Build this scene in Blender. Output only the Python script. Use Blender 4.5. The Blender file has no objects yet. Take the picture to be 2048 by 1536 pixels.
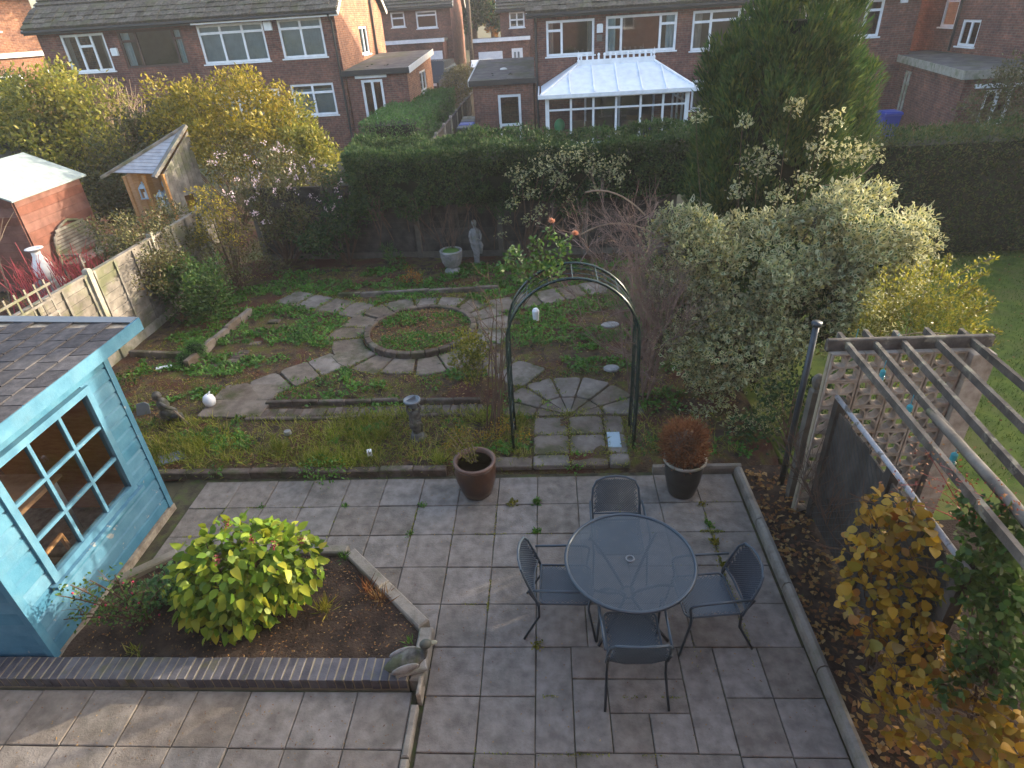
import bpy, math, random
import numpy as np
from mathutils import Vector, Matrix

# ------------------------------------------------------------------ camera, sky, sun, exposure
scene = bpy.context.scene
CAM_H, FOC = 4.764, 1227.5
CR = Vector((0.99761578, 0.04153231, -0.05511638))
CU = Vector((0.02551165, 0.52013205, 0.85370475))
CW = Vector((-0.06412413, 0.85307545, -0.51783238))
cam_data = bpy.data.cameras.new('camera')
cam_data.sensor_fit = 'HORIZONTAL'; cam_data.sensor_width = 36.0
cam_data.lens = 36.0 * FOC / 2048.0
cam_data.clip_start = 0.1; cam_data.clip_end = 900
cam = bpy.data.objects.new('camera', cam_data)
scene.collection.objects.link(cam)
m = Matrix.Identity(4)
for i in range(3):
    m[i][0], m[i][1], m[i][2] = CR[i], CU[i], -CW[i]
m[2][3] = CAM_H
cam.matrix_world = m
scene.camera = cam

VEIL_DENSITY = 0.0011
SUN_AZ, SUN_EL = 26.0, 15.0          # degrees from +X towards +Y; height
world = bpy.data.worlds.new('World'); scene.world = world; world.use_nodes = True
wn = world.node_tree.nodes; wl = world.node_tree.links
sky = wn.new('ShaderNodeTexSky'); sky.sky_type = 'NISHITA'; sky.sun_disc = False
sky.sun_elevation = math.radians(SUN_EL)
sky.sun_rotation = math.radians(90 - SUN_AZ)
sky.air_density = 0.9; sky.dust_density = 3.5; sky.ozone_density = 0.5
wn['Background'].inputs[1].default_value = 0.15
wl.new(sky.outputs[0], wn['Background'].inputs[0])
sd = bpy.data.lights.new('sun', 'SUN'); sd.energy = 2.1; sd.angle = math.radians(0.6); sd.color = (1.0, .86, .66)
sun = bpy.data.objects.new('sun', sd); scene.collection.objects.link(sun)
sun_dir = Vector((math.cos(math.radians(SUN_AZ)) * math.cos(math.radians(SUN_EL)),
                  math.sin(math.radians(SUN_AZ)) * math.cos(math.radians(SUN_EL)), math.sin(math.radians(SUN_EL))))
sun.rotation_euler = sun_dir.to_track_quat('Z', 'Y').to_euler()
sun.location = (20, 20, 20)
vs = scene.view_settings
vs.view_transform = 'Standard'; vs.look = 'None'; vs.exposure = 2.35; vs.gamma = 1.0; vs.use_curve_mapping = False
scene.cycles.max_bounces = 6; scene.cycles.diffuse_bounces = 3; scene.cycles.glossy_bounces = 3
scene.cycles.transparent_max_bounces = 8; scene.cycles.transmission_bounces = 4
scene.cycles.use_denoising = True

# ------------------------------------------------------------------ helpers
RNG = np.random.default_rng(7); random.seed(7)
COL = scene.collection
WM = {}
X3 = Vector

def ray(px, py):
    return CR * ((px - 1024) / FOC) + CU * ((768 - py) / FOC) + CW
def at_y(px, py, Y):                       # surveyed point: line of sight met with the plane y = Y
    d = ray(px, py); t = Y / d.y; return Vector((d.x * t, Y, CAM_H + d.z * t))
def at_z(px, py, Z=0.0):
    d = ray(px, py); t = (Z - CAM_H) / d.z; return Vector((d.x * t, d.y * t, Z))
def at_x(px, py, X):
    d = ray(px, py); t = X / d.x; return Vector((X, d.y * t, CAM_H + d.z * t))

def tag(o, label=None, cat=None, group=None, kind=None):
    if label: o['label'] = label
    if cat: o['category'] = cat
    if group: o['group'] = group
    if kind: o['kind'] = kind
    return o

def thing(name, label, cat, loc=(0, 0, 0), rz=0.0, group=None, kind=None):
    o = bpy.data.objects.new(name, None); COL.objects.link(o)
    o.empty_display_size = .1
    o.location = loc; o.rotation_euler = (0, 0, rz)
    WM[o.name] = Matrix.Translation(loc) @ Matrix.Rotation(rz, 4, 'Z')
    return tag(o, label, cat, group, kind)

def raw_mesh(name, V, F, mat, mats=None, midx=None, smooth=False):
    me = bpy.data.meshes.new(name)
    me.from_pydata([tuple(v) for v in V], [], F)
    for mm in (mats or [mat]):
        me.materials.append(mm)
    if midx is not None:
        me.polygons.foreach_set('material_index', midx)
    if smooth:
        me.polygons.foreach_set('use_smooth', [True] * len(me.polygons))
    me.update()
    return me

def np_mesh(name, V, F, mats, midx=None, smooth=False):
    """V (n,3) array, F (m,k) int array."""
    me = bpy.data.meshes.new(name)
    n, (mm, k) = len(V), F.shape
    me.vertices.add(n); me.vertices.foreach_set('co', np.ascontiguousarray(V, dtype=np.float32).ravel())
    me.loops.add(mm * k); me.loops.foreach_set('vertex_index', F.astype(np.int32).ravel())
    me.polygons.add(mm)
    me.polygons.foreach_set('loop_start', np.arange(0, mm * k, k, dtype=np.int32))
    me.polygons.foreach_set('loop_total', np.full(mm, k, dtype=np.int32))
    for x in mats: me.materials.append(x)
    if midx is not None: me.polygons.foreach_set('material_index', np.asarray(midx, dtype=np.int32))
    if smooth: me.polygons.foreach_set('use_smooth', np.ones(mm, dtype=bool))
    me.update(calc_edges=True)
    return me

def link(name, me, parent=None, origin=None):
    o = bpy.data.objects.new(name, me); COL.objects.link(o)
    if parent is not None:
        me.transform(WM[parent.name].inverted())
        o.parent = parent; WM[o.name] = WM[parent.name].copy()
    else:
        if origin is None:
            n = len(me.vertices); a = np.empty(n * 3, dtype=np.float32); me.vertices.foreach_get('co', a); a = a.reshape(-1, 3)
            lo, hi = a.min(0), a.max(0); origin = ((lo[0] + hi[0]) / 2, (lo[1] + hi[1]) / 2, lo[2])
        origin = Vector([float(c) for c in origin])
        me.transform(Matrix.Translation(-origin)); o.location = origin; WM[o.name] = Matrix.Translation(origin)
    return o

def inst(name, me, parent, Mw):
    """another object on shared mesh data, world matrix Mw"""
    o = bpy.data.objects.new(name, me); COL.objects.link(o)
    if parent is not None:
        o.parent = parent; o.matrix_local = WM[parent.name].inverted() @ Mw
    else:
        o.matrix_world = Mw
    WM[o.name] = Mw.copy()
    return o

class MB:
    def __init__(s, M=None): s.V = []; s.F = []; s.M = M
    def add(s, vs, fs):
        n = len(s.V)
        for v in vs:
            v = Vector(v); s.V.append(s.M @ v if s.M is not None else v)
        s.F += [tuple(n + i for i in f) for f in fs]
        return s
    def box(s, x0, x1, y0, y1, z0, z1, M=None):
        vs = [Vector((x, y, z)) for z in (z0, z1) for y in (y0, y1) for x in (x0, x1)]
        if M is not None: vs = [M @ v for v in vs]
        return s.add(vs, [(0, 2, 3, 1), (4, 5, 7, 6), (0, 1, 5, 4), (2, 6, 7, 3), (0, 4, 6, 2), (1, 3, 7, 5)])
    def cbox(s, x0, x1, y0, y1, z0, z1, c=.008, M=None):
        """box with a chamfered top edge and upright corners"""
        vs = []
        for z, e in ((z0, 0), (z1 - c, 0), (z1, c)):
            vs += [Vector((x0 + e, y0 + e, z)), Vector((x1 - e, y0 + e, z)), Vector((x1 - e, y1 - e, z)), Vector((x0 + e, y1 - e, z))]
        if M is not None: vs = [M @ v for v in vs]
        fs = [(3, 2, 1, 0), (8, 9, 10, 11)]
        for k in (0, 4):
            fs += [(k + i, k + (i + 1) % 4, k + 4 + (i + 1) % 4, k + 4 + i) for i in range(4)]
        return s.add(vs, fs)
    def bar(s, a, b, w, h=None, up=(0, 0, 1)):
        """square bar from a to b"""
        a, b = Vector(a), Vector(b); h = h or w
        d = (b - a); L = d.length
        if L < 1e-6: return s
        d /= L; u = Vector(up)
        if abs(d.dot(u)) > .98: u = Vector((1, 0, 0))
        r = d.cross(u).normalized(); u = r.cross(d)
        vs = [p + r * (sx * w / 2) + u * (sy * h / 2) for p in (a, b) for sy in (-1, 1) for sx in (-1, 1)]
        return s.add(vs, [(0, 1, 3, 2), (4, 6, 7, 5), (0, 4, 5, 1), (2, 3, 7, 6), (0, 2, 6, 4), (1, 5, 7, 3)])
    def tube(s, pts, r, n=6, caps=True):
        pts = [Vector(p) for p in pts]; k = len(pts)
        rs = r if isinstance(r, (list, tuple)) else [r] * k
        vs = []; u = None
        for i, p in enumerate(pts):
            d = (pts[min(i + 1, k - 1)] - pts[max(i - 1, 0)])
            if d.length < 1e-9: d = Vector((0, 0, 1))
            d.normalize()
            if u is None:
                u = d.orthogonal().normalized()
            else:
                u = (u - d * u.dot(d))
                u = u.normalized() if u.length > 1e-6 else d.orthogonal().normalized()
            w = d.cross(u)
            for j in range(n):
                a = 2 * math.pi * j / n
                vs.append(p + (u * math.cos(a) + w * math.sin(a)) * rs[i])
        fs = []
        for i in range(k - 1):
            for j in range(n):
                a, b = i * n + j, i * n + (j + 1) % n
                fs.append((a, b, b + n, a + n))
        if caps: fs += [tuple(range(n))[::-1], tuple((k - 1) * n + j for j in range(n))]
        return s.add(vs, fs)
    def lathe(s, prof, n=20, c=(0, 0, 0), M=None, sx=1, sy=1):
        vs = []
        for r, z in prof:
            for j in range(n):
                a = 2 * math.pi * j / n
                v = Vector((r * math.cos(a) * sx, r * math.sin(a) * sy, z))
                vs.append((M @ v if M is not None else v) + Vector(c))
        fs = []
        for i in range(len(prof) - 1):
            for j in range(n):
                a, b = i * n + j, i * n + (j + 1) % n
                fs.append((a, b, b + n, a + n))
        fs.append(tuple(range(n))[::-1]); k = (len(prof) - 1) * n; fs.append(tuple(k + j for j in range(n)))
        return s.add(vs, fs)
    def ball(s, c, r, n=10, k=7, M=None):
        r = r if isinstance(r, (tuple, list)) else (r, r, r)
        c = Vector(c); vs = []; fs = []
        for i in range(k + 1):
            t = math.pi * i / k
            for j in range(n):
                a = 2 * math.pi * j / n
                v = Vector((r[0] * math.sin(t) * math.cos(a), r[1] * math.sin(t) * math.sin(a), -r[2] * math.cos(t)))
                vs.append(c + (M @ v if M is not None else v))
        for i in range(k):
            for j in range(n):
                a, b = i * n + j, i * n + (j + 1) % n
                fs.append((a, b, b + n, a + n))
        return s.add(vs, fs)
    def prism(s, poly, z0, z1, c=0.0):
        n = len(poly); vs = [(x, y, z0) for x, y in poly]
        if c:
            cx = sum(p[0] for p in poly) / n; cy = sum(p[1] for p in poly) / n
            vs += [(x, y, z1 - c) for x, y in poly]
            for x, y in poly:
                d = math.hypot(x - cx, y - cy) or 1; k = 1 - c * 1.2 / d
                vs.append((cx + (x - cx) * k, cy + (y - cy) * k, z1))
            lay = 2
        else:
            vs += [(x, y, z1) for x, y in poly]; lay = 1
        fs = [tuple(range(n))[::-1], tuple(lay * n + i for i in range(n))]
        for l in range(lay):
            fs += [(l * n + i, l * n + (i + 1) % n, (l + 1) * n + (i + 1) % n, (l + 1) * n + i) for i in range(n)]
        return s.add(vs, fs)
    def poly(s, pts, th=None):
        """flat polygon; th = extrusion vector"""
        n = len(pts); pts = [Vector(p) for p in pts]
        if th is None: return s.add(pts, [tuple(range(n))])
        th = Vector(th)
        return s.add(pts + [p + th for p in pts], [tuple(range(n))[::-1], tuple(n + i for i in range(n))] +
                     [(i, (i + 1) % n, n + (i + 1) % n, n + i) for i in range(n)])
    def build(s, name, mat, parent=None, smooth=False, origin=None):
        return link(name, raw_mesh(name, s.V, s.F, mat, smooth=smooth), parent, origin)

# ------------------------------------------------------------------ materials
def _nt(name):
    mt = bpy.data.materials.new(name); mt.use_nodes = True
    nt = mt.node_tree; return mt, nt, nt.nodes['Principled BSDF'], nt.nodes, nt.links

def _noise(N, L, vec, scale, detail=4, rough=.55, dist=0.0):
    t = N.new('ShaderNodeTexNoise'); t.inputs['Scale'].default_value = scale
    t.inputs['Detail'].default_value = detail; t.inputs['Roughness'].default_value = rough; t.inputs['Distortion'].default_value = dist
    if vec is not None: L.new(vec, t.inputs['Vector'])
    return t.outputs['Fac']

def _ramp(N, L, fac, stops):
    r = N.new('ShaderNodeValToRGB'); e = r.color_ramp.elements
    while len(e) < len(stops): e.new(.5)
    for el, (p, c) in zip(e, stops):
        el.position = p; el.color = (*c, 1) if len(c) == 3 else c
    L.new(fac, r.inputs[0]); return r.outputs[0]

def _mix(N, L, fac, a, b, mode='MIX'):
    x = N.new('ShaderNodeMix'); x.data_type = 'RGBA'; x.blend_type = mode
    for i, v in ((0, fac), (6, a), (7, b)):
        if hasattr(v, 'is_linked') or hasattr(v, 'links'): L.new(v, x.inputs[i])
        elif isinstance(v, (int, float)): x.inputs[i].default_value = v
        else: x.inputs[i].default_value = (*v, 1)
    return x.outputs[2]

def _bump(N, L, bsdf, h, strength, dist=.02):
    b = N.new('ShaderNodeBump'); b.inputs['Strength'].default_value = strength; b.inputs['Distance'].default_value = dist
    L.new(h, b.inputs['Height']); L.new(b.outputs[0], bsdf.inputs['Normal'])

def MAT(name, stops, scale=6.0, rough=.8, bump=.3, bscale=None, rnd=0.0, rsat=.12, metal=0.0, patch=None, pscale=1.5, pedge=(.5, .62), detail=5, spec=.3, stretch=None, bdist=.01):
    """noise-coloured surface; stops colours in order; patch = (colour, amount) of a second, larger-scale stain"""
    mt, nt, B, N, L = _nt(name)
    pos = N.new('ShaderNodeNewGeometry').outputs['Position']
    if stretch:
        mp = N.new('ShaderNodeMapping'); mp.inputs['Scale'].default_value = stretch
        tc = N.new('ShaderNodeTexCoord'); L.new(tc.outputs['Object'], mp.inputs[0]); pos = mp.outputs[0]
    k = len(stops)
    c = _ramp(N, L, _noise(N, L, pos, scale, detail), [(.32 + .36 * i / max(1, k - 1), s) for i, s in enumerate(stops)])
    if patch:
        f = _ramp(N, L, _noise(N, L, pos, pscale, 4, .6), [(pedge[0], (0, 0, 0)), (pedge[1], (patch[1],) * 3)])
        c = _mix(N, L, f, c, patch[0])
    if rnd:
        oi = N.new('ShaderNodeObjectInfo')
        h = N.new('ShaderNodeHueSaturation'); L.new(c, h.inputs['Color'])
        mr = N.new('ShaderNodeMapRange'); mr.inputs['To Min'].default_value = 1 - rnd; mr.inputs['To Max'].default_value = 1 + rnd
        L.new(oi.outputs['Random'], mr.inputs[0]); L.new(mr.outputs[0], h.inputs['Value'])
        mr2 = N.new('ShaderNodeMapRange'); mr2.inputs['To Min'].default_value = 1 + rsat; mr2.inputs['To Max'].default_value = 1 - rsat
        L.new(oi.outputs['Random'], mr2.inputs[0]); L.new(mr2.outputs[0], h.inputs['Saturation']); c = h.outputs[0]
    L.new(c, B.inputs['Base Color'])
    B.inputs['Roughness'].default_value = rough; B.inputs['Metallic'].default_value = metal
    B.inputs['Specular IOR Level'].default_value = spec
    if bump: _bump(N, L, B, _noise(N, L, pos, bscale or scale * 6, 5, .6), bump, bdist)
    return mt

def LEAF(name, stops, trans=.35, rough=.5, spec=.35):
    """leaf: colour by random per leaf, light passing through"""
    mt, nt, B, N, L = _nt(name)
    g = N.new('ShaderNodeNewGeometry')
    k = len(stops)
    c = _ramp(N, L, g.outputs['Random Per Island'], [(i / max(1, k - 1), s) for i, s in enumerate(stops)])
    big = _ramp(N, L, _noise(N, L, g.outputs['Position'], 2.2, 3), [(.3, (.62, .62, .62)), (.7, (1.25, 1.25, 1.25))])
    c = _mix(N, L, 1.0, c, big, 'MULTIPLY')
    L.new(c, B.inputs['Base Color']); B.inputs['Roughness'].default_value = rough; B.inputs['Specular IOR Level'].default_value = spec
    t = N.new('ShaderNodeBsdfTranslucent'); L.new(c, t.inputs[0])
    ms = N.new('ShaderNodeMixShader'); ms.inputs[0].default_value = trans
    L.new(B.outputs[0], ms.inputs[1]); L.new(t.outputs[0], ms.inputs[2]); L.new(ms.outputs[0], N['Material Output'].inputs[0])
    return mt

def BRICK(name, c1, c2, mortar, sx=1.0):
    mt, nt, B, N, L = _nt(name)
    tc = N.new('ShaderNodeTexCoord'); sp = N.new('ShaderNodeSeparateXYZ'); L.new(tc.outputs['Object'], sp.inputs[0])
    ad = N.new('ShaderNodeMath'); L.new(sp.outputs[0], ad.inputs[0]); L.new(sp.outputs[1], ad.inputs[1])
    cb = N.new('ShaderNodeCombineXYZ'); L.new(ad.outputs[0], cb.inputs[0]); L.new(sp.outputs[2], cb.inputs[1])
    br = N.new('ShaderNodeTexBrick'); L.new(cb.outputs[0], br.inputs['Vector'])
    br.inputs['Scale'].default_value = 1.0; br.inputs['Brick Width'].default_value = .225; br.inputs['Row Height'].default_value = .075
    br.inputs['Mortar Size'].default_value = .006; br.inputs['Mortar Smooth'].default_value = .2; br.inputs['Bias'].default_value = 0
    br.inputs['Color1'].default_value = (*c1, 1); br.inputs['Color2'].default_value = (*c2, 1); br.inputs['Mortar'].default_value = (*mortar, 1)
    n = _ramp(N, L, _noise(N, L, tc.outputs['Object'], 1.3, 5), [(.3, (.62, .6, .66)), (.7, (1.3, 1.22, 1.1))])
    c = _mix(N, L, 1.0, br.outputs['Color'], n, 'MULTIPLY')
    n2 = _ramp(N, L, _noise(N, L, tc.outputs['Object'], 9, 3), [(.35, (.7, .7, .7)), (.65, (1.2, 1.2, 1.2))])
    c = _mix(N, L, 1.0, c, n2, 'MULTIPLY')
    L.new(c, B.inputs['Base Color']); B.inputs['Roughness'].default_value = .85; B.inputs['Specular IOR Level'].default_value = .2
    _bump(N, L, B, br.outputs['Fac'], -.5, .01)
    return mt

def GLASS(name, tint=(.8, .84, .86), refl=.15):
    mt, nt, B, N, L = _nt(name)
    N.remove(B)
    tr = N.new('ShaderNodeBsdfTransparent'); tr.inputs[0].default_value = (*tint, 1)
    gl = N.new('ShaderNodeBsdfGlossy'); gl.inputs['Roughness'].default_value = .02
    fr = N.new('ShaderNodeFresnel'); fr.inputs[0].default_value = 1.5
    ma = N.new('ShaderNodeMath'); ma.operation = 'MULTIPLY_ADD'; ma.inputs[1].default_value = 1.6; ma.inputs[2].default_value = refl * .3
    L.new(fr.outputs[0], ma.inputs[0])
    ms = N.new('ShaderNodeMixShader'); L.new(ma.outputs[0], ms.inputs[0]); L.new(tr.outputs[0], ms.inputs[1]); L.new(gl.outputs[0], ms.inputs[2])
    L.new(ms.outputs[0], N['Material Output'].inputs[0])
    return mt

def FLAT(name, c, rough=.5, metal=0.0, spec=.4):
    mt, nt, B, N, L = _nt(name)
    pos = N.new('ShaderNodeNewGeometry').outputs['Position']
    n = _ramp(N, L, _noise(N, L, pos, 4, 5), [(.3, tuple(v * .86 for v in c)), (.7, tuple(min(1, v * 1.08) for v in c))])
    L.new(n, B.inputs['Base Color']); B.inputs['Roughness'].default_value = rough
    B.inputs['Metallic'].default_value = metal; B.inputs['Specular IOR Level'].default_value = spec
    return mt

m = {}
m['slab'] = MAT('slab_concrete', [(.122, .105, .09), (.168, .147, .128), (.212, .187, .164)], 9, .9, .6, 55, rnd=.09, rsat=.2, patch=((.075, .07, .056), .65), pscale=3.2, pedge=(.5, .74))
m['slab_old'] = MAT('weathered_path_stone', [(.095, .077, .062), (.14, .115, .093), (.19, .16, .132)], 5, .92, .6, 40, rnd=.18, rsat=.3, patch=((.05, .055, .02), .85), pscale=2.6, pedge=(.5, .66))
m['joint'] = MAT('mossy_joint_dirt', [(.035, .03, .02), (.06, .055, .03), (.06, .085, .02)], 9, .95, .5)
m['kerb'] = MAT('kerb_concrete', [(.14, .125, .105), (.21, .19, .16), (.27, .245, .21)], 8, .92, .6, 50, patch=((.085, .082, .045), .6), pscale=4)
m['blue_brick'] = MAT('engineering_brick', [(.05, .048, .056), (.075, .07, .08), (.1, .094, .105)], 12, .5, .3, 60, rnd=.25, rsat=.3, spec=.5, patch=((.09, .085, .03), .75), pscale=5, pedge=(.58, .68))
m['mortar'] = MAT('lime_mortar', [(.24, .2, .14), (.32, .27, .18)], 20, .95, .4)
m['soil'] = MAT('garden_soil', [(.022, .015, .011), (.045, .029, .02), (.075, .05, .035)], 6, .97, 1.0, 40, bdist=.03)
m['bed'] = MAT('overgrown_bed', [(.028, .019, .013), (.07, .045, .027), (.1, .066, .038), (.11, .09, .026), (.1, .115, .018)], 6, .97, 1.0, 45, patch=((.10, .036, .022), .9), pscale=1.3, pedge=(.52, .6), bdist=.06)
m['lawn'] = MAT('lawn_turf', [(.055, .09, .012), (.09, .13, .016), (.125, .155, .022)], 4, .95, .8, 60, patch=((.125, .12, .035), .75), pscale=1.1, pedge=(.48, .66))
m['ground'] = MAT('open_ground', [(.05, .05, .025), (.08, .07, .04), (.07, .09, .03)], 1.2, .95, .5, 20)
m['road'] = MAT('asphalt', [(.045, .045, .048), (.065, .064, .064)], 8, .9, .4, 60)
m['brick'] = BRICK('house_brick', (.195, .08, .06), (.115, .053, .046), (.17, .145, .13))
m['brick_sunlit'] = BRICK('sunlit_brick', (.34, .16, .09), (.22, .095, .06), (.3, .25, .2))  # paler warmer copy of the house brick, sunlight put into the colour
m['tile'] = MAT('roof_tile', [(.04, .035, .03), (.075, .065, .055), (.12, .11, .085)], 10, .9, .5, 50, patch=((.07, .075, .035), .7), pscale=2)
m['flatroof'] = MAT('roofing_felt', [(.06, .055, .055), (.1, .09, .085), (.15, .135, .12)], 3, .9, .4, 40, patch=((.06, .07, .02), .6), pscale=.8)
m['white'] = FLAT('white_upvc', (.78, .79, .82), .35)
m['whitewood'] = FLAT('white_paint', (.74, .73, .71), .5)
m['brownwood'] = FLAT('brown_window_wood', (.06, .03, .022), .5)
m['black'] = FLAT('black_plastic', (.02, .02, .022), .45)
m['glass'] = GLASS('window_glass')
m['blind'] = FLAT('blind_fabric', (.4, .52, .56), .8)
m['room'] = FLAT('room_plaster', (.13, .12, .11), .9)
m['garden_wood'] = MAT('weathered_wood', [(.17, .14, .11), (.27, .235, .19), (.36, .325, .27)], 5, .9, .4, 30, rnd=.12, stretch=(3, 3, 3))
m['fence_wood'] = MAT('grey_fence_board', [(.1, .09, .078), (.165, .147, .126), (.24, .218, .188)], 5, .92, .4, 30, rnd=.2, patch=((.10, .115, .045), .6), pscale=2)
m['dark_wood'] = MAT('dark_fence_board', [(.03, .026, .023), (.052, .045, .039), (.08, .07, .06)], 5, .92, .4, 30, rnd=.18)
m['con_post'] = MAT('concrete_post', [(.24, .22, .18), (.34, .32, .27)], 9, .9, .4, 50, patch=((.12, .13, .06), .6), pscale=3)
m['block'] = MAT('screen_block', [(.25, .2, .155), (.35, .29, .23), (.42, .355, .285)], 12, .9, .4, 60, rnd=.1)
m['blue'] = MAT('blue_paint', [(.036, .128, .205), (.05, .16, .245), (.068, .19, .275)], 5, .65, .35, 40, rnd=.05, rsat=.06, spec=.3, patch=((.085, .165, .215), .6), pscale=4, pedge=(.5, .8))
m['blue_worn'] = MAT('blue_paint_worn', [(.036, .128, .205), (.06, .172, .255)], 6, .7, .4, 40, rnd=.05, rsat=.06, patch=((.24, .25, .24), .8), pscale=9, pedge=(.64, .68))
m['shingle'] = MAT('felt_shingle', [(.036, .035, .04), (.055, .053, .058), (.078, .074, .08)], 14, .92, .5, 90, rnd=.25)
m['metal_blue'] = FLAT('blue_grey_steel', (.042, .062, .082), .42, .15, .5)
m['metal_green'] = FLAT('green_enamel', (.008, .028, .025), .25, .2, .7)
m['metal_dark'] = FLAT('dark_steel', (.04, .05, .06), .45, .4)
m['glaze'] = MAT('brown_glaze', [(.03, .012, .008), (.055, .022, .01), (.085, .036, .014)], 6, .28, .15, 20, spec=.6)
m['clay_rim'] = MAT('pot_rim', [(.09, .05, .038), (.14, .085, .065)], 9, .45, .2)
m['black_pot'] = MAT('black_pot', [(.018, .018, .018), (.035, .034, .032)], 9, .5, .2)
m['stone'] = MAT('carved_stone', [(.16, .155, .15), (.26, .255, .25), (.34, .335, .33)], 10, .9, .4, 60, patch=((.11, .12, .07), .6), pscale=5)
m['stone_dark'] = MAT('mossy_stone', [(.045, .042, .036), (.09, .085, .075), (.15, .145, .135)], 14, .9, .5, 60, patch=((.06, .07, .025), .7), pscale=6)
m['lead'] = FLAT('lead_grey', (.16, .18, .2), .5, .3)
m['red_wood'] = MAT('red_stained_board', [(.11, .045, .032), (.155, .065, .046), (.195, .085, .062)], 4, .8, .3, 30, rnd=.07)
m['felt_green'] = MAT('mineral_felt', [(.2, .245, .24), (.28, .33, .325)], 8, .9, .3)
m['pine'] = MAT('orange_pine', [(.36, .18, .07), (.48, .26, .11)], 5, .7, .2, 30, rnd=.1, stretch=(2, 2, 8))
m['bark'] = MAT('bark', [(.05, .036, .025), (.1, .075, .055), (.15, .12, .09)], 12, .95, .8, 40)
m['twig'] = MAT('twig', [(.075, .045, .03), (.13, .085, .06)], 9, .9, 0)
m['twig_pale'] = MAT('pale_twig', [(.17, .125, .085), (.27, .2, .14)], 9, .9, 0)
m['twig_red'] = MAT('red_dogwood_stem', [(.25, .03, .04), (.4, .06, .07)], 9, .6, 0)
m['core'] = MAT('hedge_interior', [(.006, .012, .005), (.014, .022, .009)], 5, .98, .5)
m['bulb'] = GLASS('teal_glass', (.2, .75, .85), .4)
m['teal'] = FLAT('teal_plastic', (.05, .35, .42), .4)
m['bluebin'] = FLAT('blue_bin_plastic', (.02, .05, .32), .4)
m['poly'] = FLAT('polycarbonate_roof', (.66, .7, .76), .3)
m['glass_clear'] = GLASS('clear_glass', (.86, .88, .88), .12)
m['slat_wood'] = MAT('grey_roof_slat', [(.26, .27, .3), (.36, .37, .41)], 6, .85, .3, 30, rnd=.08)
m['twig_mauve'] = MAT('mauve_twig', [(.15, .095, .075), (.24, .165, .135)], 9, .9, 0)
m['edge_brick'] = MAT('old_edging_brick', [(.06, .045, .035), (.1, .075, .058), (.14, .11, .09)], 9, .92, .5, 40, rnd=.2, patch=((.05, .055, .02), .7), pscale=4)
# ------------------------------------------------------------------ ground and paving
def terrain_z(x, y):
    def ss(a, b, t):
        t = np.clip((t - a) / (b - a), 0, 1); return t * t * (3 - 2 * t)
    return 1.1 * ss(33, 42, y) * 1.0 + 2.5 * ss(50, 120, y) + .6 * ss(-5, -12, x) * ss(20, 26, y)

def grid_mesh(name, x0, x1, y0, y1, nx, ny, zf, mat, smooth=True):
    X, Y = np.meshgrid(np.linspace(x0, x1, nx), np.linspace(y0, y1, ny))
    V = np.stack([X.ravel(), Y.ravel(), zf(X.ravel(), Y.ravel())], -1)
    i = np.arange(nx * ny).reshape(ny, nx)
    F = np.stack([i[:-1, :-1].ravel(), i[:-1, 1:].ravel(), i[1:, 1:].ravel(), i[1:, :-1].ravel()], -1)
    return np_mesh(name, V, F, [mat], smooth=smooth)

_PW = RNG.normal(size=(9, 3)); _PH = RNG.uniform(0, 6.28, 9)
def wob(P, s=1.0):
    """smooth pseudo noise in about -1..1 at points P (n,3)"""
    P = np.asarray(P, float) * s; r = 0
    for k in range(9):
        r = r + np.sin(P @ (_PW[k] * (1 + .35 * k)) + _PH[k]) / (1 + .25 * k)
    return r / 3.2

o = link('ground', grid_mesh('ground', -60, 60, -20, 130, 70, 90, lambda x, y: terrain_z(x, y) - .06, m['ground']), origin=(0, 0, 0))
tag(o, 'open ground sheet under all the gardens', 'ground', kind='structure')

# the right-hand neighbour's lawn
o = link('lawn', grid_mesh('lawn', 2.72, 13, 1.0, 12.9, 60, 60, lambda x, y: -.02 + .012 * wob(np.stack([x, y, 0 * x], -1), 2), m['lawn']), origin=(8, 7, 0))
tag(o, 'green lawn beyond the block screen on the right', 'lawn', kind='structure')
o = link('neighbour_garden', grid_mesh('neighbour_garden', -20, -7.45, 4, 21, 50, 60, lambda x, y: -.02 + .03 * wob(np.stack([x, y, 0 * x], -1), 1.5), m['bed']), origin=(-12, 12, 0))
tag(o, 'brown planted ground of the garden on the left', 'garden', kind='structure')

o = link('pergola_floor', grid_mesh('pergola_floor', 2.72, 4.25, .9, 4.9, 20, 50, lambda x, y: .012 + .02 * wob(np.stack([x, y, 0 * x], -1), 4), m['soil']), origin=(3.4, 3, 0))
tag(o, 'dark soil under the pergola rafters', 'soil', kind='structure')

def garden_z(x, y):
    e = np.clip((y - 5.78) / .12, 0, 1)
    return -.03 + .10 * e + .03 * wob(np.stack([x, y, 0 * x], -1), 2.0) * e
GX0, GX1, GY0, GY1 = -7.33, 2.66, 5.76, 13.7
o = link('garden_soil', grid_mesh('garden_soil', GX0, GX1, GY0, GY1, 150, 120, garden_z, m['bed']), origin=(-2, 9, 0))
tag(o, 'weedy soil of the old formal garden', 'soil', kind='structure')

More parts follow.
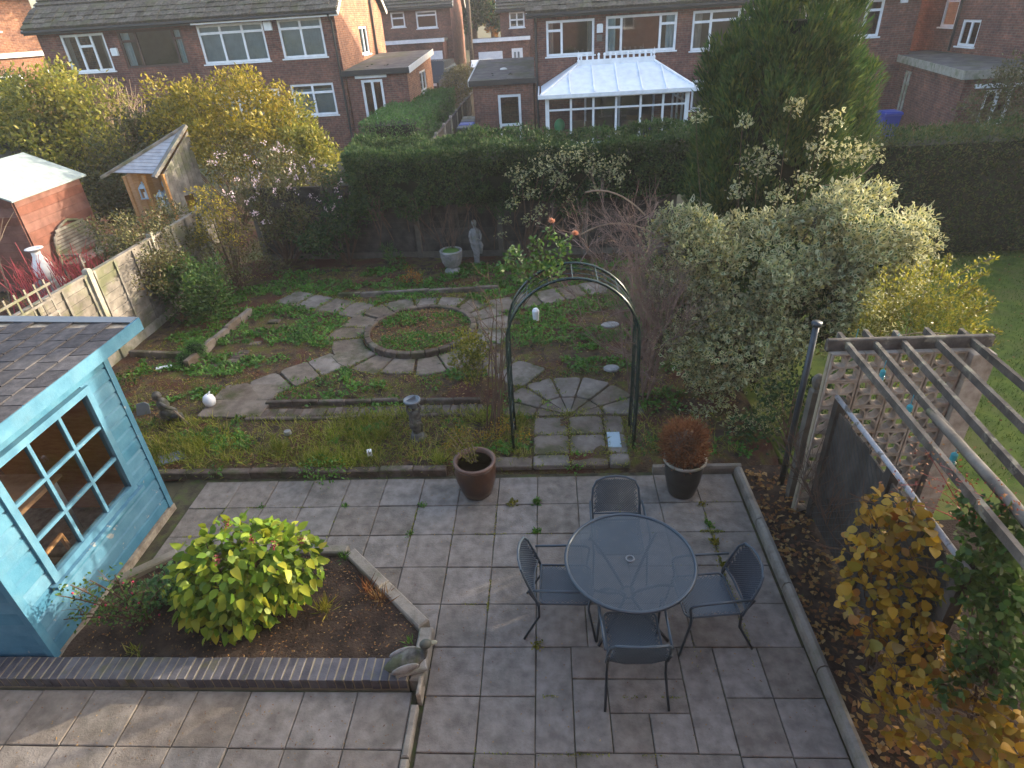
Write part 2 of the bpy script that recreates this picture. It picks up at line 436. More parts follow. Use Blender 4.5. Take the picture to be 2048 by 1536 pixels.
S = .455; PX, PY = -.6487, 5.2204
def slab_mesh(w, d, t=.05, c=.006, mat=None):
    return raw_mesh('slab', *(lambda b: (b.V, b.F))(MB().cbox(-w / 2, w / 2, -d / 2, d / 2, -t, 0, c)), mat or m['slab'])
_sl = {}
def slab(parent, x0, x1, y0, y1, z, mat=None):
    g = .006; k = (round(x1 - x0, 3), round(y1 - y0, 3), mat.name if mat else '')
    if k not in _sl: _sl[k] = slab_mesh(k[0] - 2 * g * .6, k[1] - 2 * g * .6, mat=mat)
    M = Matrix.Translation(((x0 + x1) / 2, (y0 + y1) / 2, z + random.uniform(-.005, .005))) @ Matrix.Rotation(random.uniform(-.011, .011), 4, 'X') @ Matrix.Rotation(random.uniform(-.011, .011), 4, 'Y') @ Matrix.Rotation(random.uniform(-.006, .006), 4, 'Z')
    return inst('slab', _sl[k], parent, M)

patio = MB().box(-4.6, 2.68, .8, 5.79, -.1, -.022).build('patio', m['joint'], origin=(0, 3, 0))
tag(patio, 'grey paved patio below the window', 'patio', kind='structure')
for r in range(-1, 4):                              # rows of 450 mm slabs counted towards the camera
    y1 = PY - r * S + (0 if r >= 0 else 0.0); y0 = y1 - S
    if r == -1: y0, y1 = PY, 5.70
    for c in range(-9, 6):
        x0 = PX + c * S; x1 = x0 + S
        if c == 5: x1 = min(x1, 2.09)
        if x0 < -4.35 and r < 1: pass
        # leave out what lies under the raised bed
        cx, cy = (x0 + x1) / 2, (y0 + y1) / 2
        if r >= 2 and cx < -2.15 + (4.35 - cy) * 1.0 and cx > -4.2: continue
        if cx < -4.5: continue
        slab(patio, x0, x1, y0, y1, 0)
yb = PY - 4 * S                                     # 3.40
for j in range(6):                                  # rows nearer the house
    y1, y0 = yb - j * S, yb - (j + 1) * S
    for c in (-1, 0):
        slab(patio, PX + c * S, PX + (c + 1) * S, y0, y1, 0)
    for x0, x1 in ((1.32, 1.695), (1.695, 2.09)):
        slab(patio, x0, x1, y0, y1, 0)
x_a = PX + S
for q in ((x_a, .11, 2.50, 3.40), (.11, 1.02, 3.105, 3.40), (1.02, 1.32, 2.51, 3.40), (.11, .395, 2.51, 3.105), (.395, 1.02, 2.815, 3.105),
          (.395, .70, 2.51, 2.815), (.70, 1.02, 2.51, 2.815), (x_a, .11, 2.05, 2.50), (.11, .70, 2.05, 2.51), (.70, 1.32, 2.05, 2.51),
          (x_a, .4, 1.6, 2.05), (.4, 1.32, 1.6, 2.05), (x_a, .4, 1.15, 1.6), (.4, 1.32, 1.15, 1.6)):
    slab(patio, *q, 0)

# terrace below the raised bed, one step up
terrace = MB().box(-8.2, -1.16, .8, 2.96, -.1, .022).build('terrace', m['joint'], origin=(-4, 2, 0))
tag(terrace, 'pale paved terrace in front of the blue brick bed', 'terrace', kind='structure')
for i in range(16):
    x1 = -1.20 - i * S; x0 = x1 - S
    for j in range(5):
        y1 = 2.94 - j * S
        if j == 0: y1 = 2.95
        slab(terrace, x0, x1, 2.94 - (j + 1) * S, y1, .045)
mb = MB()
for k in range(5): mb.cbox(-1.195, -1.135, 2.85 - (k + 1) * .42, 2.85 - k * .42 - .012, -.02, .06, .012)
mb.build('edging_stone', m['kerb'], terrace)

# kerb along the right edge of the patio
kerb = MB().box(2.10, 2.2, .9, 5.7, -.05, -.01).build('patio_kerb', m['joint'], origin=(2.15, 3.3, 0))
tag(kerb, 'round topped concrete kerb along the right of the patio', 'kerb', kind='structure')
def rounded(mb, a, b, w, h):
    a, b = Vector(a), Vector(b); d = (b - a).normalized(); r = Vector((d.y, -d.x, 0))
    prof = [(-.5, -.3), (-.5, .55), (-.36, .9), (0, 1.05), (.36, .9), (.5, .55), (.5, -.3)]
    vs = [p + r * (u * w) + Vector((0, 0, v * h)) for p in (a, b) for u, v in prof]; n = len(prof)
    mb.add(vs, [(i, i + 1, n + i + 1, n + i) for i in range(n - 1)] + [tuple(range(n))[::-1], tuple(n + i for i in range(n))])
for k in range(6):
    mb = MB(); rounded(mb, (2.15, 5.70 - k * .85, 0), (2.15, 5.70 - (k + 1) * .85 + .012, 0), .095, .1); mb.build('kerb_stone', m['kerb'], kerb, smooth=False)
mb = MB(); rounded(mb, (1.17, 5.755, 0), (1.66, 5.755, 0), .07, .1); mb.build('kerb_stone', m['kerb'], kerb)
mb = MB(); rounded(mb, (1.67, 5.755, 0), (2.19, 5.755, 0), .07, .1); mb.build('kerb_stone', m['kerb'], kerb)
# side border between kerb and boundary
o = link('border_soil', grid_mesh('border_soil', 2.19, 2.72, .9, 5.80, 14, 90, lambda x, y: .02 + .025 * wob(np.stack([x, y, 0 * x], -1), 4), m['soil']), origin=(2.4, 3, 0))
tag(o, 'dark border soil between kerb and boundary fence', 'soil', kind='structure')

# raised bed: soil, concrete edging, blue engineering brick wall
bed = [(-4.42, 3.2), (-1.24, 3.2), (-1.24, 3.50), (-2.16, 4.38), (-2.55, 4.38), (-3.90, 4.40), (-4.42, 4.05)]
rb = thing('raised_bed', 'five sided raised bed edged with concrete and blue brick', 'flower bed', (-2.8, 3.6, 0))
mb = MB()
g = 26
BP = np.array(bed)
def in_poly(P, poly):
    x, y = P[:, 0], P[:, 1]; c = np.zeros(len(P), bool); n = len(poly); j = n - 1
    for i in range(n):
        xi, yi = poly[i]; xj, yj = poly[j]
        hit = ((yi > y) != (yj > y)) & (x < (xj - xi) * (y - yi) / (yj - yi + 1e-12) + xi); c ^= hit; j = i
    return c
me = grid_mesh('bed_soil', -4.5, -1.12, 3.1, 4.52, 90, 46, lambda x, y: np.where(in_poly(np.stack([x, y], -1), [(-4.6, 3.0), (-1.15, 3.0), (-1.15, 3.54), (-2.10, 4.46), (-3.9, 4.5), (-4.6, 4.05)]), .075 + .03 * wob(np.stack([x, y, 0 * x], -1), 5), -.06), m['soil'])
link('soil', me, rb)
def edging(pts, w=.12, z1=.125, mat=m['kerb']):
    for a, b in zip(pts[:-1], pts[1:]):
        a, b = Vector((*a, 0)), Vector((*b, 0)); L_ = (b - a).length; n = max(1, round(L_ / .75))
        d = (b - a) / n; ang = math.atan2(d.y, d.x)
        for i in range(n):
            M = Matrix.Translation(a + d * (i + .5)) @ Matrix.Rotation(ang, 4, 'Z') @ Matrix.Rotation(random.uniform(-.01, .01), 4, 'Y')
            MB().cbox(-d.length / 2 - .001, d.length / 2 - .006, -w / 2, w / 2, -.03, z1, .014, M).build('edging_stone', mat, rb)
edging([(-1.17, 3.0), (-1.17, 3.52)]); edging([(-1.20, 3.55), (-2.12, 4.43)]); edging([(-2.15, 4.455), (-2.9, 4.47), (-3.95, 4.47)], .11); edging([(-3.97, 4.44), (-4.4, 4.08)], .11)
MB().box(-8.0, -1.24, 2.985, 3.185, -.02, .1425).build('mortar_bed', m['mortar'], rb)
bm_ = raw_mesh('brick', *(lambda b: (b.V, b.F))(MB().cbox(-.0318, .0318, -.104, .104, -.11, 0, .003)), m['blue_brick'])
for i in range(76):
    x = -1.28 - i * .0752
    inst('brick', bm_, rb, Matrix.Translation((x + random.uniform(-.002, .002), 3.084 + random.uniform(-.003, .003), .147 + random.uniform(-.002, .002))) @ Matrix.Rotation(random.uniform(-.012, .012), 4, 'Z'))

# ------------------------------------------------------------------ old garden paths (sunk slabs in a wheel pattern)
CC = Vector((-2.25, 9.56)); RI, RO = .97, 1.55
paths = MB().box(CC.x - .1, CC.x + .1, CC.y - .1, CC.y + .1, -.02, 0).build('garden_path', m['joint'], origin=(CC.x, CC.y, 0))
tag(paths, 'worn stone path wheel with four spokes in the weedy garden', 'path', kind='structure')
PATH = []
def pslab(poly, z=.09, name='slab'):
    PATH.append([(p[0], p[1]) for p in poly])
    dz = random.uniform(-.006, .008)
    if len(poly) == 4 and name == 'slab':                   # break the straight outline with worn corners
        q = []
        for i in range(4):
            a, b, c = Vector(poly[i - 1]), Vector(poly[i]), Vector(poly[(i + 1) % 4]); k = random.uniform(.06, .2)
            q += [tuple(b.lerp(a, k)), tuple(b.lerp(a, k * .3).lerp(c, k * .3)), tuple(b.lerp(c, k * random.uniform(.6, 1.2)))]
        poly = q
    MB().prism(poly, z - .06, z + dz, .012).build(name, m['edge_brick'] if name == 'paver' else m['slab_old'], paths)
n = 17
for i in range(n):
    a0 = 2 * math.pi * (i + .02) / n; a1 = 2 * math.pi * (i + .975) / n; am = (a0 + a1) / 2
    r0, r1 = RI + .03, RO + random.uniform(-.09, .07); a0 += random.uniform(-.02, .02); a1 += random.uniform(-.03, .01)
    pslab([(CC.x + r0 * math.cos(a0), CC.y + r0 * math.sin(a0)), (CC.x + r1 * math.cos(a0), CC.y + r1 * math.sin(a0)), (CC.x + r1 * 1.005 * math.cos(am), CC.y + r1 * 1.005 * math.sin(am)),
           (CC.x + r1 * math.cos(a1), CC.y + r1 * math.sin(a1)), (CC.x + r0 * math.cos(a1), CC.y + r0 * math.sin(a1)), (CC.x + r0 * math.cos(am), CC.y + r0 * math.sin(am))])
def spoke(a, b, w0, w1, k):
    a, b = Vector(a), Vector(b); d = b - a; L_ = d.length; d /= L_; r = Vector((-d.y, d.x)); t = 0
    for i in range(k):
        t0, t1 = i / k + .006, (i + 1) / k - .008
        q = []
        for tt, sgn in ((t0, 1), (t1, 1), (t1, -1), (t0, -1)):
            w = (w0 + (w1 - w0) * tt) / 2 * (1 + random.uniform(-.06, .06))
            q.append(tuple(a + d * (L_ * (tt + random.uniform(-.012, .012))) + r * (w * sgn)))
        pslab(q[::-1])
spoke((-3.42, 8.62), (-4.85, 7.45), .62, .66, 4)
spoke((-4.55, 7.9), (-4.6, 6.98), .9, .95, 2)
spoke((-3.42, 10.48), (-5.35, 11.35), .62, .62, 4)
spoke((-1.08, 10.5), (1.1, 11.35), .6, .62, 5)
spoke((-1.15, 8.52), (-.25, 7.85), .62, .66, 2)
FC = Vector((.23, 6.86))                             # fan of slabs inside the arch
for i in range(7):
    a0 = math.pi * (i + .03) / 7; a1 = math.pi * (i + .97) / 7
    for r0, r1 in ((.06, .46), (.48, 1.02)):
        if r0 > .4 and i in (6,): r1 = .9
        pslab([(FC.x + r0 * math.cos(a0), FC.y + r0 * math.sin(a0)), (FC.x + r1 * math.cos(a0), FC.y + r1 * math.sin(a0)), (FC.x + r1 * math.cos(a1), FC.y + r1 * math.sin(a1)), (FC.x + r0 * math.cos(a1), FC.y + r0 * math.sin(a1))])
for x0, x1 in ((-.245, .21), (.215, .67), (.675, .93)):
    for y0, y1 in ((6.43, 6.83), (6.02, 6.42), (5.80, 6.01)):
        pslab([(x0, y0), (x1 - .012, y0), (x1 - .012, y1), (x0, y1)], .085)
for x0, x1 in ((-.72, -.26),):
    pslab([(x0, 5.80), (x1, 5.80), (x1, 5.98), (x0, 6.0)], .08)
# brick strips on the near side
for i in range(33):
    x0 = -4.72 + i * .118
    if x0 < -.95: pslab([(x0, 6.985), (x0 + .114, 6.985), (x0 + .114, 7.19), (x0, 7.19)], .088, 'paver')
for i in range(16):
    y0 = 8.2 + i * .15
    for k in range(2):
        x0 = -5.72 + .12 * i * .3 + k * .22
        if random.random() < .22: pslab([(x0, y0), (x0 + .205, y0), (x0 + .205, y0 + .138), (x0, y0 + .138)], .072, 'paver')
# kerb of the round bed and the bed edgings
ring = thing('round_bed_edging', 'low brick ring round the bed in the path centre', 'edging', (CC.x, CC.y, 0))
n = 26
for i in range(n):
    a = 2 * math.pi * i / n; M = Matrix.Translation((CC.x + (RI - .05) * math.cos(a), CC.y + (RI - .05) * math.sin(a), .17)) @ Matrix.Rotation(a, 4, 'Z') @ Matrix.Rotation(random.uniform(-.03, .03), 4, 'Y')
    MB().cbox(-.05, .05, -.106, .106, -.16, 0, .012, M).build('edging_brick', m['edge_brick'] if i % 4 else m['slab_old'], ring)
me = grid_mesh('soil', CC.x - .92, CC.x + .92, CC.y - .92, CC.y + .92, 30, 30, lambda x, y: np.where((x - CC.x) ** 2 + (y - CC.y) ** 2 < .86, .115 + .02 * wob(np.stack([x, y, 0 * x], -1), 4), .0), m['bed'])
link('soil', me, ring)
def low_edge(name, label, a, b, k, h=.14, w=.07, mat=m['slab_old']):
    t = thing(name, label, 'edging', ((a[0] + b[0]) / 2, (a[1] + b[1]) / 2, 0))
    a, b = Vector((*a, 0)), Vector((*b, 0)); d = (b - a) / k; ang = math.atan2(d.y, d.x)
    for i in range(k):
        M = Matrix.Translation(a + d * (i + .5)) @ Matrix.Rotation(ang, 4, 'Z') @ Matrix.Rotation(random.uniform(-.02, .02), 4, 'Y') @ Matrix.Rotation(random.uniform(-.05, .05), 4, 'X')
        MB().cbox(-d.length / 2 + .004, d.length / 2 - .004, -w / 2, w / 2, -.02, h + random.uniform(-.01, .01), .012, M).build('edging_stone', mat, t)
low_edge('stone_edging', 'mossy stone edging between the patio and the weedy border', (-5.0, 5.83), (-1.3, 5.80), 9, .085, .1, m['edge_brick'])
low_edge('stone_edging', 'stone edging behind the thin brick path, near side of the wheel', (-4.15, 7.33), (-1.0, 7.27), 8, .14, .07, m['edge_brick'])
low_edge('stone_edging', 'stone edging just before the thin brick path', (-4.3, 6.93), (-.95, 6.92), 9, .11, .07, m['edge_brick'])
low_edge('stone_edging', 'curb running back beside the moss cushions, left of the wheel', (-5.95, 8.5), (-5.75, 10.6), 5, .2, .09)
low_edge('stone_edging', 'curb from the left fence post to the moss cushions', (-7.2, 9.0), (-5.98, 8.85), 3, .17, .08)
low_edge('stone_edging', 'curb behind the wheel near the urn', (-4.2, 11.25), (-1.0, 11.35), 7, .16, .07)
# ------------------------------------------------------------------ houses
def wallgrid(mb, P, u0, u1, v0, v1, holes=(), depth=.1):
    us = sorted({u0, u1, *[h[0] for h in holes], *[h[1] for h in holes]}); vs_ = sorted({v0, v1, *[h[2] for h in holes], *[h[3] for h in holes]})
    for a, b in zip(us[:-1], us[1:]):
        for c, d in zip(vs_[:-1], vs_[1:]):
            cu, cv = (a + b) / 2, (c + d) / 2
            if any(h[0] < cu < h[1] and h[2] < cv < h[3] for h in holes): continue
            mb.add([P(a, c, 0), P(b, c, 0), P(b, d, 0), P(a, d, 0)], [(0, 1, 2, 3)])
    for h in holes:
        a, b, c, d = h
        for q in (((a, c), (b, c)), ((b, c), (b, d)), ((b, d), (a, d)), ((a, d), (a, c))):
            (ua, va), (ub, vb) = q
            mb.add([P(ua, va, 0), P(ub, vb, 0), P(ub, vb, depth), P(ua, va, depth)], [(0, 1, 2, 3)])

def window(house, P, x0, x1, z0, z1, cells, frame=None, blind=None, sill=True, fw=.085, name='window', label=None, curtain=None):
    """cells: (fraction0, fraction1, transom fraction or None)"""
    frame = frame or m['white']
    H = WM[house.name]
    def B(mb, a, b, c, d, e, f):
        vs = [H @ Vector(P(u, v, w)) for w in (e, f) for v in (c, d) for u in (a, b)]
        mb.add(vs, [(0, 1, 3, 2), (4, 6, 7, 5), (0, 4, 5, 1), (2, 3, 7, 6), (0, 2, 6, 4), (1, 5, 7, 3)])
    W = x1 - x0; Hh = z1 - z0
    mb = MB()
    B(mb, x0, x1, z0, z0 + fw, .03, .09); B(mb, x0, x1, z1 - fw, z1, .03, .09)
    B(mb, x0, x0 + fw, z0 + fw, z1 - fw, .03, .09); B(mb, x1 - fw, x1, z0 + fw, z1 - fw, .03, .09)
    panes = []
    for i, (f0, f1, tr) in enumerate(cells):
        a = x0 + f0 * W; b = x0 + f1 * W
        if i: B(mb, a - fw * .5, a + fw * .5, z0 + fw, z1 - fw, .032, .088)
        if tr:
            zt = z0 + tr * Hh
            lo, hi = a + (fw * .5 if i else fw), b - (fw * .5 if f1 < .99 else fw)
            B(mb, lo, hi, zt - fw * .5, zt + fw * .5, .034, .086)
            panes += [(a, b, z0 + fw * .5, zt), (a, b, zt, z1 - fw * .5)]
        else:
            panes.append((a, b, z0 + fw * .5, z1 - fw * .5))
    w = mb.build(name, frame, house)
    if label: w['label'] = label
    for a, b, c, d in panes:
        q = MB(); q.add([H @ Vector(P(u, v, .06)) for u, v in ((a + .02, c), (b - .02, c), (b - .02, d), (a + .02, d))], [(0, 1, 2, 3)])
        q.build('pane', m['glass'], w)
    if sill:
        q = MB(); B(q, x0 - .06, x1 + .06, z0 - .05, z0 - .003, -.06, .09); q.build('sill', frame, w)
    if curtain:
        for a, b in ((x0 + .03, x0 + .03 + W * .13), (x1 - .03 - W * .13, x1 - .03)):
            q = MB(); k = 7; vs = []
            for i in range(k):
                u = a + (b - a) * i / (k - 1); w_ = .16 + .03 * (i % 2); vs += [H @ Vector(P(u, z0 + .04, w_)), H @ Vector(P(u, z1 - .04, w_))]
            q.add(vs, [(2 * i, 2 * i + 2, 2 * i + 3, 2 * i + 1) for i in range(k - 1)]); q.build('curtain', curtain, w)
    if blind:
        q = MB(); n = max(4, int(W / .11))
        for i in range(n):
            u = x0 + .05 + (W - .1) * (i + .5) / n; hw = .055; 
            vs = [H @ Vector(P(*t)) for t in ((u - hw, z0 + .06, .13), (u + hw * .6, z0 + .06, .19), (u + hw * .6, z1 - .05, .19), (u - hw, z1 - .05, .13))]
            q.add(vs, [(0, 1, 2, 3)])
        q.build('blind', blind, w)
    return w

def roof_slope(house, name, a, b, c, d, courses, mat=None, th=.055):
    """tiled slope: eave a->b, ridge d->c (world); each course laps the one below"""
    a, b, c, d = map(Vector, (a, b, c, d)); nrm = (b - a).cross(d - a).normalized()
    mb = MB()
    for i in range(courses):
        t0, t1 = i / courses, (i + 1.12) / courses
        p = [a.lerp(d, t0), b.lerp(c, t0), b.lerp(c, min(1, t1)), a.lerp(d, min(1, t1))]
        lo, hi = nrm * (th * 1.9), nrm * (th * .55)
        mb.add([p[0], p[1], p[2], p[3], p[0] + lo, p[1] + lo, p[2] + hi, p[3] + hi], [(0, 3, 2, 1), (4, 5, 6, 7), (0, 1, 5, 4), (1, 2, 6, 5), (2, 3, 7, 6), (3, 0, 4, 7)])
    return mb.build(name, mat or m['tile'], house)

def tiles(house, parent, a, b, c, d, courses, width, lim):
    """separate roof tiles on the lowest courses, the part of the roof in view"""
    a, b, c, d = map(Vector, (a, b, c, d)); ex = (b - a); n = int(ex.length / width); ex = ex / n
    nrm = ex.cross(d - a).normalized(); up = (d - a) / courses
    base = MB().add([Vector((0, 0, 0)), ex * .96, ex * .96 + up * 1.08, up * 1.08, nrm * .05, ex * .96 + nrm * .05, ex * .96 + up * 1.08 + nrm * .02, up * 1.08 + nrm * .02],
                    [(0, 3, 2, 1), (4, 5, 6, 7), (0, 1, 5, 4), (1, 2, 6, 5), (2, 3, 7, 6), (3, 0, 4, 7)])
    me = raw_mesh('tile', base.V, base.F, m['tile_rnd'])
    for r in range(lim):
        for k in range(n):
            off = ex * (k + (0 if r % 2 else -.0)) + up * r + nrm * random.uniform(.075, .1)
            inst('tile', me, parent, Matrix.Translation(a + off))
m['curtain'] = FLAT('curtain_cloth', (.34, .3, .26), .9)
m['tile_rnd'] = MAT('roof_tile_single', [(.04, .035, .03), (.075, .066, .055), (.12, .11, .085)], 10, .9, .5, 50, rnd=.28, patch=((.07, .075, .035), .6), pscale=2)

FRONT = lambda u, v, d: Vector((u, d, v))
def side(x, s=1):                                  # wall at local x, facing +x when s = 1
    return lambda u, v, d: Vector((x - s * d, u, v))

def house(name, label, loc, rz, x1, depth, eave, ridge, front_holes, right_holes=(), left_holes=(), brick=None, brick_side=None, z0=-.6, over=.25):
    """box house in local coordinates: front on y = 0 facing -y, from x = 0 to x1, gables left and right"""
    h = thing(name, label, 'house', loc, rz); H = WM[h.name]
    def PW(P): return lambda u, v, d: H @ P(u, v, d)
    mb = MB(); wallgrid(mb, PW(FRONT), 0, x1, z0, eave, front_holes); mb.build('front_wall', brick or m['brick'], h)
    for nm, xx, s, holes in (('gable_wall', x1, 1, right_holes), ('gable_wall', 0, -1, left_holes)):
        mb = MB(); wallgrid(mb, PW(side(xx, s)), 0, depth, z0, eave, holes)
        mb.add([H @ Vector((xx, 0, eave)), H @ Vector((xx, depth, eave)), H @ Vector((xx, depth / 2, ridge))], [(0, 1, 2)])
        mb.build(nm, brick_side or brick or m['brick'], h)
    MB(H).box(0.01, x1 - .01, depth, depth + .1, z0, eave).build('back_wall', brick or m['brick'], h)
    mb = MB(H)
    mb.box(.12, x1 - .12, .13, depth - .05, eave - .12, eave - .08).box(.12, x1 - .12, .13, depth - .05, eave - 2.62, eave - 2.4).box(.12, x1 - .12, 3.2, 3.3, z0, eave - .13)
    mb.build('floors', m['room'], h)
    r = [H @ Vector(v) for v in ((-over, -.35, eave - .02), (x1 + over, -.35, eave - .02), (x1 + over, depth / 2, ridge + .12), (-over, depth / 2, ridge + .12))]
    rf = roof_slope(h, 'roof', *r, 18)
    q = [H @ Vector(v) for v in ((x1 + over, depth + .35, eave - .02), (-over, depth + .35, eave - .02), (-over, depth / 2, ridge + .12), (x1 + over, depth / 2, ridge + .12))]
    roof_slope(h, 'roof', *q, 12)
    MB(H).box(-over, x1 + over, -.36, -.28, eave - .16, eave - .03).build('fascia', m['black'], h)
    mb = MB(); mb.tube([H @ Vector((-over, -.42, eave - .05)), H @ Vector((x1 + over, -.42, eave - .05))], .055, 7); mb.build('gutter', m['black'], h)
    for xx in (-over + .02, x1 + over - .02):
        mb = MB()
        for ya, yb_ in ((-.35, depth / 2), (depth + .35, depth / 2)):
            mb.bar(H @ Vector((xx, ya, eave - .08)), H @ Vector((xx, yb_, ridge + .06)), .04, .2)
        mb.build('bargeboard', m['whitewood'], h)
    return h, H, rf, r

T3 = [(0, .34, .78), (.34, .67, .78), (.67, 1, .78)]
# ---- left pair of houses
LX = -19.9; lw = lambda a, b: (a - LX, b - LX)
w0 = (*lw(-19.0, -17.2), 3.62, 4.95); w1 = (*lw(-16.65, -14.05), 3.66, 4.97); w2 = (*lw(-13.42, -10.77), 3.64, 4.98); w3 = (*lw(-10.2, -8.46), 3.67, 5.0)
g1 = (*lw(-16.6, -14.2), 1.2, 2.52); g2 = (*lw(-13.4, -10.7), 1.45, 2.64); g3 = (*lw(-10.22, -8.45), 1.56, 2.74)
LW = 11.98; gl_win = (3.35, 4.75, 3.5, 4.58)
lh, LHm, lroof, lr = house('semi_detached_house', 'dark red brick pair of houses behind the left gardens', (LX, 27, 0), 0, LW, 8.0, 5.16, 7.9, [w0, w1, w2, w3, g1, g2, g3], right_holes=[gl_win], brick_side=m['brick_sunlit'], z0=.0)
tiles(lh, lroof, lr[0], lr[1], lr[2], lr[3], 18, .3, 4)
window(lh, FRONT, *w0, [(0, .36, None), (.36, .68, .68), (.68, 1, None)], curtain=m['curtain'])
window(lh, FRONT, *w1, [(0, .27, .72), (.27, .85, None), (.85, 1, .72)], m['brownwood'], sill=False, label='brown framed wooden window', curtain=m['blind'])
window(lh, FRONT, *w2, T3, blind=m['blind']); window(lh, FRONT, *w3, [(0, .5, .76), (.5, 1, .76)], blind=m['blind'])
window(lh, FRONT, *g1, [(0, .45, .7), (.45, 1, .7)], m['brownwood'], sill=False, label='brown framed ground floor window')
window(lh, FRONT, *g2, T3, blind=m['blind']); window(lh, FRONT, *g3, [(0, .5, .72), (.5, 1, .72)], blind=m['blind'])
window(lh, side(LW), *gl_win, [(0, .5, None), (.5, 1, None)], blind=m['blind'])
mb = MB(LHm); mb.box(LW - 5.5, LW + .24, -.37, -.362, 5.0, 5.14); mb.build('white_fascia', m['white'], lh)
for x in (LW - .12,):
    mb = MB(LHm); mb.tube([(x, -.38, 5.05), (x, -.07, 4.8), (x, -.07, .2)], .045, 7); mb.build('drainpipe', m['black'], lh)
mb = MB(LHm); mb.tube([(LW + .07, 5.75, 5.6), (LW + .07, 5.75, 3.2)], .06, 7); mb.build('drainpipe', m['black'], lh)
for x, z, s in ((9.35, 4.83, .3), (2.96, 4.28, .26)):
    MB(LHm).cbox(x - s / 2, x + s / 2, -.1, -.002, z - s * .55, z + s * .5, .03).build('alarm_box', m['white'], lh)
# its flat roofed garage
def flat_garage(name, label, loc, x1, depth, z_f, z_b, door, dcells, right_win=None, left_win=None, brick=None, brick_side=None, white_side=1):
    h = thing(name, label, 'garage', loc); H = WM[h.name]; P = lambda u, v, d: H @ FRONT(u, v, d)
    mb = MB(); wallgrid(mb, P, 0, x1, -.5, z_f - .16, [door], .12); mb.build('front_wall', brick or m['brick'], h)
    for xx, s, wn_ in ((x1, 1, right_win), (0, -1, left_win)):
        mb = MB(); PS = side(xx, s); wallgrid(mb, lambda u, v, d: H @ PS(u, v, d), 0, depth, -.5, z_f - .16, [wn_] if wn_ else ())
        mb.add([H @ Vector((xx, 0, z_f - .16)), H @ Vector((xx, depth, z_f - .16)), H @ Vector((xx, depth, z_b - .16))], [(0, 1, 2)]); mb.build('side_wall', brick_side or m['brick'], h)
        if wn_: window(h, PS, *wn_, [(0, .5, None), (.5, 1, None)])
    MB(H).box(.1, x1 - .1, depth - .1, depth, -.5, z_f - .2).build('back_wall', m['brick'], h)
    roof = [(-.12, -.15, z_f), (x1 + .12, -.15, z_f), (x1 + .12, depth + .1, z_b), (-.12, depth + .1, z_b)]
    mb = MB(H); mb.poly(roof, (0, 0, -.14)); rf = mb.build('roof', m['flatroof'], h)
    mb = MB(H); mb.bar((-.14, -.17, z_f - .09), (x1 + .14, -.17, z_f - .09), .03, .2); mb.build('fascia', m['black'], h)
    sx = x1 + .14 if white_side > 0 else -.14
    mb = MB(H); mb.bar((sx, -.18, z_f - .08), (sx, depth + .1, z_b - .08), .03, .24); mb.build('fascia', m['whitewood'], h)
    mb = MB(H); rr = random.Random(3)
    for k in range(14): mb.ball((rr.uniform(.2, x1 - .2), rr.uniform(.2, depth - .4), z_f + (z_b - z_f) * .3), (.05, .05, .015), 6, 4)
    mb.build('moss', m['felt_green'] if 0 else m['core'], rf)
    d = window(h, FRONT, *door, dcells, fw=.1, sill=False, name='door')
    return h, H
gh, GHm = flat_garage('flat_roofed_garage', 'flat roofed brick garage beside the left pair of houses', (-7.86, 27.02, 0), 2.45, 6.2, 3.12, 3.42, (.55, 1.42, .75, 2.76), [(0, .5, None), (.5, 1, None)], right_win=(2.75, 4.4, 1.9, 2.75), brick_side=m['brick_sunlit'])
MB(GHm).box(.35, 1.62, -.06, -.004, 2.82, 2.93).build('door_canopy', m['white'], gh)
# ---- right pair of houses with the conservatory
RX = -.36; rw = lambda a, b: (a - RX, b - RX)
r1 = (*rw(.14, 1.97), 3.19, 4.39); r2 = (*rw(2.4, 5.06), 3.17, 4.42); r3 = (*rw(5.63, 8.4), 3.1, 4.41); r5 = (*rw(8.77, 10.8), 3.15, 4.42); r4 = (*rw(11.4, 12.55), 3.22, 4.42)
rg1 = (*rw(5.82, 8.2), 1.0, 2.08); rg0 = (*rw(1.6, 4.4), .1, 2.05); RW = 14.2
rh, RHm, rroof, rr_ = house('semi_detached_house', 'red brick pair of houses with a white conservatory behind the hedge', (RX, 27, 0), 0, RW, 8.0, 4.66, 7.4, [r1, r2, r3, r4, r5, rg1, rg0])
tiles(rh, rroof, rr_[0], rr_[1], rr_[2], rr_[3], 18, .3, 3)
window(rh, FRONT, *r1, [(0, .32, .72), (.32, 1, None)], curtain=m['curtain']); window(rh, FRONT, *r2, [(0, .22, .7), (.22, .77, None), (.77, 1, .72)], curtain=m['blind'])
window(rh, FRONT, *r3, [(0, .25, .72), (.25, .62, .74), (.62, 1, .74)], curtain=m['curtain']); window(rh, FRONT, *r5, [(0, .5, .74), (.5, 1, .74)]); window(rh, FRONT, *r4, [(0, .5, None), (.5, 1, .72)])
window(rh, FRONT, *rg1, [(0, .3, .72), (.3, 1, None)]); window(rh, FRONT, *rg0, [(0, .5, None), (.5, 1, None)], sill=False, name='patio_door')
for x, z, s in ((2.53, 4.04, .28), (13.55, 4.4, .3)):
    MB(RHm).cbox(x - s * .4, x + s * .4, -.1, -.002, z - s * .5, z + s * .55, .03).build('alarm_box', m['white'], rh)
MB(RHm).box(2.42, 2.63, -.05, -.002, 3.62, 3.84).build('wall_vent', m['room'], rh)
mb = MB(RHm); mb.tube([(.1, -.36, 4.6), (.1, -.08, 4.35), (.1, -.08, 0)], .05, 7); mb.build('drainpipe', m['black'], rh)
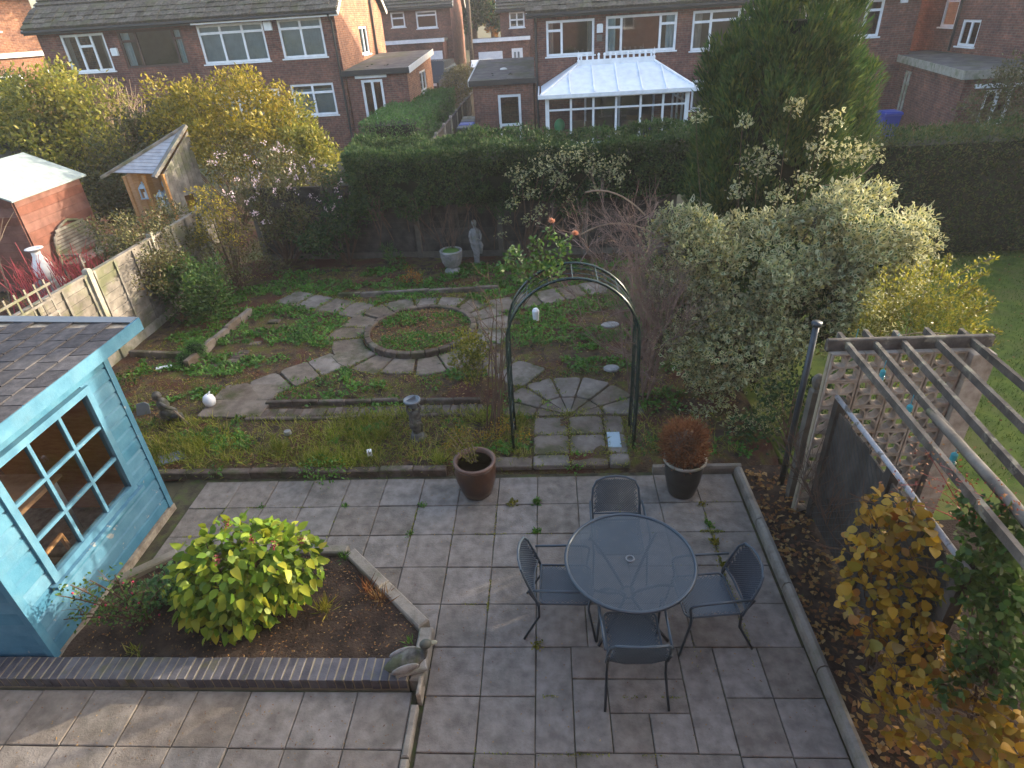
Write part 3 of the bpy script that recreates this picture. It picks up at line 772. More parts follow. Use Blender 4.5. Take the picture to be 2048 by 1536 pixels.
gr, GRm = flat_garage('flat_roofed_garage', 'low flat roofed brick garage with a pale door, left of the conservatory', (-2.84, 27.02, 0), 2.42, 5.2, 2.5, 2.92, (.98, 1.9, -.02, 1.94), [(0, 1, .42)], white_side=-1)
mb = MB(GRm); mb.ball((1.15, 2.2, 2.7), (.16, .1, .06)); mb.build('roof_vent', m['whitewood'], gr)

# ---- conservatory
co = thing('conservatory', 'white conservatory with hipped polycarbonate roof and ridge cresting', 'conservatory', (2.6, 24, 0))
cx0, cx1, cy0, cy1, ce = .05, 5.12, 24.0, 26.98, 2.06
rx0, rx1, ry, rz_ = 1.3, 4.05, 25.6, 2.95
MB().box(cx0, cx1, cy0, cy0 + .12, 0, .45).box(cx0, cx0 + .12, cy0 + .12, cy1, 0, .45).box(cx1 - .12, cx1, cy0 + .12, cy1, 0, .45).build('dwarf_wall', m['brick'], co)
MB().box(cx0 + .15, cx1 - .15, cy0 + .15, cy1, -.02, .03).build('floor', m['room'], co)
mb = MB(); posts = [.1, .95, 1.75, 2.56, 3.42, 4.21, 5.05]
for i, x in enumerate(posts):
    w = .14 if i in (0, 6) else .075
    mb.box(x - w / 2, x + w / 2, cy0, cy0 + .07, .45, ce)
for z, h_ in ((.47, .06), (1.62, .06), (2.0, .07)): mb.box(cx0, cx1, cy0 + .004, cy0 + .066, z, z + h_)
for x in (cx0, cx1 - .07):
    for y in np.linspace(cy0 + .1, cy1 - .08, 4): mb.box(x, x + .07, float(y) - .035, float(y) + .035, .45, ce)
    for z in (.47, 1.62, 2.0): mb.box(x + .003, x + .067, cy0 + .1, cy1, z, z + .06)
fr = mb.build('frame', m['white'], co)
for a, b in zip(posts[:-1], posts[1:]):
    for z0_, z1_ in ((.53, 1.62), (1.68, 2.0)):
        q = MB().add([(a + .04, cy0 + .035, z0_), (b - .04, cy0 + .035, z0_), (b - .04, cy0 + .035, z1_), (a + .04, cy0 + .035, z1_)], [(0, 1, 2, 3)]); q.build('pane', m['glass'], fr)
for x in (cx0 + .035, cx1 - .035):
    for z0_, z1_ in ((.53, 1.62), (1.68, 2.0)):
        q = MB().add([(x, cy0 + .14, z0_), (x, cy1 - .12, z0_), (x, cy1 - .12, z1_), (x, cy0 + .14, z1_)], [(0, 1, 2, 3)]); q.build('pane', m['glass'], fr)
e0, e1, e2, e3 = Vector((cx0 - .16, cy0 - .16, ce + .12)), Vector((cx1 + .16, cy0 - .16, ce + .12)), Vector((cx1 + .16, cy1 - .02, ce + .12)), Vector((cx0 - .16, cy1 - .02, ce + .12))
R0, R1 = Vector((rx0, ry, rz_)), Vector((rx1, ry, rz_)); R0b, R1b = Vector((rx0, cy1 - .02, rz_)), Vector((rx1, cy1 - .02, rz_))
rp = MB().bar(R0, R1, .12, .1).build('roof', m['white'], co)
bx_ = [e0.x, .93, 1.78, 2.62, 3.45, 4.28, e1.x]; tx = [rx0, rx0, 1.78, 2.62, 3.45, rx1, rx1]
def hip_z(x):                                      # where a glazing bar meets the hip
    if x < rx0: t = (x - e0.x) / (rx0 - e0.x); return e0.lerp(R0, t)
    if x > rx1: t = (e1.x - x) / (e1.x - rx1); return e1.lerp(R1, t)
    return Vector((x, ry, rz_))
for i in range(6):
    a, b = bx_[i], bx_[i + 1]; pts = [Vector((a, e0.y, e0.z)), Vector((b, e0.y, e0.z)), hip_z(b)]
    if a < rx0 < b: pts.append(R0.copy())
    if a < rx1 < b: pts = [Vector((a, e0.y, e0.z)), Vector((b, e0.y, e0.z)), hip_z(b), R1.copy(), hip_z(a)]
    else: pts.append(hip_z(a))
    if i == 0: pts = pts[:-1] if (pts[-1] - pts[0]).length < 1e-4 else pts
    if i == 5: pts = [p for k, p in enumerate(pts) if k == 0 or (p - pts[k - 1]).length > 1e-4]
    MB().poly(pts, (0, 0, -.02)).build('roof_panel', m['poly'], rp)
for A, Bq, Cq, Dq in ((e0, R0, R0b, e3), (e1, R1, R1b, e2)):
    MB().poly([A, Bq, Cq, Dq], (0, 0, -.02)).build('roof_panel', m['poly'], rp)
mb = MB()
for x in bx_[1:-1]: mb.bar(Vector((x, e0.y, e0.z + .02)), hip_z(x) + Vector((0, 0, .02)), .045, .04)
mb.bar(e0 + Vector((0, 0, .02)), R0 + Vector((0, 0, .03)), .07, .05).bar(e1 + Vector((0, 0, .02)), R1 + Vector((0, 0, .03)), .07, .05)
mb.build('glazing_bars', m['white'], rp)
MB().box(cx0 - .22, cx1 + .22, cy0 - .27, cy0 - .165, ce, ce + .13).box(cx0 - .27, cx0 - .225, cy0 - .27, cy1 - .05, ce, ce + .13).box(cx1 + .225, cx1 + .27, cy0 - .27, cy1 - .05, ce, ce + .13).build('gutter', m['white'], co)
mb = MB(); mb.box(rx0, rx1, ry - .03, ry + .03, rz_ + .04, rz_ + .15)
nn = 13
for i in range(nn):
    x = rx0 + .1 + (rx1 - rx0 - .2) * i / (nn - 1); mb.box(x - .035, x + .035, ry - .02, ry + .02, rz_ + .15, rz_ + .25)
    mb.ball((x, ry, rz_ + .3), (.05, .02, .06), 6, 4)
cr = mb.build('ridge_cresting', m['white'], rp)
for x in (rx0, rx1):
    q = MB(); q.lathe([(.05, 0), (.05, .1), (.02, .14), (.05, .2), (.02, .27), (.005, .4)], 8, (x, ry, rz_ + .05)); q.build('finial', m['white'], rp)
# things seen inside
for x, y, r_, lb in ((1.75, 25.2, 0, 'dark dining chair inside the conservatory, second from the balloon'), (2.15, 25.3, .2, 'dark dining chair inside the conservatory, third from the balloon'), (3.05, 25.0, -.3, 'dark dining chair inside the conservatory, nearest the toy tubs'), (1.3, 25.4, .1, 'dark dining chair inside the conservatory, next to the balloon')):
    t = thing('dining_chair', lb, 'chair', (x, y, .03), r_, 'chairs inside the conservatory'); H = WM[t.name]
    MB(H).box(-.21, .21, -.21, .21, .42, .47).build('seat', m['brownwood'], t); MB(H).box(-.2, .2, .17, .21, .47, 1.0).build('backrest', m['brownwood'], t)
    for sx in (-.18, .18):
        for sy in (-.18, .18): MB(H).box(sx - .02, sx + .02, sy - .02, sy + .02, 0, .42).build('leg', m['brownwood'], t)
m['green_toy'] = FLAT('green_rubber', (.05, .4, .15), .3); m['yellow_toy'] = FLAT('yellow_plastic', (.75, .42, .02), .4); m['red_toy'] = FLAT('red_plastic', (.4, .03, .08), .4); m['purple_toy'] = FLAT('purple_plastic', (.06, .03, .2), .4)
b_ = MB().ball((.55, 24.6, 1.05), (.2, .2, .24), 14, 10); b_.tube([(.55, 24.6, .8), (.56, 24.6, .03)], .006, 5); tag(b_.build('balloon', m['green_toy'], smooth=True), 'green balloon in the left end of the conservatory', 'balloon')
for nm, lb, x, c1, c2 in (('toy_tub', 'yellow and purple toy tub behind the conservatory glass', 3.85, 'yellow_toy', 'purple_toy'), ('toy_tub', 'red toy tub behind the right end of the conservatory glass', 4.5, 'red_toy', 'purple_toy')):
    t = thing(nm, lb, 'toy', (x, 24.6, .03)); q = MB(); q.lathe([(.2, 0), (.24, .55), (.22, .56)], 14, (x, 24.6, .03)); q.build('tub', m[c1], t); q = MB(); q.lathe([(.25, .57), (.25, .75), (.1, .86), (.01, .88)], 14, (x, 24.6, .03)); q.build('lid', m[c2], t)

# ---- house at the far right: its side faces left, with a flat roofed extension along it
wA = (2.4, 3.35, 3.36, 4.25); wB = (3.85, 4.95, 2.78, 3.62)
fh, FHm, froof, fr4 = house('brick_house', 'brown brick house at the far right with small white windows', (15.3, 30.5, 0), -math.pi / 2, 12.0, 8.0, 5.2, 8.2, [wA, wB])
window(fh, FRONT, *wA, [(0, 1, None)]); window(fh, FRONT, *wB, [(0, .5, None), (.5, 1, None)])
mb = MB(FHm); mb.tube([(3.6, -.08, 5.1), (3.6, -.08, 2.6)], .05, 7); mb.build('drainpipe', m['black'], fh)
fx = thing('flat_roofed_extension', 'flat roofed brick extension along the far right house', 'extension', (12.25, 20.5, 0), 0.0); H = WM[fx.name]
mb = MB(H); mb.prism([(0, 0), (3.04, .05), (3.04, 8.0), (1.5, 7.8)], 2.4, 2.55); mb.build('roof', m['flatroof'], fx)
mb = MB(H); mb.bar((-.02, -.02, 2.45), (3.02, .03, 2.45), .03, .24).bar((-.03, 0, 2.45), (1.47, 7.82, 2.45), .03, .24); mb.build('fascia', m['con_post'], fx)
dv = Vector((1.5, 7.8, 0)).normalized()
P1l = lambda u, v, d: Vector((.15 + u, .15 + .0148 * u + d, v)); P2l = lambda u, v, d: Vector((.15, .15, v)) + dv * u + Vector((dv.y, -dv.x, 0)) * d
mb = MB(); wallgrid(mb, lambda u, v, d: H @ P1l(u, v, d), 0, 2.85, -.5, 2.4, [(.7, 1.5, .05, 2.0)]); mb.build('front_wall', m['brick'], fx)
mb = MB(); wallgrid(mb, lambda u, v, d: H @ P2l(u, v, d), 0, 7.4, -.5, 2.4, [(4.9, 5.7, 0, 2.1)]); mb.build('side_wall', m['brick'], fx)
window(fx, P1l, .7, 1.5, .05, 2.0, [(0, .5, .5), (.5, 1, .5)], sill=False, name='door'); window(fx, P2l, 4.9, 5.7, 0, 2.1, [(0, .5, .8), (.5, 1, .8)], m['con_post'], sill=False, name='door')
MB(H).box(.45, 1.75, -.02, .13, 2.08, 2.18).build('door_canopy', m['white'], fx)

# ---- house at the far left, its wall catches the sun
FLr = math.radians(58)
v1 = (6.7, 7.15, 5.35, 6.3); v2 = (5.5, 6.4, 4.75, 5.75)
fl, FLm, flroof, fl4 = house('brick_house', 'sunlit orange brick house at the far left corner', (-31.66, 29.3, 0), FLr, 9.0, 7.0, 6.9, 9.6, [v1, v2], brick=m['brick_sunlit'], over=.1)
window(fl, FRONT, *v1, [(0, 1, None)]); window(fl, FRONT, *v2, [(0, 1, None)])
xt = thing('flat_roofed_extension', 'sunlit brick extension with white edged flat roof at the far left', 'extension', (-28.77, 31.25, 0), FLr); H = WM[xt.name]
mb = MB(); wallgrid(mb, lambda u, v, d: H @ FRONT(u, v, d), 0, 5.6, -.5, 4.2, [(4.85, 5.4, 3.0, 3.5), (2.2, 3.6, 2.4, 3.4)]); mb.build('front_wall', m['brick_sunlit'], xt)
MB(H).box(5.5, 5.6, 0.01, 1.3, -.5, 4.2).build('side_wall', m['brick_sunlit'], xt)
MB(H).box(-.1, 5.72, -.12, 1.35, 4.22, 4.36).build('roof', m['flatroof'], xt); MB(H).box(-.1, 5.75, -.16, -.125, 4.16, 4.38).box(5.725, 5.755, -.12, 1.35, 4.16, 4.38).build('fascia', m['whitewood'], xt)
window(xt, FRONT, 4.85, 5.4, 3.0, 3.5, [(0, 1, None)]); window(xt, FRONT, 2.2, 3.6, 2.4, 3.4, [(0, 1, None)])

# ---- the house the picture is taken from (behind the viewpoint)
oh, OHm, oroof, oh4 = house('brick_house', 'red brick house the garden belongs to, behind the viewpoint', (9.0, -.55, 0), math.pi, 16.0, 8.0, 5.3, 8.0, [(2.0, 4.2, 3.2, 4.6), (11.5, 13.9, 3.2, 4.6), (10.8, 13.4, .2, 2.3)])
window(oh, FRONT, 2.0, 4.2, 3.2, 4.6, T3); window(oh, FRONT, 11.5, 13.9, 3.2, 4.6, T3); window(oh, FRONT, 10.8, 13.4, .2, 2.3, [(0, .5, None), (.5, 1, None)], name='patio_door')

# ---- houses across the far street
def far_house(name, label, loc, x1, eave, ridge, wins, garage, door=None):
    h, H, rf, _ = house(name, label, loc, 0, x1, 7.0, eave, ridge, [w[:4] for w in wins], z0=0)
    for w in wins: window(h, FRONT, *w[:4], w[4], fw=.09)
    gx0, gx1, gz = garage
    MB(H).box(gx0, gx1, -1.8, -.01, 0, gz - .14).build('porch', m['brick'], h)
    MB(H).box(gx0 - .1, gx1 + .1, -1.95, -.01, gz - .13, gz + .03).build('porch_roof', m['flatroof'], h)
    MB(H).box(gx0 - .12, gx1 + .12, -2.0, -1.955, gz - .16, gz + .05).build('porch_fascia', m['white'], h)
    for a, b, zt, nm in door or ():
        mb = MB(H); mb.box(a, b, -1.86, -1.81, 1.1, zt)
        d_ = mb.build(nm, m['white'], h)
        if nm == 'door':
            for q in (.3, .62): MB(H).box(a + (b - a) * q - .06, a + (b - a) * q + .06, -1.875, -1.862, 1.9, zt - .2).build('pane', m['glass'], d_)
    return h
far_house('brick_house', 'brick house with a white garage door across the street, left of the pole', (-10.9, 46, 0), 5.0, 5.35, 8.4,
          [(1.1, 2.0, 4.3, 5.15, [(0, 1, .6)]), (2.75, 4.1, 4.15, 5.12, [(0, 1, .75)])], (.2, 4.6, 3.55), [(3.6, 4.5, 2.9, 'garage_door'), (.9, 2.1, 2.95, 'door')])
far_house('brick_house', 'brick house with a white garage door across the street, right of the pole', (-2.75, 46.6, 0), 8.0, 4.9, 8.0,
          [(.6, 1.6, 3.85, 4.75, [(0, .5, .5), (.5, 1, .5)])], (-1.7, 1.85, 3.35), [(-1.4, .15, 2.65, 'garage_door'), (.75, 1.45, 2.75, 'door')])
# street
o = link('road', grid_mesh('road', -59.5, 59.5, 39.5, 43.8, 30, 6, lambda x, y: terrain_z(x, y) - .02, m['road']), origin=(0, 41, 1)); tag(o, 'grey street behind the houses', 'road', kind='structure')
# driveway between the houses and the yard behind the hedge
o = link('driveway', grid_mesh('driveway', -5.3, -2.9, 14.2, 39.5, 6, 40, lambda x, y: terrain_z(x, y) + .0 - .035, m['road']), origin=(-4, 27, 0)); tag(o, 'grey drive between the two pairs of houses', 'driveway', kind='structure')

# telegraph pole
t = thing('telegraph_pole', 'tall brown wooden telegraph pole between the far houses', 'pole', (-4.43, 43, .95))
q = MB(); q.tube([(-4.43, 43, .95), (-4.36, 43, 8.5)], [.13, .1], 10); q.build('shaft', m['bark'], t, smooth=True)
q = MB()
for k in range(5): q.bar((-4.6, 43, 5.9 + k * .35), (-4.16, 43, 5.9 + k * .35), .025)
q.build('step_irons', m['metal_dark'], t)

# cars
def car(name, label, loc, rz, paint, L_=4.2, Hh=1.45, suv=False):
    t = thing(name, label, 'car', loc, rz); H = WM[t.name]; w = .86
    lo = [(-L_ / 2, .3), (-L_ / 2, .75), (-L_ / 2 + .15, .88), (-L_ * .12 - .6, .95), (L_ * .38, .98), (L_ / 2 - .05, .9), (L_ / 2, .6), (L_ / 2, .3)]
    mb = MB(H)
    def loft(prof, w0, w1, z0, z1):
        n = len(prof); vs = []
        for sy in (-1, 1):
            for x, z in prof:
                k = w0 + (w1 - w0) * max(0, min(1, (z - z0) / (z1 - z0))); vs.append((x, sy * k, z))
        mb.add(vs, [tuple(range(n)), tuple(range(n, 2 * n))[::-1]] + [(i, n + i, n + (i + 1) % n, (i + 1) % n) for i in range(n)])
    loft(lo, w, w * .97, .3, .98); body = mb.build('body', paint, t)
    cab = [(-L_ * .12 - .55, .94), (-L_ * .02 - .25, Hh - .03), (L_ * .05, Hh), (L_ * .34, Hh - .05), (L_ * .43, .97)]
    mb = MB(H); loft(cab, w * .95, w * .72, .94, Hh); mb.build('roof', paint, t)
    mb = MB(H); c2 = [(x * .97 + (.02), z - .06 if z > 1.1 else z + .08) for x, z in cab]; loft(c2, w * .955, w * .76, .94, Hh); mb.build('windows', m['glass_dark'], t)
    for sx in (-L_ * .31, L_ * .3):
        for sy in (-1, 1):
            q = MB(H); R_ = Matrix.Rotation(math.pi / 2, 4, 'X')
            q.lathe([(.31, -.1), (.31, .1)], 16, (sx, sy * (w - .08), .31), R_); wh = q.build('tyre', m['black'], t)
            q = MB(H); q.lathe([(.19, -.11), (.19, .11)], 12, (sx, sy * (w - .08), .31), R_); q.build('rim', m['lead'], wh)
    for sy in (-1, 1):
        MB(H).box(L_ / 2 - .03, L_ / 2 + .012, sy * .6 - .14, sy * .6 + .14, .68, .84).build('headlight' if 0 else 'tail_light', m['red_toy'], t)
        MB(H).box(-L_ / 2 - .012, -L_ / 2 + .03, sy * .58 - .16, sy * .58 + .16, .6, .74).build('headlight', m['white'], t)
    return t
m['glass_dark'] = FLAT('tinted_glass', (.02, .025, .03), .08, 0, .7)
m['car_white'] = FLAT('white_car_paint', (.75, .76, .78), .25, 0, .6); m['car_black'] = FLAT('black_car_paint', (.015, .017, .022), .2, 0, .6)
p = at_z(876, 140, 1.6); car('parked_car', 'black tall car parked beyond the left garage', (-6.2, 39.4, float(terrain_z(-6.2, 39.4)) - .02), math.radians(80), m['car_black'], 4.4, 1.75)
car('parked_car', 'white car parked on the drive below the pole', (-3.55, 40.4, 1.0), math.radians(97), m['car_white'])

# boundary fence between the drives, bins
def panel_fence(name, label, a, b, n, h, mat_b, mat_p, boards=8, z0=0.0, post_h=None, vertical=False, th=.02, gravel=False, cap=True, battens=0):
    t = thing(name, label, 'fence', ((a[0] + b[0]) / 2, (a[1] + b[1]) / 2, z0))
    A, B_ = Vector((*a, z0)), Vector((*b, z0)); d = (B_ - A) / n; L_ = d.length; ang = math.atan2(d.y, d.x); R_ = Matrix.Rotation(ang, 4, 'Z')
    for i in range(n + 1):
        M = Matrix.Translation(A + d * i) @ R_ @ Matrix.Rotation(random.uniform(-.012, .012), 4, 'Y')
        MB().cbox(-.05, .05, -.05, .05, -.1, post_h or h + .06, .02, M).build('post', mat_p, t)
    for i in range(n):
        M = Matrix.Translation(A + d * (i + .5)) @ R_ @ Matrix.Rotation(random.uniform(-.01, .01), 4, 'X')
        W = L_ / 2 - .06; zb = .0
        if gravel: MB().box(-W, W, -.02, .02, 0, .22, M).build('gravel_board', mat_p, t); zb = .23
        if vertical:
            for k in range(boards):
                x = -W + 2 * W * (k + .5) / boards; hw = W / boards * .96
                MB().box(x - hw, x + hw, -.01 + .006 * (k % 2), .01 + .006 * (k % 2), zb, h - .04 + random.uniform(-.015, .015), M).build('board', mat_b, t)
        else:
            hh = (h - zb - .05) / boards
            for k in range(boards):
                z = zb + k * hh; tilt = Matrix.Translation((0, 0, z)) @ Matrix.Rotation(.10, 4, 'X')
                MB().box(-W, W, -.011, .006, -.01, hh * 1.12, M @ tilt).build('board', mat_b, t)
            for x in np.linspace(-W * .93, W * .93, 3 + battens): MB().box(float(x) - .022, float(x) + .022, -.05, -.018, zb, h - .02, M).build('batten', mat_b, t)
        if cap: MB().box(-W, W, -.045, .035, h - .045, h - .01, M).build('cap_rail', mat_b, t)
    return t
panel_fence('boundary_fence', 'brown board fence between the two drives', (-3.6, 19.7), (-3.6, 34.5), 8, 1.45, m['dark_wood'], m['con_post'], 10, vertical=True)
BIN = [('wheelie_bin', 'black wheelie bin nearest the hedge in the row by the drive fence', (-3.12, 25.4), 'black', 'black'),
       ('wheelie_bin', 'wheelie bin with a blue lid, second in the row by the drive fence', (-3.12, 26.2), 'black', 'bluebin'),
       ('wheelie_bin', 'dark wheelie bin, third in the row by the drive fence', (-3.14, 27.0), 'black', 'black'),
       ('wheelie_bin', 'tallest dark wheelie bin at the far end of the row by the drive fence', (-3.18, 27.9), 'black', 'con_post'),
       ('wheelie_bin', 'bright blue wheelie bin beside the conifer, before the far right house', (12.1, 23.9), 'bluebin', 'bluebin')]
for nm, lb, (x, y), c1, c2 in BIN:
    t = thing(nm, lb, 'bin', (x, y, 0), 0, 'wheelie bins by the drive' if x < 0 else None); H = WM[t.name]
    MB(H).add([(-.2, -.24, .05), (.2, -.24, .05), (.2, .24, .05), (-.2, .24, .05), (-.28, -.32, .95), (.28, -.32, .95), (.28, .32, .95), (-.28, .32, .95)], [(3, 2, 1, 0), (4, 5, 6, 7), (0, 1, 5, 4), (1, 2, 6, 5), (2, 3, 7, 6), (3, 0, 4, 7)]).build('body', m[c1], t)
    MB(H).cbox(-.3, .3, -.35, .33, .96, 1.07, .04).build('lid', m[c2], t)
    q = MB(H); q.tube([(-.25, .36, 1.0), (.25, .36, 1.0)], .018, 6); q.build('handle', m['black'], t)
    for sx in (-.22, .22): q = MB(H); q.lathe([(.1, -.025), (.1, .025)], 12, (sx, .27, .1), Matrix.Rotation(math.pi / 2, 4, 'Y')); q.build('wheel', m['black'], t)
m['pergola_wood'] = MAT('lichened_timber', [(.04, .034, .029), (.078, .066, .055), (.12, .105, .088)], 6, .92, .5, 40, rnd=.2, patch=((.2, .185, .13), .7), pscale=8, pedge=(.56, .64))
m['dark_post'] = MAT('stained_concrete', [(.08, .072, .06), (.12, .11, .09)], 9, .9, .4, 50)
# ------------------------------------------------------------------ blue summerhouse
sh = thing('summerhouse', 'bright blue weatherboarded summerhouse with a felt shingle roof', 'summerhouse', (-5.6, 4.2, 0))
sx, sy0, sy1, sxb, zt = -4.45, 3.22, 5.2, -7.4, 2.1
WY0, WY1, WZ0, WZ1 = 3.60, 4.79, .72, 1.88
nb = 14; bh = (zt - .1) / nb
for k in range(nb):                                  # window wall boards, cut round the window
    z0, z1 = .1 + k * bh, .1 + (k + 1) * bh
    mat = m['blue_worn'] if k < 4 else m['blue']
    spans = [(sy0, sy1)] if (z1 <= WZ0 + .02 or z0 >= WZ1 - .02) else [(sy0, WY0), (WY1, sy1)]
    for a, b in spans:
        MB().add([(sx - .035, a, z0 - .012), (sx - .006, a, z0), (sx - .006, b, z0), (sx - .035, b, z0 - .012), (sx - .035, a, z1 - .003), (sx - .03, a, z1 - .004), (sx - .03, b, z1 - .004), (sx - .035, b, z1 - .003),
                  (sx, a, z0 + .005), (sx, b, z0 + .005), (sx - .003, a, z1 - .03), (sx - .003, b, z1 - .03)],
                 [(0, 3, 2, 1), (1, 2, 9, 8), (8, 9, 11, 10), (10, 11, 6, 5), (5, 6, 7, 4), (0, 4, 7, 3), (0, 1, 8, 10, 5, 4), (3, 7, 6, 11, 9, 2)]).build('board', mat, sh)
    for nm, y, s, xb in (('front', sy0, 1, -7.4), ('far', sy1, -1, -6.2)):
        MB().add([(xb, y + s * .03, z0), (sx - .032, y + s * .03, z0), (sx - .032, y, z0), (xb, y, z0), (xb, y + s * .03, z1 + .01), (sx - .032, y + s * .03, z1 + .01), (sx - .032, y + s * .012, z1 - .014), (xb, y + s * .012, z1 - .014)],
                 [(0, 1, 2, 3), (3, 2, 6, 7), (7, 6, 5, 4), (0, 4, 5, 1), (1, 5, 6, 2), (0, 3, 7, 4)]).build('board', mat, sh)
MB().box(sx - .05, sx + .012, sy0 - .02, sy0 + .05, .04, zt + .04).build('corner_trim', m['blue'], sh)
MB().box(sx - .05, sx + .012, sy1 - .05, sy1 + .02, .04, zt + .04).build('corner_trim', m['blue_worn'], sh)
MB().box(sxb, sx - .02, sy0 + .03, sy1 - .03, 0, .1).build('floor', m['garden_wood'], sh)
MB().box(sx - .06, sx + .02, sy0 - .03, sy1 + .03, .0, .085).build('sole_plate', m['garden_wood'], sh)
MB().box(sxb, sxb + .03, sy0 + .04, sy1 - .04, .1, 2.3).build('back_wall', m['pine'], sh)
mb = MB(); mb.box(-6.2, sx - .035, sy1 - .045, sy1 - .033, .1, 2.1).box(sxb + .04, sx - .035, sy0 + .033, sy0 + .045, .1, 2.1); mb.build('lining', m['pine'], sh)
# window
mb = MB(); fx0, fx1 = sx - .05, sx + .028
for a, b, c, d in ((WY0 - .05, WY1 + .05, WZ0 - .06, WZ0 + .012), (WY0 - .05, WY1 + .05, WZ1 - .012, WZ1 + .055), (WY0 - .05, WY0 + .02, WZ0 + .012, WZ1 - .012), (WY1 - .02, WY1 + .05, WZ0 + .012, WZ1 - .012)): mb.box(fx0, fx1, a, b, c, d)
w = mb.build('window', m['blue'], sh)
mb = MB()
for i in (1, 2):
    y = WY0 + (WY1 - WY0) * i / 3; z = WZ0 + (WZ1 - WZ0) * i / 3
    mb.box(sx - .03, sx + .012, y - .017, y + .017, WZ0 + .012, WZ1 - .012)
    mb.box(sx - .029, sx + .0105, WY0 + .02, WY1 - .02, z - .016, z + .016)
mb.build('glazing_bars', m['blue_worn'], w)
for i in range(3):
    for j in range(3):
        y0 = WY0 + (WY1 - WY0) * i / 3 + .018; y1 = WY0 + (WY1 - WY0) * (i + 1) / 3 - .018; z0 = WZ0 + (WZ1 - WZ0) * j / 3 + .016; z1 = WZ0 + (WZ1 - WZ0) * (j + 1) / 3 - .016
        MB().add([(sx - .01, y0, z0), (sx - .01, y1, z0), (sx - .01, y1, z1), (sx - .01, y0, z1)], [(0, 1, 2, 3)]).build('pane', m['glass_clear'], w)
MB().box(sx - .03, sx + .07, WY0 - .09, WY1 + .09, WZ0 - .1, WZ0 - .062).build('sill', m['blue_worn'], w)
# roof: low pent slope with shingles laid in half bond
ry0, ry1, rxa, rxb = 2.9, 5.72, -4.36, -7.6
zr = lambda x: 2.2 + (rxa - x) * .045
MB().poly([(rxa, ry0, zr(rxa) - .05), (rxa, ry1, zr(rxa) - .05), (rxb, ry1, zr(rxb) - .05), (rxb, ry0, zr(rxb) - .05)], (0, 0, .045)).build('roof', m['garden_wood'], sh)
rf = [c for c in sh.children if c.name.startswith('roof')][0]
cw, ch = .29, .21
sme = raw_mesh('shingle', *(lambda b: (b.V, b.F))(MB().add([(0, 0, .016), (0, cw - .014, .016), (-ch * 1.1, cw - .014, .002), (-ch * 1.1, 0, .002), (0, 0, 0), (0, cw - .014, 0), (-ch * 1.1, cw - .014, -.004), (-ch * 1.1, 0, -.004)],
               [(0, 1, 2, 3), (7, 6, 5, 4), (0, 4, 5, 1), (1, 5, 6, 2), (2, 6, 7, 3), (3, 7, 4, 0)])), m['shingle'])
tl = Matrix.Rotation(math.atan(.045), 4, 'Y')
for r in range(15):
    x = rxa + .012 - r * ch
    off = (r % 2) * cw / 2 + ry0
    k = 0
    while off + k * cw < ry1 - .02:
        y = off + k * cw
        if y + cw < ry1 + .02:
            inst('shingle', sme, rf, Matrix.Translation((x, y, zr(x) + .003 + random.uniform(0, .002))) @ tl @ Matrix.Rotation(random.uniform(-.006, .006), 4, 'Z'))
        k += 1
MB().box(rxa - .002, rxa + .022, ry0, ry1 + .03, 2.08, 2.215).build('fascia', m['blue'], sh)
mb = MB(); mb.poly([(rxa, ry1 - .1, zr(rxa) + .016), (rxa, ry1 + .03, zr(rxa) + .016), (rxb, ry1 + .03, zr(rxb) + .016), (rxb, ry1 - .12, zr(rxb) + .016)], (0, 0, .008)); mb.build('roof_edge_strip', m['lead'], rf)
mb = MB(); mb.poly([(rxa, ry1 + .02, zr(rxa) - .12), (rxa, ry1 + .02, zr(rxa) - .005), (rxb, ry1 + .02, zr(rxb) - .005), (rxb, ry1 + .02, zr(rxb) - .12)], (0, .02, 0)); mb.build('fascia', m['garden_wood'], sh)
# inside the summerhouse
t = thing('small_table', 'white table inside the summerhouse', 'table', (-5.7, 4.45, .1)); MB().cbox(-6.2, -5.2, 4.05, 4.85, .82, .86, .008).build('tabletop', m['pine'], t)
for x in (-6.1, -5.3):
    for y in (4.12, 4.78): MB().box(x - .035, x + .035, y - .035, y + .035, .1, .82).build('leg', m['whitewood'], t)
t = thing('armchair', 'wooden framed chair with a pale cushion behind the summerhouse window', 'chair', (-4.95, 3.75, .1)); m['cushion'] = FLAT('pale_cloth', (.55, .5, .45), .9)
MB().cbox(-5.25, -4.68, 3.45, 4.0, .42, .55, .04).build('seat_cushion', m['cushion'], t)
mb = MB(); mb.tube([(-4.66, 3.44, .1), (-4.66, 3.44, .74), (-4.66, 4.02, .78), (-4.66, 4.08, .1)], .028, 8); mb.build('arm_frame', m['pine'], t)
mb = MB(); mb.tube([(-5.27, 3.44, .1), (-5.27, 3.44, .74), (-5.27, 4.02, .78), (-5.27, 4.08, .1)], .028, 8); mb.build('arm_frame', m['pine'], t)
MB().cbox(-5.25, -4.7, 3.40, 3.48, .5, .95, .03).build('back_cushion', m['cushion'], t)

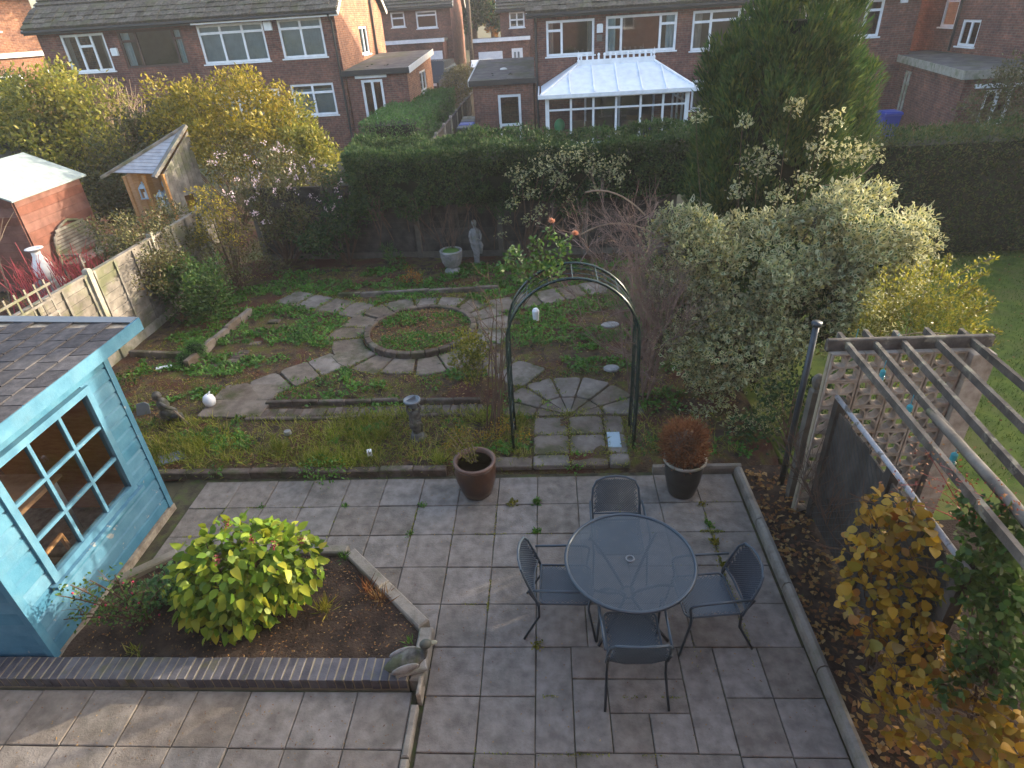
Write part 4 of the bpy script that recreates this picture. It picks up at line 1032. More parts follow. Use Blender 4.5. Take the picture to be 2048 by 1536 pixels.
# ------------------------------------------------------------------ steel table and four chairs
def lattice_disc(mb, c, R, sp, w, z):
    n = int(R / sp)
    for k in range(-n, n + 1):
        o_ = k * sp; L_ = math.sqrt(max(0, R * R - o_ * o_))
        if L_ < .02: continue
        for ang in (math.radians(45), math.radians(-45)):
            d = Vector((math.cos(ang), math.sin(ang), 0)); p = Vector((-d.y, d.x, 0)); zz = Vector((0, 0, z + (.0012 if ang > 0 else -.0012)))
            mb.bar(Vector(c) + p * o_ - d * L_ + zz, Vector(c) + p * o_ + d * L_ + zz, w, .002)
tc = Vector((.63, 3.735, 0)); TR = .545
t = thing('round_table', 'round blue grey steel mesh garden table on the patio', 'table', (tc.x, tc.y, 0))
mb = MB(); lattice_disc(mb, tc, TR - .01, .0135, .0062, .715); top = mb.build('tabletop', m['metal_blue'], t)
mb = MB(); mb.tube([(tc.x + TR * math.cos(a), tc.y + TR * math.sin(a), .715) for a in np.linspace(0, 2 * math.pi, 49)], .0155, 8, False); mb.build('rim', m['metal_blue'], t, smooth=True)
mb = MB(); mb.tube([(tc.x + .033 * math.cos(a), tc.y + .033 * math.sin(a), .722) for a in np.linspace(0, 2 * math.pi, 17)], .009, 6, False); mb.build('parasol_ring', m['lead'], top)
for k in range(4):
    a = math.pi / 4 + k * math.pi / 2 + .08; d = Vector((math.cos(a), math.sin(a), 0))
    pr = [(.42, .705), (.30, .62), (.12, .42), (.05, .33), (.06, .25), (.2, .13), (.36, .05), (.43, .0)]
    mb = MB(); mb.tube([tc + d * r + Vector((0, 0, z)) for r, z in pr], .014, 8); mb.build('leg', m['metal_dark'], t, smooth=True)
mb = MB(); mb.tube([(tc.x + .065 * math.cos(a), tc.y + .065 * math.sin(a), .3) for a in np.linspace(0, 2 * math.pi, 17)], .01, 6, False); mb.build('leg_ring', m['metal_dark'], t)

def arc_pts(P, n=6):
    """round the corners of a polyline a little"""
    P = [Vector(p) for p in P]; out = [P[0]]
    for a, b, c in zip(P[:-2], P[1:-1], P[2:]):
        r = min(.05, (a - b).length * .45, (c - b).length * .45); p0 = b + (a - b).normalized() * r; p1 = b + (c - b).normalized() * r
        for i in range(5):
            s_ = i / 4; out.append((p0 * (1 - s_) ** 2 + b * 2 * s_ * (1 - s_) + p1 * s_ ** 2))
    return out + [P[-1]]
def lattice_sheet(mb, P, u0, u1, v0, v1, sp, w):
    """diagonal mesh on a sheet; P(u,v) -> point"""
    W, Hh = u1 - u0, v1 - v0
    for sgn in (1, -1):
        k = -int((W + Hh) / sp) - 1
        while k * sp < W + Hh:
            c = u0 + k * sp if sgn > 0 else u0 + k * sp
            # line u = c + sgn * (v - v0)
            vs_ = [v0, v1]
            pts = []
            for v in np.linspace(v0, v1, 9):
                u = c + sgn * (v - v0)
                if u0 <= u <= u1: pts.append((u, float(v)))
            for (a, b), (c_, d) in zip(pts[:-1], pts[1:]): mb.bar(P(a, b), P(c_, d), w, .003)
            k += 1
def make_chair(label, loc, rz):
    """local: sits facing +y, back at -y"""
    t = thing('garden_chair', label, 'chair', loc, rz, 'steel mesh chairs round the garden table'); H = WM[t.name]
    sw = .215
    mb = MB(H); lattice_sheet(mb, lambda u, v: Vector((u, v, .43 - .018 * math.cos(u / sw * 1.5) * (1 if v < .2 else .4))), -sw, sw, -.2, .22, .023, .0105)
    seat = mb.build('seat', m['metal_blue'], t)
    mb = MB(H); mb.tube(arc_pts([(-sw, -.21, .43), (-sw, .2, .43), (-sw + .04, .235, .425), (sw - .04, .235, .425), (sw, .2, .43), (sw, -.21, .43), (-sw, -.21, .43)]), .010, 6); mb.build('seat_rim', m['metal_blue'], seat)
    def bk(u, v): return Vector((u * (1 - .10 * v / .42), -.235 - .14 * (v / .42) - .035 * (1 - (u / .24) ** 2), .47 + v))
    mb = MB(H)
    lattice_sheet(mb, bk, -.225, .225, .02, .335, .023, .0105); back = mb.build('backrest', m['metal_blue'], t)
    pts = [bk(-.235, -.04), bk(-.24, .12), bk(-.235, .27), bk(-.2, .335), bk(-.1, .36), bk(0, .365), bk(.1, .36), bk(.2, .335), bk(.235, .27), bk(.24, .12), bk(.235, -.04)]
    mb = MB(H); mb.tube(pts, .0115, 7); mb.tube([bk(-.235, .015), bk(-.1, .0), bk(.1, .0), bk(.235, .015)], .009, 6); mb.build('back_frame', m['metal_blue'], back)
    for s in (-1, 1):
        x = s * .25
        mb = MB(H); mb.tube(arc_pts([(x, -.26, .63), (x * 1.04, .1, .635), (x * 1.04, .235, .62), (x * .98, .2, .42), (x * 1.02, .27, .0)]), .0115, 7); mb.build('arm_and_front_leg', m['metal_blue'], t, smooth=True)
        mb = MB(H); mb.tube([(x * .93, -.30, .60), (x * .9, -.22, .43), (x * .92, -.22, .28), (x * .96, -.30, .12), (x, -.36, 0)], .0115, 7); mb.build('rear_leg', m['metal_dark'], t, smooth=True)
    return t
make_chair('steel mesh chair on the far side of the round table, facing the house', (.60, 4.30, 0), math.pi)
make_chair('steel mesh chair on the near side of the round table, back to the house', (.60, 3.19, 0), .02)
make_chair('steel mesh chair left of the round table', (.07, 3.72, 0), -math.pi / 2 - .03)
make_chair('steel mesh chair right of the round table, by the kerb', (1.27, 3.60, 0), math.pi / 2 + .10)

# ------------------------------------------------------------------ green arch
ar = thing('garden_arch', 'dark green metal rose arch over the path', 'arch', (.25, 6.3, 0))
def hoop(y, x0=-.49, x1=.99, zs=1.55, zt_=2.33):
    c = (x0 + x1) / 2; r = (x1 - x0) / 2
    return [Vector((x0, y, 0)), Vector((x0 - .01, y, .8)), Vector((x0, y, zs))] + [Vector((c - r * math.cos(a), y, zs + (zt_ - zs) * math.sin(a))) for a in np.linspace(.12, math.pi - .12, 22)] + [Vector((x1, y, zs)), Vector((x1 + .01, y, .8)), Vector((x1, y, 0))]
h1, h2 = hoop(6.12), hoop(6.58)
for h_ in (h1, h2):
    mb = MB(); mb.tube(h_, .017, 8); mb.build('hoop', m['metal_green'], ar, smooth=True)
def along(h_, k, n): 
    L_ = [0.0]
    for a, b in zip(h_[:-1], h_[1:]): L_.append(L_[-1] + (b - a).length)
    s_ = L_[-1] * k / n
    for i in range(len(h_) - 1):
        if L_[i + 1] >= s_: return h_[i].lerp(h_[i + 1], (s_ - L_[i]) / max(1e-6, L_[i + 1] - L_[i]))
    return h_[-1]
for k in range(1, 20):
    mb = MB(); mb.tube([along(h1, k, 20), along(h2, k, 20)], .006, 6); mb.build('rung', m['metal_green'], ar)
for q in (.33, .67):
    mb = MB(); mb.tube([a.lerp(b, q) for a, b in zip(h1, h2)], .006, 5); mb.build('side_wire', m['metal_green'], ar)

# ------------------------------------------------------------------ pots, urn, ornaments
t = thing('glazed_pot', 'large brown glazed pot at the patio edge', 'plant pot', (-.89, 5.44, 0))
q = MB(); q.lathe([(.145, 0), (.165, .02), (.2, .12), (.228, .24), (.238, .33), (.228, .41), (.222, .43)], 32, (-.89, 5.44, 0)); q.build('body', m['glaze'], t, smooth=True)
q = MB(); q.lathe([(.222, .43), (.243, .445), (.243, .475), (.225, .485), (.205, .475), (.195, .42), (.185, .3), (.18, .24)], 32, (-.89, 5.44, 0)); q.build('rim', m['clay_rim'], t, smooth=True)
q = MB(); q.lathe([(.184, .23), (.184, .26), (.1, .275), (.01, .27)], 24, (-.89, 5.44, 0)); q.build('soil', m['soil'], t)
t = thing('black_pot', 'tall dark pot with a dead brown bush, by the kerb corner', 'plant pot', (1.44, 5.40, 0))
q = MB(); q.lathe([(.14, 0), (.15, .02), (.19, .2), (.215, .42), (.222, .46)], 30, (1.44, 5.40, 0)); q.build('body', m['black_pot'], t, smooth=True)
q = MB(); q.lathe([(.222, .46), (.236, .468), (.236, .49), (.22, .498), (.205, .47), (.2, .4)], 30, (1.44, 5.40, 0)); q.build('rim', m['con_post'], t, smooth=True)
q = MB(); q.lathe([(.2, .39), (.2, .42), (.1, .43), (.01, .43)], 20, (1.44, 5.40, 0)); q.build('soil', m['soil'], t)
t = thing('stone_urn', 'pale stone urn on a round foot before the back fence', 'urn', (-2.04, 12.42, 0))
q = MB(); q.lathe([(.17, .04), (.18, .1), (.15, .14), (.11, .17), (.105, .2)], 24, (-2.04, 12.42, 0)); q.build('foot', m['stone'], t, smooth=True)
q = MB()
prof = [(.105, .2), (.15, .22), (.19, .3), (.215, .42), (.225, .5), (.238, .53), (.235, .56), (.2, .56), (.19, .5), (.18, .46)]
q.lathe(prof, 32, (-2.04, 12.42, 0)); ub = q.build('bowl', m['stone'], t, smooth=True)
q = MB()
for k in range(16):
    a = 2 * math.pi * k / 16; q.tube([(-2.04 + r * math.cos(a), 12.42 + r * math.sin(a), z) for r, z in ((.15, .225), (.195, .31), (.22, .42), (.229, .49))], .012, 5)
q.build('flutes', m['stone'], ub)
q = MB(); q.ball((-2.04, 12.42, .52), (.19, .19, .08), 14, 6); q.build('moss', LEAF('urn_moss', [(.05, .12, .02), (.08, .16, .03)], .1), t, smooth=True)

def figure(name, label, loc, h, mat, rz=0.0, fat=1.0):
    """draped standing stone figure, height h"""
    t = thing(name, label, 'statue', loc, rz); H = WM[t.name]; s = h
    q = MB(H); q.lathe([(.10 * s, 0), (.10 * s, .03 * s), (.07 * s, .04 * s)], 12); q.build('plinth', mat, t)
    rings = [(.0, .04, .06, .05), (.0, .16, .062, .05), (.005, .3, .075, .055), (-.01, .42, .1, .07), (-.005, .5, .098, .072), (.0, .58, .078, .058), (.008, .66, .085, .06), (.008, .74, .098, .062), (.005, .79, .09, .055), (.003, .815, .035, .035), (.003, .85, .034, .034)]
    n = 14; vs = []; fs = []
    for j, (dx, z, a, b) in enumerate(rings):
        for i in range(n):
            w = 2 * math.pi * i / n; rip = 1 + (.10 * math.sin(5 * w + j) if z < .55 else 0)
            vs.append(((dx + a * rip * fat * math.cos(w)) * s, b * rip * fat * math.sin(w) * s, z * s))
    for j in range(len(rings) - 1):
        for i in range(n): fs.append((j * n + i, j * n + (i + 1) % n, (j + 1) * n + (i + 1) % n, (j + 1) * n + i))
    q = MB(H); q.add(vs, fs); q.ball((.004 * s, -.004 * s, .91 * s), (.052 * s, .058 * s, .07 * s), 12, 9); q.ball((.004 * s, .02 * s, .93 * s), (.058 * s, .055 * s, .06 * s), 10, 7); q.ball((.004 * s, -.062 * s, .905 * s), (.01 * s, .014 * s, .014 * s), 6, 4)
    q.tube([(.09 * s, 0, .76 * s), (.125 * s, -.02 * s, .65 * s), (.11 * s, -.07 * s, .56 * s), (.03 * s, -.085 * s, .6 * s)], [.03 * s, .027 * s, .022 * s, .02 * s], 8)
    q.tube([(-.085 * s, 0, .76 * s), (-.115 * s, -.01 * s, .64 * s), (-.10 * s, -.05 * s, .52 * s), (-.06 * s, -.08 * s, .47 * s)], [.03 * s, .027 * s, .022 * s, .02 * s], 8)
    q.build('body', mat, t, smooth=True)
    q = MB(H); q.tube([(.085 * s, -.03 * s, .56 * s), (.12 * s, -.01 * s, .42 * s), (.1 * s, .0, .24 * s)], [.02 * s, .05 * s, .03 * s], 8); q.build('drape', mat, t, smooth=True)
    return t
figure('stone_figure', 'white stone figure of a draped woman against the back fence post', (-1.57, 12.95, .03), 1.0, m['stone'], .2)
# figure carrying a sundial dish
fs_ = figure('sundial', 'small dark mossy figure carrying a round sundial dish', (-1.76, 6.44, .03), .56, m['stone_dark'], .3, 1.4); H = WM[fs_.name]
q = MB(H); q.lathe([(.06, .53), (.045, .56), (.06, .585), (.095, .6), (.108, .615), (.108, .635), (.092, .64), (.088, .628), (.01, .626)], 24); dish = q.build('dish', m['lead'], fs_, smooth=True)
q = MB(H); q.poly([(-.07, 0, .63), (.05, 0, .63), (.05, 0, .69)], (0, .008, 0)); q.build('gnomon', m['lead'], dish)
q = MB(H); q.tube([(.05, -.02, .42), (.085, -.01, .5), (.06, 0, .57)], .017, 7).tube([(-.05, -.02, .42), (-.085, -.01, .5), (-.06, 0, .57)], .017, 7); q.build('raised_arms', m['stone_dark'], fs_)
q = MB(H); q.lathe([(.12, 0), (.125, .05), (.10, .07), (.085, .12), (.07, .13)], 14); q.build('base', m['stone_dark'], fs_, smooth=True)

# seated mossy figure by the summerhouse
t = thing('stone_figure', 'mossy seated stone figure holding a stick behind the summerhouse', 'statue', (-5.42, 7.0, .05)); b0 = Vector((-5.42, 7.0, .05))
q = MB(); q.ball(b0 + Vector((.0, 0, .12)), (.13, .1, .12), 12, 8); q.ball(b0 + Vector((-.03, 0, .27)), (.085, .07, .12), 12, 8); q.ball(b0 + Vector((-.07, 0, .42)), (.065, .06, .07), 12, 8); q.tube([b0 + Vector((-.03, -.05, .33)), b0 + Vector((.07, -.09, .28)), b0 + Vector((.18, -.06, .22))], [.03, .025, .022], 8); q.tube([b0 + Vector((.05, -.05, .1)), b0 + Vector((.2, -.06, .13)), b0 + Vector((.22, -.08, .0))], [.05, .045, .04], 8)
q.build('body', m['stone_dark'], t, smooth=True)
q = MB(); q.tube([b0 + Vector((.12, -.07, .26)), b0 + Vector((.36, -.16, .02))], .012, 6); q.build('stick', m['twig_pale'], t)
q = MB(); q.lathe([(.0, .19), (.035, .19), (.07, .16), (.09, .1), (.075, .03), (.04, 0)][::-1], 16, (-4.98, 7.32, .08)); q.tube([(-4.98, 7.32, .26), (-4.94, 7.34, .31)], .012, 6); tag(q.build('ball_ornament', m['white'], smooth=True), 'round white ornament on the weeds left of the path', 'ornament')
for nm, lb, px, py, dims, rz, mat in (
        ('slate', 'blue grey slate leaning by the seated figure', 287, 830, (.09, .02, .14), .3, 'lead'), ('slate', 'blue slate scrap on the border near the summerhouse corner', 345, 915, (.16, .10, .012), .5, 'lead'),
        ('plastic_sheet', 'pale blue grey sheet lying by the right foot of the arch', 1228, 880, (.08, .15, .012), .0, 'pale_blue'), ('stepping_stone', 'oval grey stone under the arch, farther one', 1220, 651, (.16, .11, .03), .2, 'stone'),
        ('stepping_stone', 'grey round stone under the arch, nearer one', 1223, 738, (.12, .10, .03), 0, 'stone'), ('garden_light', 'small white lantern standing in the bed seen through the arch', 1072, 640, (.06, .06, .2), .2, 'white'),
        ('glass_shard', 'white plastic scrap lying left of the moss cushions', 328, 735, (.12, .03, .02), .4, 'white'), ('plant_label', 'white plant label in the border weeds', 740, 910, (.03, .03, .08), .3, 'white'), ('pebble', 'pale pebble in the grass left of the sundial', 576, 868, (.05, .045, .05), 0, 'stone')):
    if 'pale_blue' not in m: m['pale_blue'] = FLAT('pale_blue_plastic', (.3, .4, .46), .5)
    p = at_z(px, py, .09); M = Matrix.Translation(p) @ Matrix.Rotation(rz, 4, 'Z')
    if nm == 'garden_light':
        q = MB(); q.lathe([(.05, 0), (.06, .12), (.065, .18), (.04, .22), (.01, .23)], 8, p)
    elif 'stone' in nm or nm == 'pebble':
        q = MB(); q.lathe([(1, 0), (1.03, .5), (.9, 1), (.02, 1.05)], 14, p, Matrix.Rotation(rz, 4, 'Z') @ Matrix.Diagonal((dims[0], dims[1], dims[2], 1)))
    elif nm == 'slate' and dims[2] > .1:
        q = MB(); q.poly([M @ Vector(v) for v in ((-.09, 0, 0), (.09, .01, 0), (.10, .05, .13), (.05, .06, .17), (-.06, .06, .16))], (0, .012, 0))
    else:
        q = MB(); q.cbox(-dims[0], dims[0], -dims[1], dims[1], 0, dims[2], min(dims) * .3, M @ Matrix.Rotation(.06, 4, 'X'))
    tag(q.build(nm, m[mat]), lb, nm.replace('_', ' '))

# stone duck on the corner of the raised bed
m['duck_head'] = FLAT('green_brown_stone', (.07, .075, .06), .7)
dl = Vector((-1.24, 3.10, .15))
t = thing('stone_duck', 'weathered stone duck on the corner of the raised bed', 'ornament', dl, .3); H = WM[t.name]
q = MB(H)
rings = [(-.2, .05, .012, .01), (-.16, .05, .05, .03), (-.09, .06, .085, .06), (0, .07, .095, .075), (.08, .08, .08, .075), (.13, .10, .055, .055), (.15, .14, .042, .04), (.155, .19, .036, .034)]
n = 12; vs = []; fs = []
for x, z, a, b in rings:
    for i in range(n):
        w = 2 * math.pi * i / n; up = x > .12
        vs.append((x + (b * math.sin(w) * .6 if up else 0), a * math.cos(w), z + (0 if up else b * math.sin(w)) + .02))
for j in range(len(rings) - 1):
    for i in range(n): fs.append((j * n + i, j * n + (i + 1) % n, (j + 1) * n + (i + 1) % n, (j + 1) * n + i))
q.add(vs, fs); q.build('body', m['stone_dark'], t, smooth=True)
q = MB(H); q.ball((.165, 0, .235), (.052, .042, .042), 12, 8); hd = q.build('head', m['duck_head'], t, smooth=True)
q = MB(H); q.ball((.225, 0, .228), (.04, .024, .01), 8, 5); q.build('bill', m['con_post'], hd, smooth=True)
for s in (-1, 1):
    q = MB(H); q.ball((-.03, s * .082, .1), (.12, .018, .05), 12, 6, Matrix.Rotation(-.12, 3, 'Y').to_4x4()); q.build('wing', m['stone'], t, smooth=True)
q = MB(H); q.cbox(-.12, .14, -.07, .07, -.012, .025, .01); q.build('base', m['stone'], t)
q = MB(); q.cbox(-1.145, -1.11, 2.86, 3.02, .0, .16, .01); tag(q.build('upright_slate', m['garden_wood']), 'short upright timber peg beside the stone duck', 'peg')

# ------------------------------------------------------------------ fences
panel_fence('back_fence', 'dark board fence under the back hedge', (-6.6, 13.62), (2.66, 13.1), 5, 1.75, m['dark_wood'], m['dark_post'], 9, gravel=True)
panel_fence('left_fence', 'sunlit grey board fence along the left boundary', (-7.36, 5.3), (-7.36, 12.7), 4, 1.58, m['fence_wood'], m['con_post'], 9, gravel=True, battens=1)
t = thing('trellis', 'square pale wooden trellis beside the summerhouse roof', 'trellis', (-7.25, 7.6, .3))
for k in range(6): MB().bar((-7.22, 7.05 + k * .19, .9), (-7.24, 7.05 + k * .19, 1.86), .03, .012, (1, 0, 0)).build('slat', m['fence_wood'], t)
for k in range(5): MB().bar((-7.205, 7.0, .98 + k * .2), (-7.205, 8.06, .98 + k * .2), .012, .034).build('slat', m['fence_wood'], t)
# boundary fence by the pergola: mesh panels with a white top rail
t = thing('mesh_fence', 'low netted fence panel with a peeling white top rail below the pergola', 'fence', (2.7, 3.2, 0))
for y in (4.97, 3.95, 2.95): MB().cbox(2.67, 2.75, y - .04, y + .04, 0, 1.5, .01).build('post', m['dark_wood'], t)
for k in range(16):
    y = 4.86 - k * .125; MB().box(2.70, 2.715, y - .062, y + .062, .05, 1.38 + random.uniform(-.02, .02)).build('board', m['dark_wood'], t)
mb = MB()
for k in range(38):
    for sgn in (1, -1):
        a, b = 5.05 - k * .09, 5.05 - k * .09 + sgn * -1.3
        lo, hi = max(min(a, b), 2.9), min(max(a, b), 5.05)
        if hi - lo < .1: continue
        za = .06 + (abs(a - (hi if sgn > 0 else lo))); zb_ = .06 + abs(a - (lo if sgn > 0 else hi))
        mb.bar((2.692 - (.002 if sgn > 0 else 0), hi if sgn > 0 else lo, za), (2.692 - (.002 if sgn > 0 else 0), lo if sgn > 0 else hi, min(1.38, zb_)), .003)
mb.build('netting', m['metal_dark'], t)
m['peeling'] = MAT('peeling_white_paint', [(.26, .26, .28), (.36, .36, .38)], 6, .7, .3, 40, patch=((.1, .085, .07), .9), pscale=6, pedge=(.55, .6))
mb = MB(); mb.tube([(2.68, 5.0, 1.50), (2.68, 3.9, 1.505), (2.68, 2.9, 1.49)], .022, 8); mb.build('top_rail', m['peeling'], t, smooth=True)
q = MB(); q.cbox(2.56, 2.66, 5.22, 5.32, 0, 1.42, .02); q.ball((2.61, 5.27, 1.5), (.06, .06, .09), 10, 7); tag(q.build('stone_post', m['dark_post']), 'stone post with rounded top at the end of the mesh fence', 'post')
q = MB(); q.tube([(2.58, 5.5, 0), (2.58, 5.5, 1.0), (2.58, 5.5, 2.0)], [.034, .032, .03], 10); q.lathe([(.05, 0), (.05, .04)], 10, (2.58, 5.5, 2.0)); tag(q.build('metal_pole', m['metal_dark'], smooth=True), 'dark grey metal pole standing before the variegated shrub', 'pole')

# screen block wall
sb = thing('screen_block_wall', 'pierced concrete block screen with flower pattern under the pergola', 'wall', (3.05, 5.06, 0)); BS = .29
def block_mesh():
    mb = MB(); h = BS / 2 - .002; d = .045; e = .018
    mb.box(-h, h, -d, d, -h, -h + e).box(-h, h, -d, d, h - e, h).box(-h, -h + e, -d, d, -h + e, h - e).box(h - e, h, -d, d, -h + e, h - e)
    for sgn in (1, -1):                                # two crossed leaf shaped ribs and diagonals
        L_ = h - e * .5
        for side_ in (1, -1):
            pts = []
            for i in range(9):
                t_ = -1 + 2 * i / 8; w = side_ * .06 * (1 - abs(abs(t_) * 2 - 1) ** 2)
                pts.append(Vector((t_ * L_ - sgn * w * .7, 0, sgn * t_ * L_ + w * .7)))
            for a, b in zip(pts[:-1], pts[1:]): mb.bar(a, b, .075, .02, (0, 0, 1) if 0 else (0, 1, 0)) if 0 else mb.bar(a, b, .017, .086, (0, 1, 0))
    mb.ball((0, 0, 0), (.022, .042, .022), 8, 5)
    return raw_mesh('block', mb.V, mb.F, m['block'])
bme = block_mesh()
for i in range(4):
    for j in range(7):
        inst('block', bme, sb, Matrix.Translation((2.555 + i * (BS + .008) + BS / 2, 5.06, 1.945 - (j + .5) * (BS + .0) - j * .0)))
MB().box(2.54, 3.76, 5.055, 5.065, -.05, 0).build('footing', m['mortar'], sb)
mb = MB()
for i in range(5): mb.box(2.547 + i * (BS + .008), 2.555 + i * (BS + .008), 5.035, 5.085, 0, 1.94)
mb.build('mortar_joint', m['mortar'], sb)
for k in range(7): MB().cbox(3.752, 3.955, 4.955, 5.165, 1.66 - k * .28, 1.935 - k * .28, .006).build('pier_block', m['block'], sb)

# pergola
pg = thing('pergola', 'weathered timber pergola running back to the block screen', 'pergola', (3.2, 3.2, 0))
for k in range(5):
    xf, xn = (2.70, 2.95, 3.20, 3.50, 3.79)[k], (2.63, 2.83, 3.04, 3.36, 3.70)[k]
    d = (xn - xf) / 1.95; a = Vector((xf - d * .03, 5.28 + (k % 2) * .04, 2.005)); b = Vector((xf + d * 4.6, .6, 2.0))
    MB().bar(a, b, .036, .066).build('rafter', m['pergola_wood'], pg)
MB().cbox(2.52, 3.97, 5.075, 5.125, 1.945, 2.06, .008).build('cross_beam', m['pergola_wood'], pg)
MB().cbox(2.5, 4.05, .62, .7, 1.85, 1.96, .01).build('cross_beam', m['pergola_wood'], pg)
for x, y in ((2.62, .66), (3.9, .66)): MB().box(x - .04, x + .04, y - .038, y + .038, 0, 1.85).build('post', m['pergola_wood'], pg)
q = MB(); q.tube([(2.86, 4.0, 2.0), (2.78, 3.0, 2.05), (2.72, 2.0, 2.02), (2.7, 1.0, 2.03)], [.032, .036, .034, .03], 8); q.build('round_pole', m['fence_wood'], pg, smooth=True)
LB = [('blue glass lamp hanging at the back left corner of the pergola', 1708, 692, 1.9), ('clear lamp hanging before the top of the block screen', 1788, 702, 1.88), ('white and teal lamp hanging on the second row of the block screen', 1762, 757, 1.85), ('small teal lamp hanging at the middle of the block screen', 1815, 828, 1.85), ('teal glass lamp hanging over the lawn side of the pergola', 1903, 925, 1.85)]
for k, (lb, px, py, z) in enumerate(LB):
    p = at_z(px, py, z); t = thing('hanging_lamp', lb, 'lamp', p, 0, 'glass lamps hanging from the pergola')
    q = MB(); q.ball(p + Vector((0, 0, -.01)), (.036, .036, .042), 12, 9); q.build('globe', m['bulb'] if k != 1 else m['glass'], t, smooth=True)
    q = MB(); q.lathe([(.018, .025), (.022, .03), (.022, .075), (.008, .09)], 10, p); q.tube([p + Vector((0, 0, .09)), p + Vector((0, 0, .18))], .003, 4); q.build('cap', m['teal'], t)

# ------------------------------------------------------------------ left neighbour: red shed, bench, arbour, vase
t = thing('garden_shed', 'red board shed with a pale felt roof in the left garden', 'shed', (-12.2, 13.4, 0))
for k in range(11):
    z0 = .05 + k * .18
    MB().box(-11.03, -11.0, 12.35, 14.45, z0, z0 + .176, Matrix.Identity(4)).build('board', m['red_wood'], t)
    MB().box(-13.4, -11.035, 12.32, 12.35, z0, z0 + .176).build('board', m['red_wood'], t)
MB().box(-13.4, -11.04, 12.36, 14.44, 0, 1.95).build('carcass', m['dark_wood'], t)
MB().poly([(-13.42, 12.335, 2.03), (-11.0, 12.335, 2.03), (-12.2, 12.335, 2.5)], (0, -.02, 0)).build('gable', m['red_wood'], t)
MB().poly([(-10.9, 12.2, 1.99), (-10.9, 14.6, 1.99), (-12.2, 14.6, 2.55), (-12.2, 12.2, 2.55)], (0, 0, .035)).build('roof', m['felt_green'], t)
MB().poly([(-13.5, 12.2, 1.99), (-13.5, 14.6, 1.99), (-12.2, 14.6, 2.55), (-12.2, 12.2, 2.55)], (0, 0, .035)).build('roof', m['felt_green'], t)
t = thing('garden_shed', 'second low grey roofed shed behind the red one', 'shed', (-15.2, 16.6, 0))
MB().box(-16.2, -13.9, 15.8, 18, 0, 1.9).build('wall', m['dark_wood'], t); MB().poly([(-13.7, 15.6, 1.85), (-13.7, 18.2, 1.85), (-15.05, 18.2, 2.45), (-15.05, 15.6, 2.45)], (0, 0, .04)).build('roof', m['flatroof'], t); MB().poly([(-16.4, 15.6, 1.85), (-16.4, 18.2, 1.85), (-15.05, 18.2, 2.45), (-15.05, 15.6, 2.45)], (0, 0, .04)).build('roof', m['flatroof'], t)
mb = MB(); mb.bar((-13.7, 15.57, 1.88), (-15.05, 15.57, 2.48), .03, .14).bar((-16.4, 15.57, 1.88), (-15.05, 15.57, 2.48), .03, .14); mb.build('bargeboard', m['fence_wood'], t)
# bench with arched back
t = thing('arched_bench', 'grey slatted bench with an arched back against the red shed', 'bench', (-10.6, 13.4, 0))
bx0, by0, by1 = -10.9, 12.75, 14.15
mb = MB(); mb.tube([(bx0, by0, .0), (bx0, by0, .75), (bx0 - .02, by0 + .12, 1.02), (bx0 - .03, by0 + .4, 1.2), (bx0 - .03, (by0 + by1) / 2, 1.28), (bx0 - .03, by1 - .4, 1.2), (bx0 - .02, by1 - .12, 1.02), (bx0, by1, .75), (bx0, by1, 0)], .03, 7); mb.build('back_frame', m['fence_wood'], t)
for k in range(9):
    z = .52 + k * .075; y_in = .03 if z < .85 else .03 + (z - .85) ** 1.2 * .9
    MB().box(bx0 - .02, bx0 + .002, by0 + y_in, by1 - y_in, z, z + .06).build('back_slat', m['fence_wood'], t)
for k in range(5): MB().box(bx0 + .05 + k * .085, bx0 + .125 + k * .085, by0, by1, .46, .48).build('seat_slat', m['fence_wood'], t)
for y in (by0 + .02, by1 - .02): MB().box(bx0 + .42, bx0 + .47, y - .025, y + .025, 0, .66).build('leg', m['fence_wood'], t); MB().box(bx0, bx0 + .5, y - .035, y + .035, .661, .69).build('armrest', m['fence_wood'], t)
# corner arbour
A, B_, C_ = Vector((-10.2, 14.5, 2.05)), Vector((-9.1, 14.5, 1.97)), Vector((-8.62, 15.5, 2.84))
t = thing('corner_arbour', 'wooden corner arbour with a steep slatted roof in the left garden', 'arbour', (-9.3, 14.9, 0))
n = 14
nr = (B_ - A).cross(C_ - A).normalized()
if nr.z < 0: nr = -nr
for k in range(n):
    t0, t1 = k / n, (k + .9) / n
    q = MB(); q.poly([A.lerp(C_, t0), B_.lerp(C_, t0), B_.lerp(C_, t1), A.lerp(C_, t1)], nr * .022 ); q.build('roof_slat', m['slat_wood'], t)
q = MB(); q.bar(A + (A - C_).normalized() * .25 + nr * .03, C_ + nr * .03, .1, .06); q.build('bargeboard', m['fence_wood'], t)
q = MB(); q.bar(B_ + (B_ - C_).normalized() * .12 + nr * .03, C_ + nr * .03, .13, .07); q.build('bargeboard', m['fence_wood'], t)
Bb, Cb = Vector((B_.x + .08, B_.y + .05, 0)), Vector((C_.x, C_.y, 0))
nW = 8
for k in range(nW):
    p0, p1 = Bb.lerp(Cb, k / nW), Bb.lerp(Cb, (k + .96) / nW); zt0 = 1.93 + (2.74 - 1.93) * k / nW; zt1 = 1.93 + (2.74 - 1.93) * (k + 1) / nW
    z0 = 0.0
    if k in (3, 4): 
        q = MB(); q.poly([p0, p1, p1 + Vector((0, 0, .75)), p0 + Vector((0, 0, .75))], (.012, -.006, 0)); q.build('wall_board', m['fence_wood'], t); z0 = 1.35
    q = MB(); q.poly([p0 + Vector((0, 0, z0)), p1 + Vector((0, 0, z0)), p1 + Vector((0, 0, zt1)), p0 + Vector((0, 0, zt0))], (.012, -.006, 0)); q.build('wall_board', m['fence_wood'], t)
